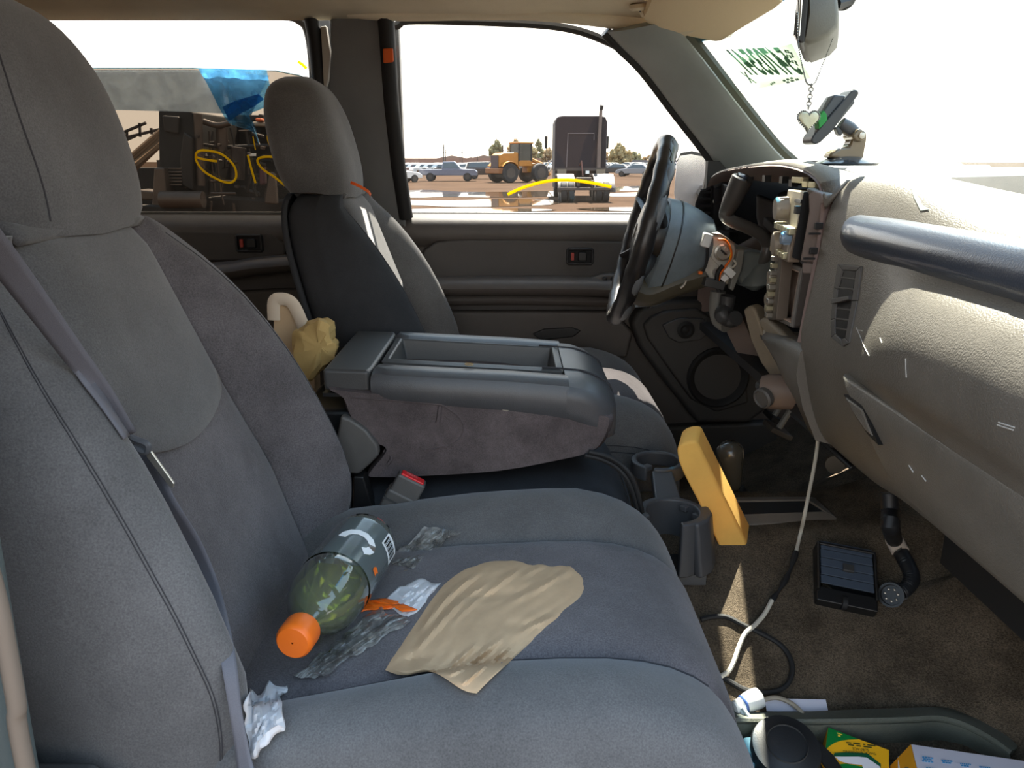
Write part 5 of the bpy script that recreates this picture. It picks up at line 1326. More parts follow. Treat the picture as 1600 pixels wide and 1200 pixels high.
for k in range(7):
    a = 2 * math.pi * k / 7
    obj('plug_pin', MB().lathe([(.0018, 0), (.0018, .006), (.0001, .007)], pc_ + (uu * math.cos(a) + vv * math.sin(a)) * .010 + pv * .002, pv, 8), METAL, PLG_)
obj('plug_ring', MB().lathe([(.019, -.03), (.021, -.028), (.019, -.026)], pc_, pv, 18), mat('plug_brown', (84, 68, 60), .6), PLG_)
# white charger plug, thin cables, white paper strip
q0 = fl(1158, 1102, .03); q1 = fl(1186, 1090, .03)
cv = (q1 - q0).normalized()
CG = thing('car_charger', 'white car charger plug on the carpet by the seat front', 'charger', (q0 + q1) / 2)
obj('charger_body', MB().lathe([(.006, -.004), (.011, 0), (.014, .010), (.0155, .022), (.015, .032), (.008, .036), (.001, .036)], q0, cv, 18), WHITEP, CG)
obj('charger_tip', MB().lathe([(.006, -.014), (.010, -.012), (.011, -.003)], q0, cv, 16), WHITEP, CG)
obj('charger_ring', MB().lathe([(.0125, .002), (.0135, .004), (.013, .006)], q0, cv, 18), mat('blue_ring', (60, 90, 150), .4), CG)
cab = [fl(a, b, .03) for a, b in [(1192, 1094), (1212, 1090), (1235, 1098), (1254, 1115), (1264, 1135), (1266, 1150)]]
obj('charger_cable', MB().tube(cat(cab, 5), .0034, 8), mat('silver_cable', (150, 140, 124), .4), CG)
for dz in (0, .006):
    cab = [fl(a, b, .035 + dz) for a, b in [(1154, 1106), (1168, 1124), (1186, 1138), (1210, 1152)]]
    obj('charger_cable', MB().tube([p + Vector((dz, 0, 0)) for p in cat(cab, 5)], .0030, 8), mat('pale_blue_cable', (196, 210, 214), .35) if dz == 0 else MATS['pale_blue_cable'], CG)
pp = [fl(a, b, .016) for a, b in [(1194, 1092), (1290, 1094), (1294, 1112), (1198, 1112)]]
setp(obj('paper_strip', MB().hexa(pp, [p + Vector((0, 0, .0012)) for p in pp]), mat('lilac_paper', (206, 204, 216), .8)), 'pale lilac paper strip under the charger cable', 'paper')
# removed trim bezel lying across the footwell
TRIMG = mat('loose_trim_plastic', (92, 94, 84), .5, bump=.5, bscale=380, var=.1, bdist=.002)
TZ = thing('loose_trim_bezel', 'long grey-green grained trim bezel lying across the passenger footwell', 'trim panel', W(1350, 1140, z=-.80))
def tzp(px, py, z): return W(px, py, z=z)
top_l = [(1130, 1114), (1180, 1115), (1260, 1114), (1350, 1110), (1420, 1108), (1470, 1107), (1510, 1118), (1545, 1136), (1572, 1152), (1590, 1168)]
midl = [(1130, 1126), (1180, 1128), (1260, 1129), (1350, 1128), (1420, 1126), (1465, 1124), (1500, 1132), (1530, 1146), (1556, 1162), (1578, 1178)]
botl = [(1130, 1152), (1180, 1155), (1260, 1158), (1350, 1158), (1420, 1156), (1470, 1158), (1505, 1166), (1530, 1176), (1548, 1188), (1566, 1204)]
ra = [tzp(a, b, -.795) for a, b in top_l]; rb = [tzp(a, b, -.785) for a, b in midl]; rc = [tzp(a, b, -.835) for a, b in botl]
def strip(A_, B_, th):
    a = cat(A_, 4); b = cat(B_, 4)
    rs = []
    for p, q in zip(a, b):
        m = (p + q) / 2 + Vector((0, -.002, .005))
        rs.append([p, p * .75 + m * .25 + Vector((0, 0, .004)), m, q * .75 + m * .25 + Vector((0, 0, .003)), q, q + Vector((0, 0.01, -th)), p + Vector((0, 0.0, -th))])
    return MB().loft(rs)
obj('bezel_top', strip(ra, rb, .05), TRIMG, TZ)
obj('bezel_face', strip([p + Vector((0, -.002, -.003)) for p in rb], rc, .03), TRIMG, TZ)
ends = [tzp(1572, 1152, -.795), tzp(1585, 1143, -.79), tzp(1620, 1132, -.79), tzp(1660, 1130, -.79)]
endb = [tzp(1566, 1185, -.82), tzp(1585, 1190, -.82), tzp(1620, 1195, -.82), tzp(1660, 1195, -.82)]
obj('bezel_corner', strip(ends, endb, .03), TRIMG, TZ)
bl_ = [(1140, 1160), (1230, 1166), (1330, 1168), (1440, 1166), (1500, 1176), (1540, 1196), (1556, 1230), (1140, 1240)]
obj('bezel_skirt', MB().hexa([tzp(a, b, -.838) for a, b in bl_], [tzp(a, b, -.838) - Vector((0, 0, .012)) for a, b in bl_]), mat('trim_blue_black', (62, 70, 72), .5, bump=.3, bscale=300), TZ, bevel=.004)
# round black cap on the bezel
rc_ = W(1228, 1168, z=-.79)
RC = thing('round_black_cap', 'round black plastic cap lying on the loose trim bezel', 'cap', rc_ - Vector((0, 0, .03)))
capn = Vector((-.05, -.35, .94))
obj('cap_body', MB().lathe([(.046, -.03), (.048, -.004), (.046, .004), (.036, .006), (.030, .009), (.022, .011), (.001, .012)], rc_, capn, 30), mat('cap_black', (34, 35, 37), .5, bump=.2, bscale=500), RC)
obj('cap_rim', MB().lathe([(.026, .008), (.0275, .012), (.029, .008)], rc_, capn, 30), PLD, RC)
obj('cap_strap', MB().band([rc_ + Vector((.035, .02, -.002)), rc_ + Vector((.055, -.01, -.01)), rc_ + Vector((.075, -.06, -.03))], .022, .004, (0, 1, .3)), RUB, RC)
# blue clear plastic pieces at the seat front
BLU = glass('blue_clear_plastic', (150, 205, 225), 1.5, rough=.1, haze=.5, hazec=(130, 180, 200))
for nm, pts, lab in [('blue_plastic_piece', [(1160, 1150), (1186, 1148), (1182, 1178), (1158, 1180)], 'pale blue plastic piece between seat front and black cap'), ('blue_plastic_piece', [(1158, 1186), (1180, 1188), (1180, 1215), (1156, 1215)], 'pale blue plastic piece at the lower edge near the seat front')]:
    q = [W(a, b, z=-.80) for a, b in pts]
    B_ = MB().hexa(q, [p - Vector((0, 0, .03)) for p in q])
    setp(obj(nm, B_, BLU, bevel=.005, bseg=3), lab, 'plastic piece')
# scouring pad carton: green and yellow printed panel
CT = thing('scouring_pad_carton', 'green and yellow cardboard carton of scouring pads in the footwell', 'carton', W(1340, 1190, z=-.83))
zt = -.79
def cz(px, py): # tilted plane through the carton front
    return W(px, py, z=zt + (py - 1140) * -.00030)
YEL = mat('carton_yellow', (240, 176, 24), .5); GRN = mat('carton_green', (0, 116, 50), .5); DGR = mat('carton_dark_green', (8, 82, 52), .5); WHT = mat('carton_white', (226, 222, 226), .5)
outl = [(1294, 1137), (1342, 1155), (1389, 1172), (1389, 1260), (1330, 1260), (1289, 1174)]
face = [cz(a, b) for a, b in outl]
nrm_ = (face[1] - face[0]).cross(face[4] - face[0]).normalized()
if nrm_.dot(-face[0]) < 0: nrm_ = -nrm_
obj('carton_box', MB().hexa([p - nrm_ * .0 for p in face], [p - nrm_ * .03 for p in face]), YEL, CT, smooth=0)
def decal(pts, m, nm, k=1, lab=None): obj(nm, MB().prism([cz(a, b) + nrm_ * .0006 * k for a, b in pts], nrm_ * .0002), m, CT, smooth=0, label=lab)
arc = [(1289.5, 1172), (1296, 1166), (1304, 1161), (1314, 1157.5), (1326, 1156), (1341, 1155.5)]
decal([(1294, 1137), (1341, 1155)] + arc[::-1], GRN, 'green_panel')
decal([(1302, 1181), (1304, 1177), (1318, 1176), (1340, 1176.5), (1355, 1177.5), (1376, 1194), (1377, 1230), (1372, 1230), (1355, 1184), (1304, 1182)], DGR, 'green_outline')
decal([(1304, 1183), (1340, 1183), (1354, 1184.5), (1375, 1199), (1376, 1230), (1350, 1230), (1347, 1196), (1326, 1194), (1312, 1190)], WHT, 'white_swoosh', 2)
decal([(1301, 1196), (1322, 1194), (1348, 1199), (1348, 1230), (1315, 1230)], GRN, 'green_panel', 2)
a_ = cz(1368, 1176.5); b_ = cz(1317, 1173)
TXG = mat('print_dark_green', (20, 50, 24), .6)
upd = cz(1340, 1185) - cz(1340, 1160)
sc_w = (b_ - a_).length
text_fit('THICK SCOURING', TXG, CT, a_ + nrm_ * .0012, b_ + nrm_ * .0012, upd, 'carton_lettering')
a2_ = cz(1357, 1171); text_fit('SURFACE', TXG, CT, a2_ + nrm_ * .0012, cz(1331, 1168.5) + nrm_ * .0012, upd, 'carton_lettering')
for (x0, y0, x1, y1) in [(1325, 1163, 1334, 1164.2), (1338, 1164.6, 1345, 1165.5), (1349, 1166, 1362, 1167.5), (1322, 1159.8, 1330, 1160.6), (1333, 1161, 1344, 1162), (1348, 1162.4, 1352, 1163), (1355, 1163.4, 1368, 1165)]:
    decal([(x0, y0), (x1, y1), (x1, y1 + 1.6), (x0, y0 + 1.6)], TXG, 'small_print', 1)
for pts in ([(1308, 1145), (1316, 1148), (1316, 1149.5), (1308, 1146.5)], [(1309, 1148), (1313, 1149), (1313, 1152), (1309, 1151)]):
    decal(pts, mat('print_yellow', (226, 190, 60), .5) if 'print_yellow' not in MATS else MATS['print_yellow'], 'script_mark')
# white carton with an orange end
WCt = thing('white_carton', 'white cardboard carton with an orange end and blue print', 'carton', W(1480, 1195, z=-.80))
wf = [W(a, b, z=-.775) for a, b in [(1424, 1163), (1640, 1195), (1660, 1280), (1452, 1280)]]
wb = [p - Vector((0, -.004, .07)) for p in wf]
obj('carton_body', MB().hexa(wf, wb), mat('carton_board_white', (214, 210, 222), .6, var=.03), WCt, smooth=0)
of = [wf[0] + Vector((-.001, 0, 0)), wf[3] + Vector((-.001, 0, 0)), wb[3] + Vector((-.030, 0, .02)), wb[0] + Vector((-.022, 0, .03))]
obj('carton_end', MB().hexa(of, [p + Vector((.002, 0, -.002)) for p in of]), mat('carton_orange', (240, 166, 30), .5), WCt, smooth=0)
ec = (of[1] * .45 + of[0] * .0 + of[2] * .25 + of[3] * .0) ; ec = W(1423, 1198, z=-.80)
obj('end_dot', MB().lathe([(.008, 0), (.008, .001), (.001, .001)], of[0].lerp(of[1], .28).lerp(of[3].lerp(of[2], .28), .42) + Vector((-.001, -.0, .002)), (of[1] - of[0]).cross(of[3] - of[0]), 18), mat('dot_brown', (120, 104, 84), .6), WCt)
obj('carton_flap', MB().hexa([W(a, b, z=-.80) for a, b in [(1403, 1182), (1409, 1184), (1409, 1230), (1404, 1230)]], [W(a, b, z=-.80) - Vector((0, 0, .02)) for a, b in [(1403, 1182), (1409, 1184), (1409, 1230), (1404, 1230)]]), WHT, WCt, smooth=0)
BLUP = mat('print_blue', (70, 150, 200), .6)
for cx, cy, n in [(1449, 1183, 3), (1479, 1188, 2), (1508, 1193, 2), (1538, 1198, 2), (1455, 1200, 1)]:
    for k in range(n):
        y = cy + k * 3.0; w_ = 8 - (k % 2) * 1.5
        x = cx - w_
        while x < cx + w_:
            l_ = 2.2 + ((int(x * 7) % 3))
            q = [W(a, b, z=-.7745) for a, b in [(x, y + (x - cx) * .12), (x + l_, y + (x + l_ - cx) * .12), (x + l_, y + 1.8 + (x + l_ - cx) * .12), (x, y + 1.8 + (x - cx) * .12)]]
            obj('blue_print', MB().hexa(q, [p + Vector((0, 0, .0004)) for p in q]), BLUP, WCt, smooth=0)
            x += l_ + .8
# carpet debris
cm = MB(); rnd = random.Random(5)
for k in range(150):
    q = fl(rnd.uniform(1110, 1560), rnd.uniform(830, 1100), .001)
    if q is not None:
        s = rnd.uniform(.0006, .0016)
        cm.box(q, (s * rnd.uniform(1, 3), s, s * .7), Matrix.Rotation(rnd.random() * 3, 3, 'Z'))
setp(obj('carpet_debris', cm, MATS['crumb_white'], smooth=0), 'pale crumbs and lint scattered on the passenger carpet', 'crumbs', kind='stuff')
# ------------------------------------------------------------------ windshield and roof fittings
# sun visor
VS = thing('sun_visor', 'beige cloth sun visor folded up above the steering wheel', 'sun visor', (.38, 1.70, .27))
vp_ = [((1003, 26), 1.90), ((1008, 18), 1.86), ((1020, -12), 1.70), ((1040, -40), 1.56), ((1190, -40), 1.38), ((1226, 0), 1.47), ((1214, 10), 1.52), ((1170, 36), 1.68), ((1128, 62), 1.84), ((1118, 63), 1.87), ((1080, 56), 1.89), ((1030, 42), 1.90), ((1010, 34), 1.905)]
vtop = [W(p[0], p[1], y=y) for p, y in vp_]
c = sum(vtop, Vector()) / len(vtop)
rs = [[c + (p - c) * s + Vector((0, 0, dz)) for p in vtop] for s, dz in [(.97, -.003), (1, .004), (1, .012), (.97, .018)]]
obj('visor_panel', MB().loft(rs), mat('visor_cloth', (226, 206, 172), .95, bump=.25, bscale=900, speck=.06, spec=.1), VS)
obj('visor_hem', MB().tube(cat([p + Vector((.0, .004, .012)) for p in vtop[8:13]], 4), .006, 8), MATS['visor_cloth'], VS)
piv = W(1000, 12, y=1.88)
obj('visor_pivot', MB().lathe([(.022, .008), (.024, 0), (.018, -.006), (.001, -.007)], piv, (-.1, -.15, 1), 20), HEADL, VS)
obj('pivot_screw', MB().lathe([(.002, 0), (.002, -.004)], piv + Vector((0, -.004, -.006)), (0, -.2, 1), 8), PLD, VS)
obj('visor_rod', MB().tube([piv, W(1006, 24, y=1.89)], .006, 8), HEADL, VS)
# rear view mirror: housing, bezel, mirror face, arm
MR = thing('rear_view_mirror', 'dark rear view mirror with a necklace hung over it', 'mirror', (.47, 1.25, .17))
mo = [W(1254, 66, y=1.19), W(1262, 70, y=1.19), W(1295, 57, y=1.19), W(1309, 42, y=1.19), W(1311, 22, y=1.19), W(1306, -30, y=1.19), W(1260, -50, y=1.19), W(1262, 20, y=1.19)]
mh = []
for y, s in [(1.185, .80), (1.19, .96), (1.205, 1.0), (1.30, 1.05), (1.40, 1.0), (1.415, .8)]:
    cc = sum(mo, Vector()) / len(mo)
    mh.append([Vector((cc.x + (p.x - cc.x) * s + (y - 1.19) * .40, y, cc.z + (p.z - cc.z) * s)) for p in mo])
obj('mirror_housing', MB().loft(mh), mat('mirror_housing_grey', (112, 112, 104), .5, bump=.2, bscale=500), MR, smooth=50)
bz_ = [W(1243, 60, y=1.185), W(1250, 68, y=1.185), W(1258, 66, y=1.185), W(1268, -40, y=1.185), W(1246, -40, y=1.185)]
bzb = [p + Vector((.092, .225, 0)) for p in bz_]
f = MB().hexa(bz_, bzb)
obj('mirror_bezel', f, PLB, MR, bevel=.004)
mf = [W(1246, 56, y=1.184), W(1246, -40, y=1.184), W(1257, -40, y=1.184), W(1250, 56, y=1.184)]
obj('mirror_glass', MB().hexa(mf, [p + Vector((0, .003, 0)) for p in mf]), mat('mirror_silver', (245, 248, 250), .04, metal=1.0), MR)
mg = [Vector((bz_[0].x - .002 + (y - 1.19) * .42, y, z)) for y, z in [(1.195, bz_[0].z + .006), (1.405, bz_[0].z + .006), (1.405, bz_[0].z + .10), (1.195, bz_[0].z + .10)]]
obj('mirror_glass', MB().hexa(mg, [p + Vector((.002, 0, 0)) for p in mg]), MATS['mirror_silver'], MR)
obj('mirror_arm', MB().tube(cat([W(1306, 6, y=1.30), W(1322, 2, y=1.31), W(1330, -6, y=1.31), W(1336, -20, y=1.31)], 4), .010, 8), PLB, MR)
obj('mirror_wire', MB().tube(cat([W(1306, 12, y=1.31), W(1320, 12, y=1.31), W(1332, 2, y=1.31), W(1334, -10, y=1.31)], 4), .004, 6), RUB, MR)
# necklace with a heart pendant
NK = thing('heart_necklace', 'silver ball chain necklace with a heart pendant hung from the mirror', 'necklace', W(1262, 204, y=1.19))
STE = mat('necklace_silver', (120, 118, 110), .3, metal=.8); HRT = mat('heart_silver', (206, 206, 180), .4, metal=.4, bump=.5, bscale=260, var=.12)
def beads(path, n, r, nm):
    P = cat(path, 24); mb = MB(); tot = 0; last = None
    step = sum((b - a).length for a, b in zip(P, P[1:])) / n; acc = step
    for a, b in zip(P, P[1:]):
        acc += (b - a).length
        if acc >= step: mb.ball(b, r, 6, 4); acc = 0
    obj(nm, mb, STE, NK)
beads([W(1246, 20, y=1.18), W(1247, 66, y=1.18), W(1252, 95, y=1.185), W(1257, 118, y=1.19), W(1261, 130, y=1.19), W(1267, 133, y=1.19)], 46, .0014, 'ball_chain')
beads([W(1267, 133, y=1.19), W(1274, 128, y=1.195), W(1284, 104, y=1.21), W(1296, 74, y=1.23), W(1307, 44, y=1.25)], 40, .0010, 'ball_chain')
obj('ball_chain_upper', MB().tube([W(1252, -30, y=1.18), W(1250, 20, y=1.18), W(1247, 62, y=1.18)], .0012, 5), STE, NK)
for k in range(7):
    py = 134 + k * 5.6; px = 1268 - k * .8
    c = W(px, py, y=1.19); rr = .0032
    obj('chain_link', MB().tube([c + Vector((math.cos(a) * rr * (1 if k % 2 else .6), (0 if k % 2 else math.cos(a) * rr), math.sin(a) * rr)) for a in [2 * math.pi * i / 10 for i in range(10)]], .0007, 5, closed=True), STE, NK)
hc_ = W(1263, 187, y=1.19); hs = .0155 / 16
def heart(s, y): return [hc_ + Vector((16 * math.sin(t) ** 3 * hs * s, y, (13 * math.cos(t) - 5 * math.cos(2 * t) - 2 * math.cos(3 * t) - math.cos(4 * t)) * hs * s)) for t in [2 * math.pi * i / 40 for i in range(40)]]
obj('heart_plate', MB().loft([heart(.80, -.003), heart(.92, -.002), heart(.92, .002), heart(.8, .003)]), HRT, NK)
mb = MB()
for p in heart(1.03, 0): mb.ball(p, .0016, 6, 4)
obj('beaded_border', mb, STE, NK)
# phone holder with suction base
PH = thing('phone_holder', 'black phone holder on a suction cup arm standing on the dash top', 'phone holder', W(1320, 258, y=1.36))
sb = W(1322, 255, y=1.36) + Vector((0, 0, .002))
obj('suction_cup', MB().lathe([(.050, -.006), (.052, -.002), (.040, .003), (.025, .008), (.012, .010), (.001, .010)], sb, (0, 0, 1), 28), mat('suction_black', (52, 58, 64), .2, coat=.5), PH)
SMK = mat('smoked_brown_plastic', (112, 98, 76), .12, coat=.6)
arm_ = [W(px, py, y=1.345) for px, py in [(1294, 246), (1300, 238), (1315, 230), (1327, 229), (1331, 218), (1334, 212), (1340, 206), (1352, 206), (1356, 214), (1352, 235), (1349, 256), (1320, 250)]]
obj('arm_bracket', MB().prism(arm_, (0, .03, 0)), SMK, PH, bevel=.005)
kn = [W(px, py, y=1.335) for px, py in [(1331, 212), (1343, 199), (1354, 205), (1357, 214), (1346, 223), (1336, 220)]]
KN_ = obj('hinge_block', MB().prism(kn, (0, .045, 0)), SMK, PH, bevel=.005)
obj('hinge_bolt', MB().lathe([(.005, 0), (.005, -.004), (.001, -.005)], W(1346, 212, y=1.335), (0, 1, 0), 12), METAL, KN_)
obj('ball_stem', MB().tube([W(1335, 208, y=1.355), W(1326, 201, y=1.355), W(1314, 192, y=1.355)], [.011, .0125, .010], 12), mat('stem_grey', (68, 70, 74), .3), PH)
HOLD = mat('holder_grey', (74, 80, 86), .45)
h_ = [W(px, py, y=1.345) for px, py in [(1288, 172), (1304, 148), (1318, 148), (1325, 151), (1330, 147), (1337, 160), (1306, 198), (1296, 206), (1291, 200), (1283, 192)]]
HD = obj('holder_back', MB().prism(h_, (0, .035, 0)), HOLD, PH, bevel=.004)
h2 = [W(px, py, y=1.34) for px, py in [(1268, 218), (1271, 211), (1332, 140), (1338, 139), (1343, 143), (1342, 148), (1302, 204), (1283, 222), (1276, 226), (1269, 224)]]
obj('holder_clamp', MB().prism(h2, (0, .045, 0)), mat('clamp_dark', (62, 66, 70), .4), HD, bevel=.004)
g_ = [W(px, py, y=1.336) for px, py in [(1278, 184), (1287, 172), (1292, 178), (1293, 188), (1280, 202), (1279, 192)]]
obj('green_pad', MB().prism(g_, (0, .02, 0)), mat('green_rubber', (24, 140, 60), .5), HD, bevel=.0015, label='green rubber grip pad')
obj('release_trigger', MB().prism([W(px, py, y=1.35) for px, py in [(1306, 200), (1312, 197), (1318, 206), (1315, 213), (1310, 210)]], (0, .015, 0)), HOLD, HD, bevel=.002)
# lot sticker on the windshield
SK = thing('windshield_sticker', 'pale green lot number sticker stuck on the windshield, read in reverse', 'sticker', W(1220, 110, y=1.75))
TW3 = surf([W3])
sa, sb_, sd = [hit(TW3, a, b, .004) for a, b in ((1151, 92), (1240, 67), (1181, 139))]
pn_ = (sb_ - sa).cross(sd - sa).normalized()
def SPt(u, v): return sa + (sb_ - sa) * u + (sd - sa) * v
STK = mat('sticker_paper', (226, 234, 222), .6, trans=.4)
rows_ = [[SPt(.0 + .97 * u / 6, v / 4 * 1.0) for u in range(7)] for v in range(5)]
obj('sticker_sheet', MB().grid(rows_), STK, SK, solid=.0004)
INK = mat('sticker_ink', (58, 96, 72), .6, trans=.3)
def stick_text(body, u0, v0, u1, v1, nm, size_units):   # text baseline from (u0,v0) to (u1,v0), height v0-v1, lying in the sticker plane, read from outside
    cu = bpy.data.curves.new(nm, 'FONT'); cu.body = body; cu.size = 1.0; cu.offset = .028
    o = glyphs(cu, INK, nm)
    p = SPt(u0, v0); rgt = (SPt(u1, v0) - p); up_ = (SPt(u0, v1) - p)
    wd = size_units
    r_ = rgt / wd; u_2 = up_ / .70
    n_2 = r_.cross(u_2).normalized() * .01
    off = pn_ * (.0012 if pn_.dot(-p) > 0 else -.0012)
    pp_ = p + off - ORG[SK.name]
    o.parent = SK
    o.matrix_local = Matrix(((r_.x, u_2.x, n_2.x, pp_.x), (r_.y, u_2.y, n_2.y, pp_.y), (r_.z, u_2.z, n_2.z, pp_.z), (0, 0, 0, 1)))
    ORG[nm] = ORG[SK.name]
stick_text('54703541', .92, .82, .10, .03, 'lot_number', 4.6)
stick_text('X', .085, .80, .01, .42, 'lot_letter', .72)
stick_text('1', .075, .36, .03, .05, 'lot_letter', .72)
for u0, v0, u1, v1 in [(.84, .10, .80, .50), (.87, .12, .85, .55), (.90, .2, .885, .9), (.40, .90, .30, .95), (.72, .88, .52, .92), (.80, .95, .55, .985)]:
    a = SPt(u0, v0); b = SPt(u1, v1)
    off = pn_ * (.0012 if pn_.dot(-a) > 0 else -.0012)
    d_ = (b - a); n = 9
    for k in range(n):
        if k % 3 == 2: continue
        q0_ = a + d_ * k / n + off; q1_ = a + d_ * (k + .8) / n + off
        obj('small_print', MB().band([q0_, q1_], .0055, .0003, pn_.cross(d_)), INK, SK)
# dust smear on the dash top
TPAD = surf([o for o in D.children if o.name in GEO and o.name.startswith(('top_pad', 'passenger_panel'))])
sm = [(1423, 296), (1430, 300), (1440, 320), (1452, 328), (1438, 330), (1428, 310)]
q = [hit(TPAD, a, b, .001) for a, b in sm]
if all(q): setp(obj('dash_leaf_strip', MB().prism(q, (0, 0, .001)), mat('grey_strip', (150, 156, 146), .8)), 'curled grey strip lying on the sunlit dash top', 'strip')
# ------------------------------------------------------------------ truck outside: hood and far door mirror
hd = []
for x in [1.10, 1.16, 1.3, 1.7, 2.1, 2.4]:
    hd.append([Vector((x, y, -.105 - .07 * (max(0, x - 1.06) / 1.3) ** 1.6 - .05 * ((y - 1.31) / .85) ** 4)) for y in [.45 + 1.72 * j / 12 for j in range(13)]])
setp(obj('truck_hood', MB().grid(hd), WBODY, solid=.02), 'white engine hood in front of the windshield', 'hood')
mq = W(1080, 290, y=2.42)
DM = thing('door_mirror', 'black framed door mirror outside the driver window', 'mirror', mq - Vector((0, 0, .1)))
mo_ = [W(a, b, y=2.40) for a, b in [(1056, 250), (1062, 238), (1080, 235), (1108, 241), (1120, 248), (1118, 360), (1090, 362), (1060, 350), (1052, 300)]]
cc = sum(mo_, Vector()) / len(mo_)
obj('mirror_shell', MB().loft([[cc + (p - cc) * s + Vector((dx, dy, 0)) for p in mo_] for s, dx, dy in [(.98, 0, -.01), (1.03, .02, .01), (1, .08, .08), (.7, .12, .12)]]), PLB, DM)
obj('mirror_pane', MB().prism([cc + (p - cc) * .93 + Vector((-.004, -.014, -.004)) for p in mo_], (0, .003, 0)), mat('mirror_pane_haze', (226, 216, 212), .25, metal=.75), DM)
obj('mirror_stalk', MB().tube([W(1112, 300, y=2.40), W(1130, 310, y=2.2)], .03, 8, flat=.05), PLB, DM)
# blue torn film hanging over the rear door glass
bf = [(313, 106), (420, 109), (418, 115), (428, 158), (416, 162), (405, 172), (393, 178), (400, 195), (408, 222), (404, 224), (398, 205), (385, 195), (372, 192), (362, 195), (352, 182), (345, 170), (330, 140)]
BFM = glass('blue_torn_film', (120, 190, 235), 1.2, rough=.2, haze=.34, hazec=(90, 170, 225), hvar=.8, hscale=30)
rows_ = []
for i in range(14):
    v = i / 13
    l = cat([(313, 108, 0), (331, 140, 0), (345, 168, 0), (362, 194, 0), (395, 205, 0), (406, 224, 0)], 10); r = cat([(419, 110, 0), (428, 157, 0), (412, 170, 0), (392, 180, 0), (400, 196, 0), (408, 226, 0)], 10)
    a = l[int(v * (len(l) - 1))]; b = r[int(v * (len(r) - 1))]
    rows_.append([win_pt(a.x + (b.x - a.x) * j / 12, a.y + (b.y - a.y) * j / 12) + Vector((0, -.012 + .010 * noise.noise(Vector((i * .5, j * .5, 1))), 0)) for j in range(13)])
BF = setp(obj('blue_film', MB().grid(rows_), BFM, smooth=20), 'torn blue plastic film hanging over the rear door glass', 'film')
fold = [win_pt(a, b) + Vector((0, -.02, 0)) for a, b in [(352, 168), (372, 158), (408, 148), (416, 156), (400, 168), (380, 178), (362, 190)]]
obj('film_fold', MB().prism(fold, (0, .001, 0)), BFM, BF)
# ------------------------------------------------------------------ salvage yard outside
GZ = -H
GR = mat('yard_dirt', (54, 40, 30), 1.0, spec=0.03, bump=.5, bscale=3, var=.22, vscale=.25, speck=.15, spscale=8, rgb2=(66, 50, 38), bdist=.03)
rows_ = [[Vector((x, y, GZ)) for x in (-700, -60, 0, 60, 700)] for y in (-150, 0, 30, 60, 120, 400, 1300)]
st('ground', MB().grid(rows_), GR)
def G(px, py): return W(px, py, z=GZ)
PUD = mat('puddle_water', (70, 58, 46), .03, spec=1.0, bump=.02, bscale=1.5)
def puddle(pts, lab, k=0):
    P = [G(a, b) for a, b in pts]
    P = cat([p + Vector((0, 0, .012 + .003 * k)) for p in P], 4, True)
    setp(obj('puddle', MB().prism(P, (0, 0, .004)), PUD, smooth=0), lab, 'puddle', 'rain puddles on the dirt')
puddle([(580, 303), (660, 297), (720, 300), (800, 300), (870, 299), (872, 306), (800, 309), (700, 308), (640, 309)], 'long rain puddle in front of the grey pickup, reflecting the sky', 0)
puddle([(580, 313), (700, 314), (780, 311), (860, 313), (875, 318), (830, 322), (720, 324), (640, 321), (560, 322)], 'wide rain puddle nearest the truck door, reflecting the loader', 1)
puddle([(960, 293), (1010, 291), (1040, 294), (1000, 298), (950, 298)], 'small puddle to the right of the tractor unit, upper one', 2)
puddle([(955, 303), (1010, 301), (1040, 303), (1000, 307), (950, 307)], 'small puddle to the right of the tractor unit, lower one', 3)
puddle([(640, 328), (760, 326), (870, 329), (760, 333), (650, 334)], 'thin shallow puddle right below the window sill', 4)
puddle([(900, 327), (980, 325), (1060, 327), (980, 331)], 'thin shallow puddle below the tractor unit', 5)
TYRE = mat('tyre_black', (30, 28, 28), .85); CARG = mat('car_glass', (52, 58, 62), .12, coat=.3); RIMM = mat('wheel_rim', (56, 52, 50), .4, metal=.5)
PAINTS = {}
def paint(nm, rgb):
    if nm not in PAINTS: PAINTS[nm] = mat('paint_' + nm, rgb, .3, coat=.3)
    return PAINTS[nm]
def wheel(parent, x, y, r=.33, w=.22, m=TYRE, ax=(0, 1, 0)):
    o = obj('wheel', MB().lathe([(r * .9, -w / 2), (r, -w * .35), (r, w * .35), (r * .9, w / 2)], (x, y, r), ax, 16), m, parent, rec=False)
    obj('wheel_rim', MB().lathe([(r * .55, -w / 2 - .01), (r * .55, w / 2 + .01)], (x, y, r), ax, 10), RIMM, o, rec=False)
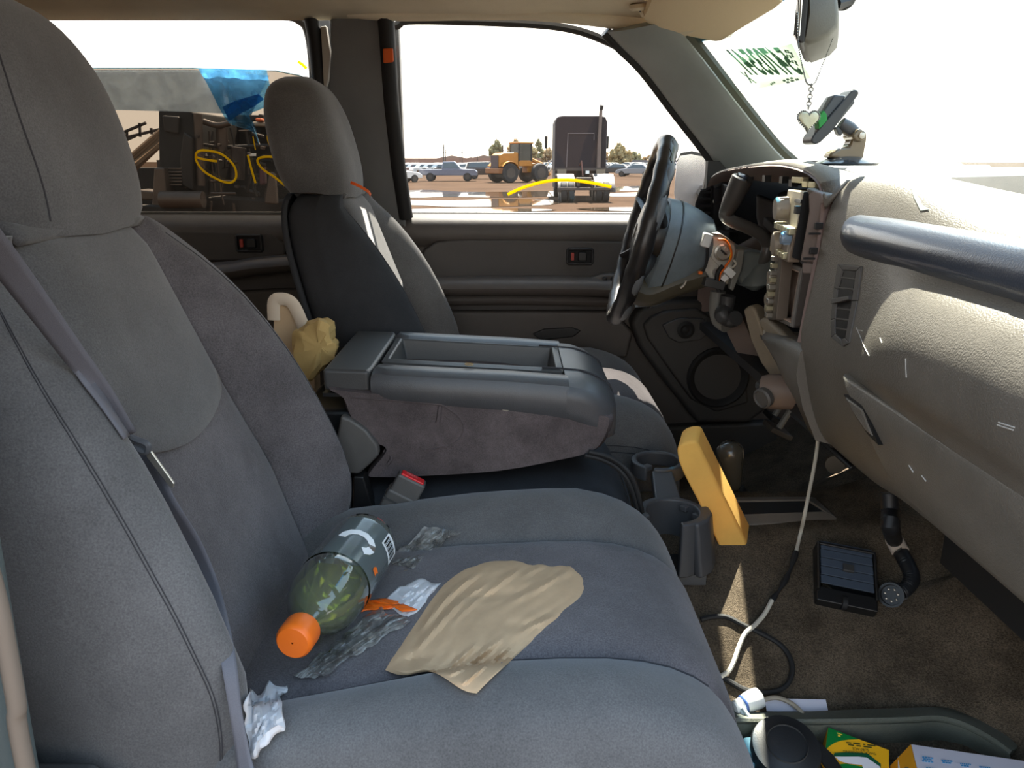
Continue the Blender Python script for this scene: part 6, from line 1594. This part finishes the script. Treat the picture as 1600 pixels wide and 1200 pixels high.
def car(label, colour, loc, rz, group=None, kind='sedan', name='parked_car', parts=True):
    T = thing(name, label, 'car', loc, group, rz, local=True)
    if kind == 'sedan':
        lo = [(-2.2, .35), (-2.25, .65), (-2.1, .92), (-1.3, .98), (1.0, .95), (1.9, .82), (2.2, .62), (2.2, .35)]
        cabp = [(-1.55, .95), (-1.0, 1.40), (.1, 1.44), (1.05, .93)]
    elif kind == 'suv':
        lo = [(-2.3, .42), (-2.35, .8), (-2.3, 1.08), (1.0, 1.08), (2.05, .98), (2.3, .75), (2.3, .42)]
        cabp = [(-2.28, 1.06), (-2.05, 1.68), (.2, 1.72), (1.05, 1.05)]
    else:      # pickup
        lo = [(-2.7, .55), (-2.7, 1.05), (-.55, 1.05), (-.5, 1.10), (1.1, 1.10), (2.4, 1.02), (2.6, .85), (2.6, .5)]
        cabp = [(-.62, 1.08), (-.5, 1.72), (.55, 1.74), (1.15, 1.08)]
    m = colour
    obj('body', MB().prism([Vector((x, -.88, z)) for x, z in lo], (0, 1.76, 0)), m, T, bevel=.06, bseg=2, rec=False)
    a = [Vector((x, -.82 + (.12 if z > 1.2 else 0), z)) for x, z in cabp]; b = [Vector((x, .82 - (.12 if z > 1.2 else 0), z)) for x, z in cabp]
    obj('cabin', MB().hexa(a, b), m, T, bevel=.05, bseg=2, rec=False)
    c = sum(a, Vector()) / 4
    for s in (-1, 1):
        w4 = [Vector((c.x + (p.x - c.x) * .86, s * (abs(p.y) + .004), c.z + .02 + (p.z - c.z) * .74)) for p in a]
        obj('side_window', MB().prism(w4, (0, s * .012, 0)), CARG, T, smooth=0, rec=False)
    for i, j, nm in ((2, 3, 'windshield'), (1, 0, 'rear_window')):
        q = [a[i], b[i], b[j], a[j]]; cc_ = sum(q, Vector()) / 4; n_3 = (q[1] - q[0]).cross(q[2] - q[0]).normalized()
        if n_3.dot(cc_ - Vector((c.x, 0, c.z))) < 0: n_3 = -n_3
        q = [cc_ + (p - cc_) * .84 + n_3 * .006 for p in q]
        obj(nm, MB().prism(q, n_3 * .012), CARG, T, smooth=0, rec=False)
    r = .33 if kind == 'sedan' else .38
    for x in (lo[0][0] * .62, lo[-1][0] * .66):
        for y in (-.80, .80): wheel(T, x, y, r)
    return T
def copy_tree(o, parent=None):
    c = o.copy(); COL.objects.link(c)
    if parent is not None: c.parent = parent; c.matrix_parent_inverse = o.matrix_parent_inverse.copy()
    for ch in list(o.children): copy_tree(ch, c)
    return c
# pickup and dark SUV
p = G(702, 283); GP = car('grey-blue pickup parked before the white car rows', paint('grey_blue', (80, 84, 100)), p, 0.0, kind='pickup', name='grey_pickup')
p = G(760, 281); car('dark brown SUV parked to the left of the yellow loader', paint('dark_brown', (44, 34, 32)), p + Vector((0, 4, 0)), 0.12, kind='suv', name='dark_suv')
WH = paint('white', (190, 186, 182)); SV = paint('silver', (112, 112, 116)); DK = paint('dark', (36, 34, 36)); RD = paint('maroon', (70, 36, 34))
proto = {}
p = G(618, 285); proto['w'] = car('white wrecked sedan at the left end, nearest of the parked cars', WH, p, .5, None)
p = G(992, 276); proto['s'] = car('silver sedan parked right of the tractor unit, nearest there', SV, p, math.pi - .35, None)
p = G(962, 274); proto['d'] = car('dark sedan parked between two pale cars right of the tractor unit', DK, p, math.pi - .35, None)
p = G(1010, 267); proto['r'] = car('maroon sedan in the rows far behind the silver sedan', RD, p + Vector((4, 40, 0)), math.pi - .35, None)
rnd = random.Random(11)
def far_car(px, py, kind, rz):
    p = G(px, py); c = copy_tree(proto[kind]); c.location = p + Vector((0, 0, H)); c.rotation_euler = (0, 0, rz)
    c['label'] = {'w': 'white parked car in the distant rows of the salvage yard', 's': 'silver parked car in the distant rows of the salvage yard', 'd': 'dark parked car in the distant rows of the salvage yard', 'r': 'maroon parked car in the distant rows of the salvage yard'}[kind]
    c['group'] = {'w': 'white cars in the distant rows', 's': 'silver cars in the distant rows', 'd': 'dark cars in the distant rows', 'r': 'maroon cars in the distant rows'}[kind]
def far_car2(pos, kind, rz):
    c = copy_tree(proto[kind]); c.location = Vector((pos.x, pos.y, 0)); c.rotation_euler = (0, 0, rz)
    nm = {'w': 'white', 's': 'silver', 'd': 'dark', 'r': 'maroon'}[kind]
    c['label'] = nm + ' parked car in the distant rows of the salvage yard'; c['group'] = nm + ' cars in the distant rows'
n_far = 0
for o0, th, lo, hi, i0, i1 in ((G(640, 276), .50, 616, 900, 0, 9), (G(972, 268), math.pi - .40, 935, 1056, 0, 8)):
    hx_, hy_ = math.cos(th), math.sin(th)
    if hy_ < 0: hx_, hy_ = -hx_, -hy_
    for i in range(-2, 12):
        for j in range(0, 26):
            sd_ = -1 if o0.x < 10 else 1
            pos = Vector((o0.x, o0.y, 0)) + Vector((math.cos(th), abs(math.sin(th)), 0)) * (0 if sd_ < 0 else 0) + Vector((abs(math.cos(th)) * -sd_ * -1 * (-1 if sd_ > 0 else 1), 0, 0)) * 0
            if sd_ < 0: pos += Vector((math.cos(.5), math.sin(.5), 0)) * 7.0 * i + Vector((-math.sin(.5), math.cos(.5), 0)) * 2.9 * j
            else: pos += Vector((-math.cos(.4), math.sin(.4), 0)) * -7.0 * i + Vector((math.sin(.4), math.cos(.4), 0)) * 2.9 * j
            px, py = proj(Vector((pos.x, pos.y, GZ)))
            if not (lo < px < hi) or pos.y < o0.y + 6 or pos.y > 210: continue
            if o0.x < 10 and 655 < px < 790 and pos.y < 84: continue
            if o0.x < 10 and px > 735 and py > 267: continue
            if i % 4 == 3: continue
            if any((pos - Vector((q_.location.x, q_.location.y, 0))).length < 6.5 for q_ in list(proto.values()) + [GP]): continue
            if n_far > 150: continue
            n_far += 1
            far_car2(pos, rnd.choice('wwwwsswdr' if pos.y < 130 else 'wwwsw'), (.5 if o0.x < 10 else math.pi - .40) + rnd.uniform(-.06, .06))
p = G(862, 262); bc = car('small blue car far behind the loader forks', paint('blue', (30, 40, 90)), p, 0.1, None, name='blue_car')
# white cars seen faintly through the dusty windshield
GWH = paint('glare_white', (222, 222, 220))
for px, py, yd, rz, lb in [(1610, 283, 10.0, .25, 'white utility vehicle behind the windshield glare at the right frame edge'), (1490, 279, 17.5, .3, 'white utility vehicle in the glare left of the one at the frame edge'), (1408, 272, 21, .3, 'white utility vehicle in the windshield glare just right of the phone holder'), (1478, 258, 38, .3, 'white utility vehicle small and high in the windshield glare')]:
    q = W(px, py, y=yd)
    car(lb, GWH, Vector((q.x, yd, GZ)), rz, None, kind='suv', name='white_suv')
# ---- tractor unit seen from behind
p = G(913, 316)
SM = thing('tractor_unit', 'dark purple tractor truck without trailer, parked with its back to us', 'truck', p, local=True)
PUR = mat('truck_purple', (22, 16, 26), .6, spec=.2, var=.1); CREAM = mat('fender_tan', (66, 54, 45), .6, var=.08); CHS = mat('chassis_dark', (52, 42, 38), .7)
cab_ = [(-1.24, 1.35), (-1.24, 3.55), (-1.14, 3.80), (-.9, 3.86), (.9, 3.86), (1.14, 3.80), (1.24, 3.55), (1.24, 1.35)]
SLP = obj('sleeper_cab', MB().prism([Vector((x, 2.6, z)) for x, z in cab_], (0, 2.4, 0)), PUR, SM, bevel=.08, rec=False)
SMT = mat('rear_seam_grey', (100, 92, 94), .5)
obj('rear_panel_trim', MB().tube([(-.66, 2.58, 1.5), (-.62, 2.58, 3.05), (.62, 2.58, 3.05), (.62, 2.58, 2.75)], .02, 6), SMT, SLP, rec=False)
STK_ = obj('exhaust_stack', MB().tube([(.86, 2.45, 1.3), (.86, 2.45, 2.9), (.90, 2.45, 4.25)], [.11, .09, .075], 10), mat('stack_grey', (84, 72, 68), .4, metal=.3), SM, rec=False)
obj('stack_tip', MB().tube([(.90, 2.45, 4.1), (.93, 2.40, 4.3)], .085, 8), TYRE, STK_, rec=False)
obj('cab_front', MB().box((0, 6.0, 1.5), (2.2, 2.2, 2.2)), PUR, SM, bevel=.1, rec=False)
obj('side_mirror', MB().box((-1.55, 5.2, 2.7), (.16, .2, .6)), TYRE, SM, bevel=.02, rec=False)
obj('side_mirror', MB().box((1.55, 5.2, 2.7), (.16, .2, .6)), TYRE, SM, bevel=.02, rec=False)
obj('deck_rail', MB().box((0, 2.3, 1.42), (2.4, .12, .14)), CHS, SM, rec=False)
for s in (-1, 1):
    P = [(s * .55, z, y) for z, y in ()]
    pr = [(2.2, 1.05), (1.9, 1.22), (.6, 1.22), (.1, 1.05), (-.35, .62), (-.42, .45), (-.36, .45), (.05, .95), (.6, 1.12), (1.9, 1.12), (2.2, .95)]
    wd = .78 if s < 0 else .95
    obj('fender', MB().prism([Vector((s * (.45 if s < 0 else .40), y, z)) for y, z in pr], (s * wd, 0, 0)), CREAM, SM, bevel=.02, rec=False)
    obj('lamp_panel', MB().box((s * .92, 2.0, 1.22), (.42, .06, .40)), mat('lamp_panel_pale', (104, 92, 76), .5) if 'lamp_panel_pale' not in MATS else MATS['lamp_panel_pale'], SM, rec=False)
    for y in (.0, 1.3, 5.8):
        for dx in ((.62, .95) if y < 2 else (.95,)): wheel(SM, s * dx, y, .46, .28, ax=(1, 0, 0))
    obj('mud_flap', MB().box((s * .80, -.42, .62), (.8, .03, .14)), TYRE, SM, rec=False)
    obj('frame_rail', MB().box((s * .32, 1.4, .85), (.10, 4.0, .24)), CHS, SM, rec=False)
obj('rear_bar', MB().box((0, -.46, .60), (2.5, .08, .12)), CHS, SM, bevel=.01, rec=False)
obj('fifth_wheel', MB().box((0, .8, 1.02), (.7, .9, .10)), CHS, SM, bevel=.02, rec=False)
obj('air_line', MB().tube([(-.05, 2.3, 1.6), (.0, 2.0, 1.8), (.05, 1.6, 1.1)], .03, 6), mat('line_rust', (96, 52, 34), .6), SM, rec=False)
obj('catwalk_bag', MB().box((.3, 2.1, 1.28), (.16, .2, .14)), WHITEP, SM, rec=False)
# ---- wheel loader
p = G(803, 285)
LD = thing('wheel_loader', 'yellow wheel loader standing among the parked vehicles', 'loader', p, rotz=.55, local=True)
YL = mat('loader_yellow', (150, 94, 4), .5, var=.1); OR_ = mat('loader_orange_brown', (110, 62, 14), .6, var=.12)
obj('engine_hood', MB().prism([Vector((x, -.75, z)) for x, z in [(-1.9, 1.25), (-1.9, 2.25), (-1.5, 2.45), (.0, 2.5), (.0, 1.2)]], (0, 1.5, 0)), YL, LD, bevel=.1, rec=False)
obj('radiator_grille', MB().box((-1.93, 0, 1.75), (.06, 1.2, 1.0)), mat('grille_dark', (58, 44, 44), .7), LD, rec=False)
obj('counterweight', MB().prism([Vector((x, -1.2, z)) for x, z in [(-2.2, .75), (-2.2, 1.2), (-1.0, 1.25), (-.7, .75)]], (0, 2.4, 0)), OR_, LD, bevel=.06, rec=False)
CBL = obj('cab_frame', MB().box((.75, 0, 1.6), (1.4, 1.4, .5)), YL, LD, bevel=.05, rec=False)
for x in (.1, 1.35):
    for y in (-.66, .66): obj('cab_post', MB().box((x, y, 2.5), (.10, .10, 1.5)), TYRE, CBL, rec=False)
obj('cab_roof', MB().box((.72, 0, 3.28), (1.6, 1.6, .14)), YL, CBL, bevel=.05, rec=False)
LG = glass('loader_cab_glass', (150, 160, 160), 1.0)
for c_, s_2 in (((.72, -.67, 2.5), (1.2, .02, 1.4)), ((.72, .67, 2.5), (1.2, .02, 1.4)), ((.08, 0, 2.5), (.02, 1.25, 1.4)), ((1.36, 0, 2.5), (.02, 1.25, 1.4))): obj('cab_glass', MB().box(c_, s_2), LG, CBL, rec=False)
obj('cab_seat', MB().box((.5, 0, 2.1), (.4, .6, .8)), TYRE, CBL, bevel=.05, rec=False)
for x in (-1.1, 2.0):
    for y in (-1.05, 1.05): wheel(LD, x, y, .80, .55, TYRE)
obj('front_frame', MB().box((1.9, 0, 1.2), (1.6, .9, .8)), YL, LD, bevel=.08, rec=False)
for y in (-.5, .5):
    obj('lift_arm', MB().tube([(1.5, y, 1.9), (2.6, y, 1.5), (3.4, y, .6)], .16, 6), YL, LD, rec=False)
    obj('fork_tine', MB().tube([(3.3, y * 1.1, .9), (4.2, y * 1.1, 1.8), (4.9, y * 1.1, 2.5)], .07, 6), mat('tine_pale', (140, 128, 112), .5) if 'tine_pale' not in MATS else MATS['tine_pale'], LD, rec=False)
obj('exhaust_pipe', MB().tube([(-1.0, .2, 2.4), (-1.0, .2, 3.1)], .05, 8), CHS, LD, rec=False)
for y in (-1.05, 1.05): obj('mudguard', MB().tube([(-1.1 + .95 * math.cos(R(a)), y, .8 + .95 * math.sin(R(a))) for a in range(20, 170, 25)], .05, 6, flat=.3, up=(0, 0, 1)), YL, LD, rec=False)
# ---- trees, poles, far fence
LEAF = [mat('hazed_leaf_olive', (160, 144, 104), .9, trans=.5, var=.3, vscale=2), mat('hazed_leaf_tan_green', (176, 152, 116), .9, trans=.5, var=.3, vscale=2), mat('hazed_leaf_sage', (148, 142, 106), .9, trans=.5, var=.3, vscale=2)]  # leaf tones paled, distance haze put into the colour
BARK = mat('bark', (92, 74, 60), .9)
def tree(px, top, base, wpx, m, label, name='yard_tree', n=60, seed=1, group=None):
    Y_ = 214 + 27 * (seed % 12); p = W(px, 251, y=Y_); p.z = GZ; base = proj(p)[1]; dist = p.y; hgt = (base - top) / FPX * p.length; wd = wpx / FPX * p.length
    T = thing(name, label, 'tree', p, group)
    rnd_ = random.Random(seed)
    obj('trunk', MB().tube([p, p + Vector((0, 0, hgt * .45))], [hgt * .03, hgt * .015], 7), BARK, T, rec=False)
    mb = MB()
    for k in range(int(n * 1.8)):
        t = rnd_.random(); a = rnd_.random() * 6.28
        env = (math.sin(math.pi * min(max(t * .9 + .12, 0), 1))) ** .7
        r = rnd_.random() ** .5 * wd / 2 * env
        c = p + Vector((math.cos(a) * r, math.sin(a) * r * .6, hgt * (.12 + .86 * t)))
        s = min(wd, hgt) * rnd_.uniform(.07, .15)
        mb.ball(c, s, 7, 5, (1, 1, rnd_.uniform(.8, 1.4)), jit=.9)
    obj('crown', mb, m, T, rec=False)
for a in [(776, 223, 256, 22, LEAF[2], 'tall olive tree just left of the loader cab', 'tall_tree', 70, 3), (768, 238, 256, 18, LEAF[0], 'low bush at the foot of the tall tree left of the loader', 'bush', 30, 4), (806, 224, 257, 30, LEAF[1], 'broad tan-green tree directly behind the loader cab', 'broad_tree', 70, 5), (826, 230, 257, 26, LEAF[0], 'round olive tree right of the loader cab', 'round_tree', 60, 6), (841, 221, 257, 14, LEAF[2], 'narrow pointed tree between the loader and the tractor unit', 'narrow_tree', 60, 7), (858, 236, 257, 30, LEAF[1], 'low wide bush left of the tractor unit', 'bush', 60, 8), (872, 230, 257, 12, LEAF[0], 'small tree touching the left side of the tractor unit', 'small_tree', 30, 9), (942, 236, 256, 18, LEAF[1], 'low bush right beside the tractor unit exhaust', 'bush', 40, 10), (968, 232, 256, 32, LEAF[0], 'spiky topped tree right of the tractor unit', 'spiky_tree', 80, 12), (990, 240, 256, 28, LEAF[2], 'low tree right of the spiky topped tree', 'low_tree', 60, 13), (1015, 245, 256, 26, LEAF[1], 'low bush near the steering wheel rim in the view', 'bush', 50, 14)]:
    tree(a[0], a[1], a[2], a[3], a[4], a[5], a[6], a[7], a[8])
for px, top, r_, lab in [(693, 226, .16, 'tall pale double utility pole above the grey pickup, left one'), (696, 233, .12, 'tall pale double utility pole above the grey pickup, right one'), (722, 234, .10, 'thin dark utility pole above the dark SUV'), (719, 242, .06, 'short thin pole beside the dark utility pole'), (746, 235, .07, 'thin utility pole left of the tall olive tree')]:
    yp = 216 + (px - 690) * .1; b = W(px, 256, y=yp); t = W(px, top, y=yp); b.z = GZ
    PL_ = thing('utility_pole', lab, 'pole', b)
    obj('pole_shaft', MB().tube([b, t], r_, 6), mat('pole_' + str(px), (70, 66, 58), .8), PL_, rec=False)
    if r_ >= .1: obj('cross_arm', MB().box(t - Vector((0, 0, .8)), (1.6, .12, .12)), MATS['pole_' + str(px)], PL_, rec=False)
b = W(700, 256, y=190)
obj_f = obj('boundary_fence', MB().box((-18, 222, GZ + 1.2), (52, .3, 2.6)), mat('fence_brown', (132, 102, 88), .9, var=.1), rec=False); setp(obj_f, 'long brown boundary fence along the horizon behind the white cars', 'fence')
obj_f = obj('boundary_fence', MB().box((30, 224, GZ + 1.0), (40, .3, 2.0)), mat('fence_grey', (98, 94, 98), .9, var=.1), rec=False); setp(obj_f, 'grey fence on the horizon behind the loader forks', 'fence')
for k, (px, w_, h_) in enumerate([(706, 10, 2.4), (756, 8, 2.6), (736, 12, 2.0)]):
    yy = 230 + 14 * k; b = W(px, 252, y=yy); o = obj('far_shed', MB().prism([Vector((b.x - w_ / 2, yy, GZ)), Vector((b.x - w_ / 2, yy, GZ + h_)), Vector((b.x, yy, GZ + h_ + .9)), Vector((b.x + w_ / 2, yy, GZ + h_)), Vector((b.x + w_ / 2, yy, GZ))], (0, 6, 0)), mat('shed_%d' % k, (124, 104, 92), .9), smooth=0, rec=False)
    setp(o, ['pale shed roof on the horizon above the grey pickup', 'pale shed roof on the horizon left of the olive tree', 'wide pale shed roof on the horizon above the dark SUV'][k], 'shed')
# ---- stripped truck close by, behind the rear door glass
def N(px, py, y): return W(px, py, y=y)
DKM = [mat('wreck_dark_a', (14, 12, 12), .7, var=.2), mat('wreck_dark_b', (26, 21, 19), .6, var=.2), mat('wreck_steel', (84, 72, 64), .45, metal=.3, var=.2), mat('wreck_brown', (48, 38, 33), .6, var=.2)]
ym = 8.5
WK = thing('stripped_truck', 'dark stripped truck with bared engine behind the tinted rear glass', 'truck', Vector((N(340, 300, ym).x, ym, GZ)))
def slabp(pts, y, th, m, nm, par=WK, bev=.02): return obj(nm, MB().prism([N(a, b, y) for a, b in pts], (0, th, 0)), m, par, bevel=bev, rec=False)
CB = slabp([(247, 172), (300, 174), (306, 200), (304, 330), (255, 330), (248, 260)], 8.3, 1.6, DKM[0], 'cab_side')
slabp([(252, 180), (280, 182), (278, 210), (256, 206)], 8.24, .06, DKM[1], 'side_panel', CB)
slabp([(286, 205), (300, 215), (302, 300), (284, 290), (280, 250)], 8.2, .1, DKM[1], 'heat_shield', CB)
for k in range(6): slabp([(262, 262 + k * 5), (284, 262 + k * 5), (284, 265 + k * 5), (262, 265 + k * 5)], 8.2, .1, DKM[2], 'step_plate', CB, .005)
slabp([(304, 182), (440, 196), (470, 210), (470, 340), (304, 340)], 9.6, 1.0, DKM[0], 'engine_block')
def pipe(pts, y, r, m, nm='pipe'): return obj(nm, MB().tube(cat([N(a, b, y) for a, b in pts], 4), r, 10), m, WK, rec=False)
pipe([(309, 178), (311, 230), (314, 290)], 8.3, .045, DKM[2], 'air_pipe')
pipe([(346, 200), (348, 236)], 8.5, .062, DKM[2], 'filter_canister')
pipe([(372, 230), (371, 280)], 8.4, .075, DKM[3], 'filter_canister')
pipe([(327, 205), (330, 250), (336, 300)], 8.6, .012, DKM[2]); pipe([(336, 220), (344, 290), (350, 320)], 8.5, .010, DKM[2]); pipe([(360, 200), (366, 225), (364, 240)], 8.5, .012, DKM[1]); pipe([(384, 205), (392, 260), (386, 300)], 8.6, .014, DKM[1])
pipe([(352, 230), (420, 228), (470, 232)], 8.5, .02, DKM[1]); pipe([(318, 190), (340, 196), (360, 192)], 8.4, .03, DKM[2]); pipe([(250, 300), (300, 302)], 8.2, .012, DKM[2]); pipe([(330, 302), (368, 302)], 8.2, .012, DKM[2])
pipe([(252, 312), (318, 312)], 8.0, .085, DKM[2], 'fuel_tank'); 
slabp([(352, 178), (480, 182), (480, 192), (360, 188)], 9.0, .8, DKM[1], 'cowl_edge'); slabp([(392, 190), (470, 192), (470, 199), (394, 197)], 8.6, .8, mat('cowl_white', (150, 142, 132), .5), 'cowl_top')
slabp([(398, 184), (410, 185), (409, 190), (398, 189)], 8.55, .1, mat('beacon_orange', (226, 110, 60), .4), 'amber_beacon')
slabp([(402, 178), (411, 178), (411, 190), (403, 188)], 8.7, .1, DKM[1], 'beacon_post')
slabp([(388, 240), (398, 240), (398, 244), (388, 244)], 8.3, .05, WHITEP, 'pale_tag', WK, .003)
slabp([(404, 262), (412, 260), (414, 288), (405, 290)], 8.4, .1, mat('wreck_maroon', (84, 44, 50), .6), 'maroon_cover')
slabp([(240, 262), (256, 262), (262, 330), (236, 330)], 8.1, .2, DKM[2], 'cone_bracket')
slabp([(420, 268), (428, 270), (432, 320), (412, 318)], 8.3, .1, DKM[2], 'bracket')
slabp([(210, 296), (252, 300), (252, 314), (205, 312)], 8.2, .3, DKM[2], 'frame_rail'); slabp([(212, 320), (300, 324), (300, 334), (200, 334)], 8.0, .4, DKM[0], 'running_board')
slabp([(320, 308), (470, 316), (470, 340), (320, 340)], 8.6, .5, DKM[1], 'frame_rail')
for px in (280, 430):
    q = N(px, 340, 9.0); obj('wheel', MB().lathe([(.44, -.15), (.5, -.1), (.5, .1), (.44, .15)], (q.x, 9.0, GZ + .5), (0, 1, 0), 18), TYRE, WK, rec=False)
rw_ = random.Random(21)
for k in range(46):
    px = rw_.uniform(306, 440); py = rw_.uniform(200, 318); l_ = rw_.uniform(6, 34); vert = rw_.random() < .65
    a_ = (px, py); b_ = (px + rw_.uniform(-4, 4), py + l_) if vert else (px + l_, py + rw_.uniform(-3, 5))
    pipe([a_, ((a_[0] + b_[0]) / 2 + rw_.uniform(-2, 2), (a_[1] + b_[1]) / 2), b_], 8.28 + rw_.random() * .5, rw_.uniform(.006, .022), DKM[rw_.choice([0, 1, 2, 3, 3])], 'engine_hose')
for k in range(14):
    px = rw_.uniform(252, 430); py = rw_.uniform(190, 318); w_ = rw_.uniform(2, 7)
    slabp([(px, py), (px + w_, py + 1), (px + w_ - 1, py + w_), (px, py + w_ - 1)], 8.22, .06, DKM[rw_.choice([1, 2, 3])], 'engine_bracket', WK, .004)
# tan ramp trailer at the left
RPt = thing('ramp_trailer', 'tan steel ramp trailer standing left of the stripped truck', 'trailer', Vector((N(215, 260, 11).x, 11, GZ)))
TANS = mat('ramp_tan', (120, 94, 68), .6, var=.15)
for k, (a, b) in enumerate([((198, 262), (252, 214)), ((200, 254), (252, 208)), ((202, 246), (252, 203)), ((205, 270), (256, 222))]):
    obj('ramp_beam', MB().tube([N(*a, 11), N(*b, 11.3)], .03, 6), TANS, RPt, rec=False)
pl_ = [N(198, 266, 10.8), N(255, 218, 11.2), N(255, 204, 11.4), N(196, 250, 11.2)]
obj('ramp_deck', MB().hexa(pl_, [p - Vector((0, 0, .05)) for p in pl_]), TANS, RPt, rec=False)
for (a, b) in [((190, 208), (228, 192)), ((192, 216), (250, 202)), ((218, 192), (219, 214)), ((198, 205), (199, 220)), ((236, 200), (237, 210)), ((190, 222), (212, 212))]:
    obj('top_rail', MB().tube([N(*a, 12), N(*b, 12)], .022, 6), DKM[3], RPt, rec=False)
for px in (205, 250):
    q = N(px, 250, 11); obj('ramp_leg', MB().tube([q, Vector((q.x, q.y, GZ))], .05, 6), DKM[3], RPt, rec=False)
slabp([(195, 262), (246, 262), (246, 330), (195, 330)], 12.0, .5, DKM[0], 'side_guard', RPt)
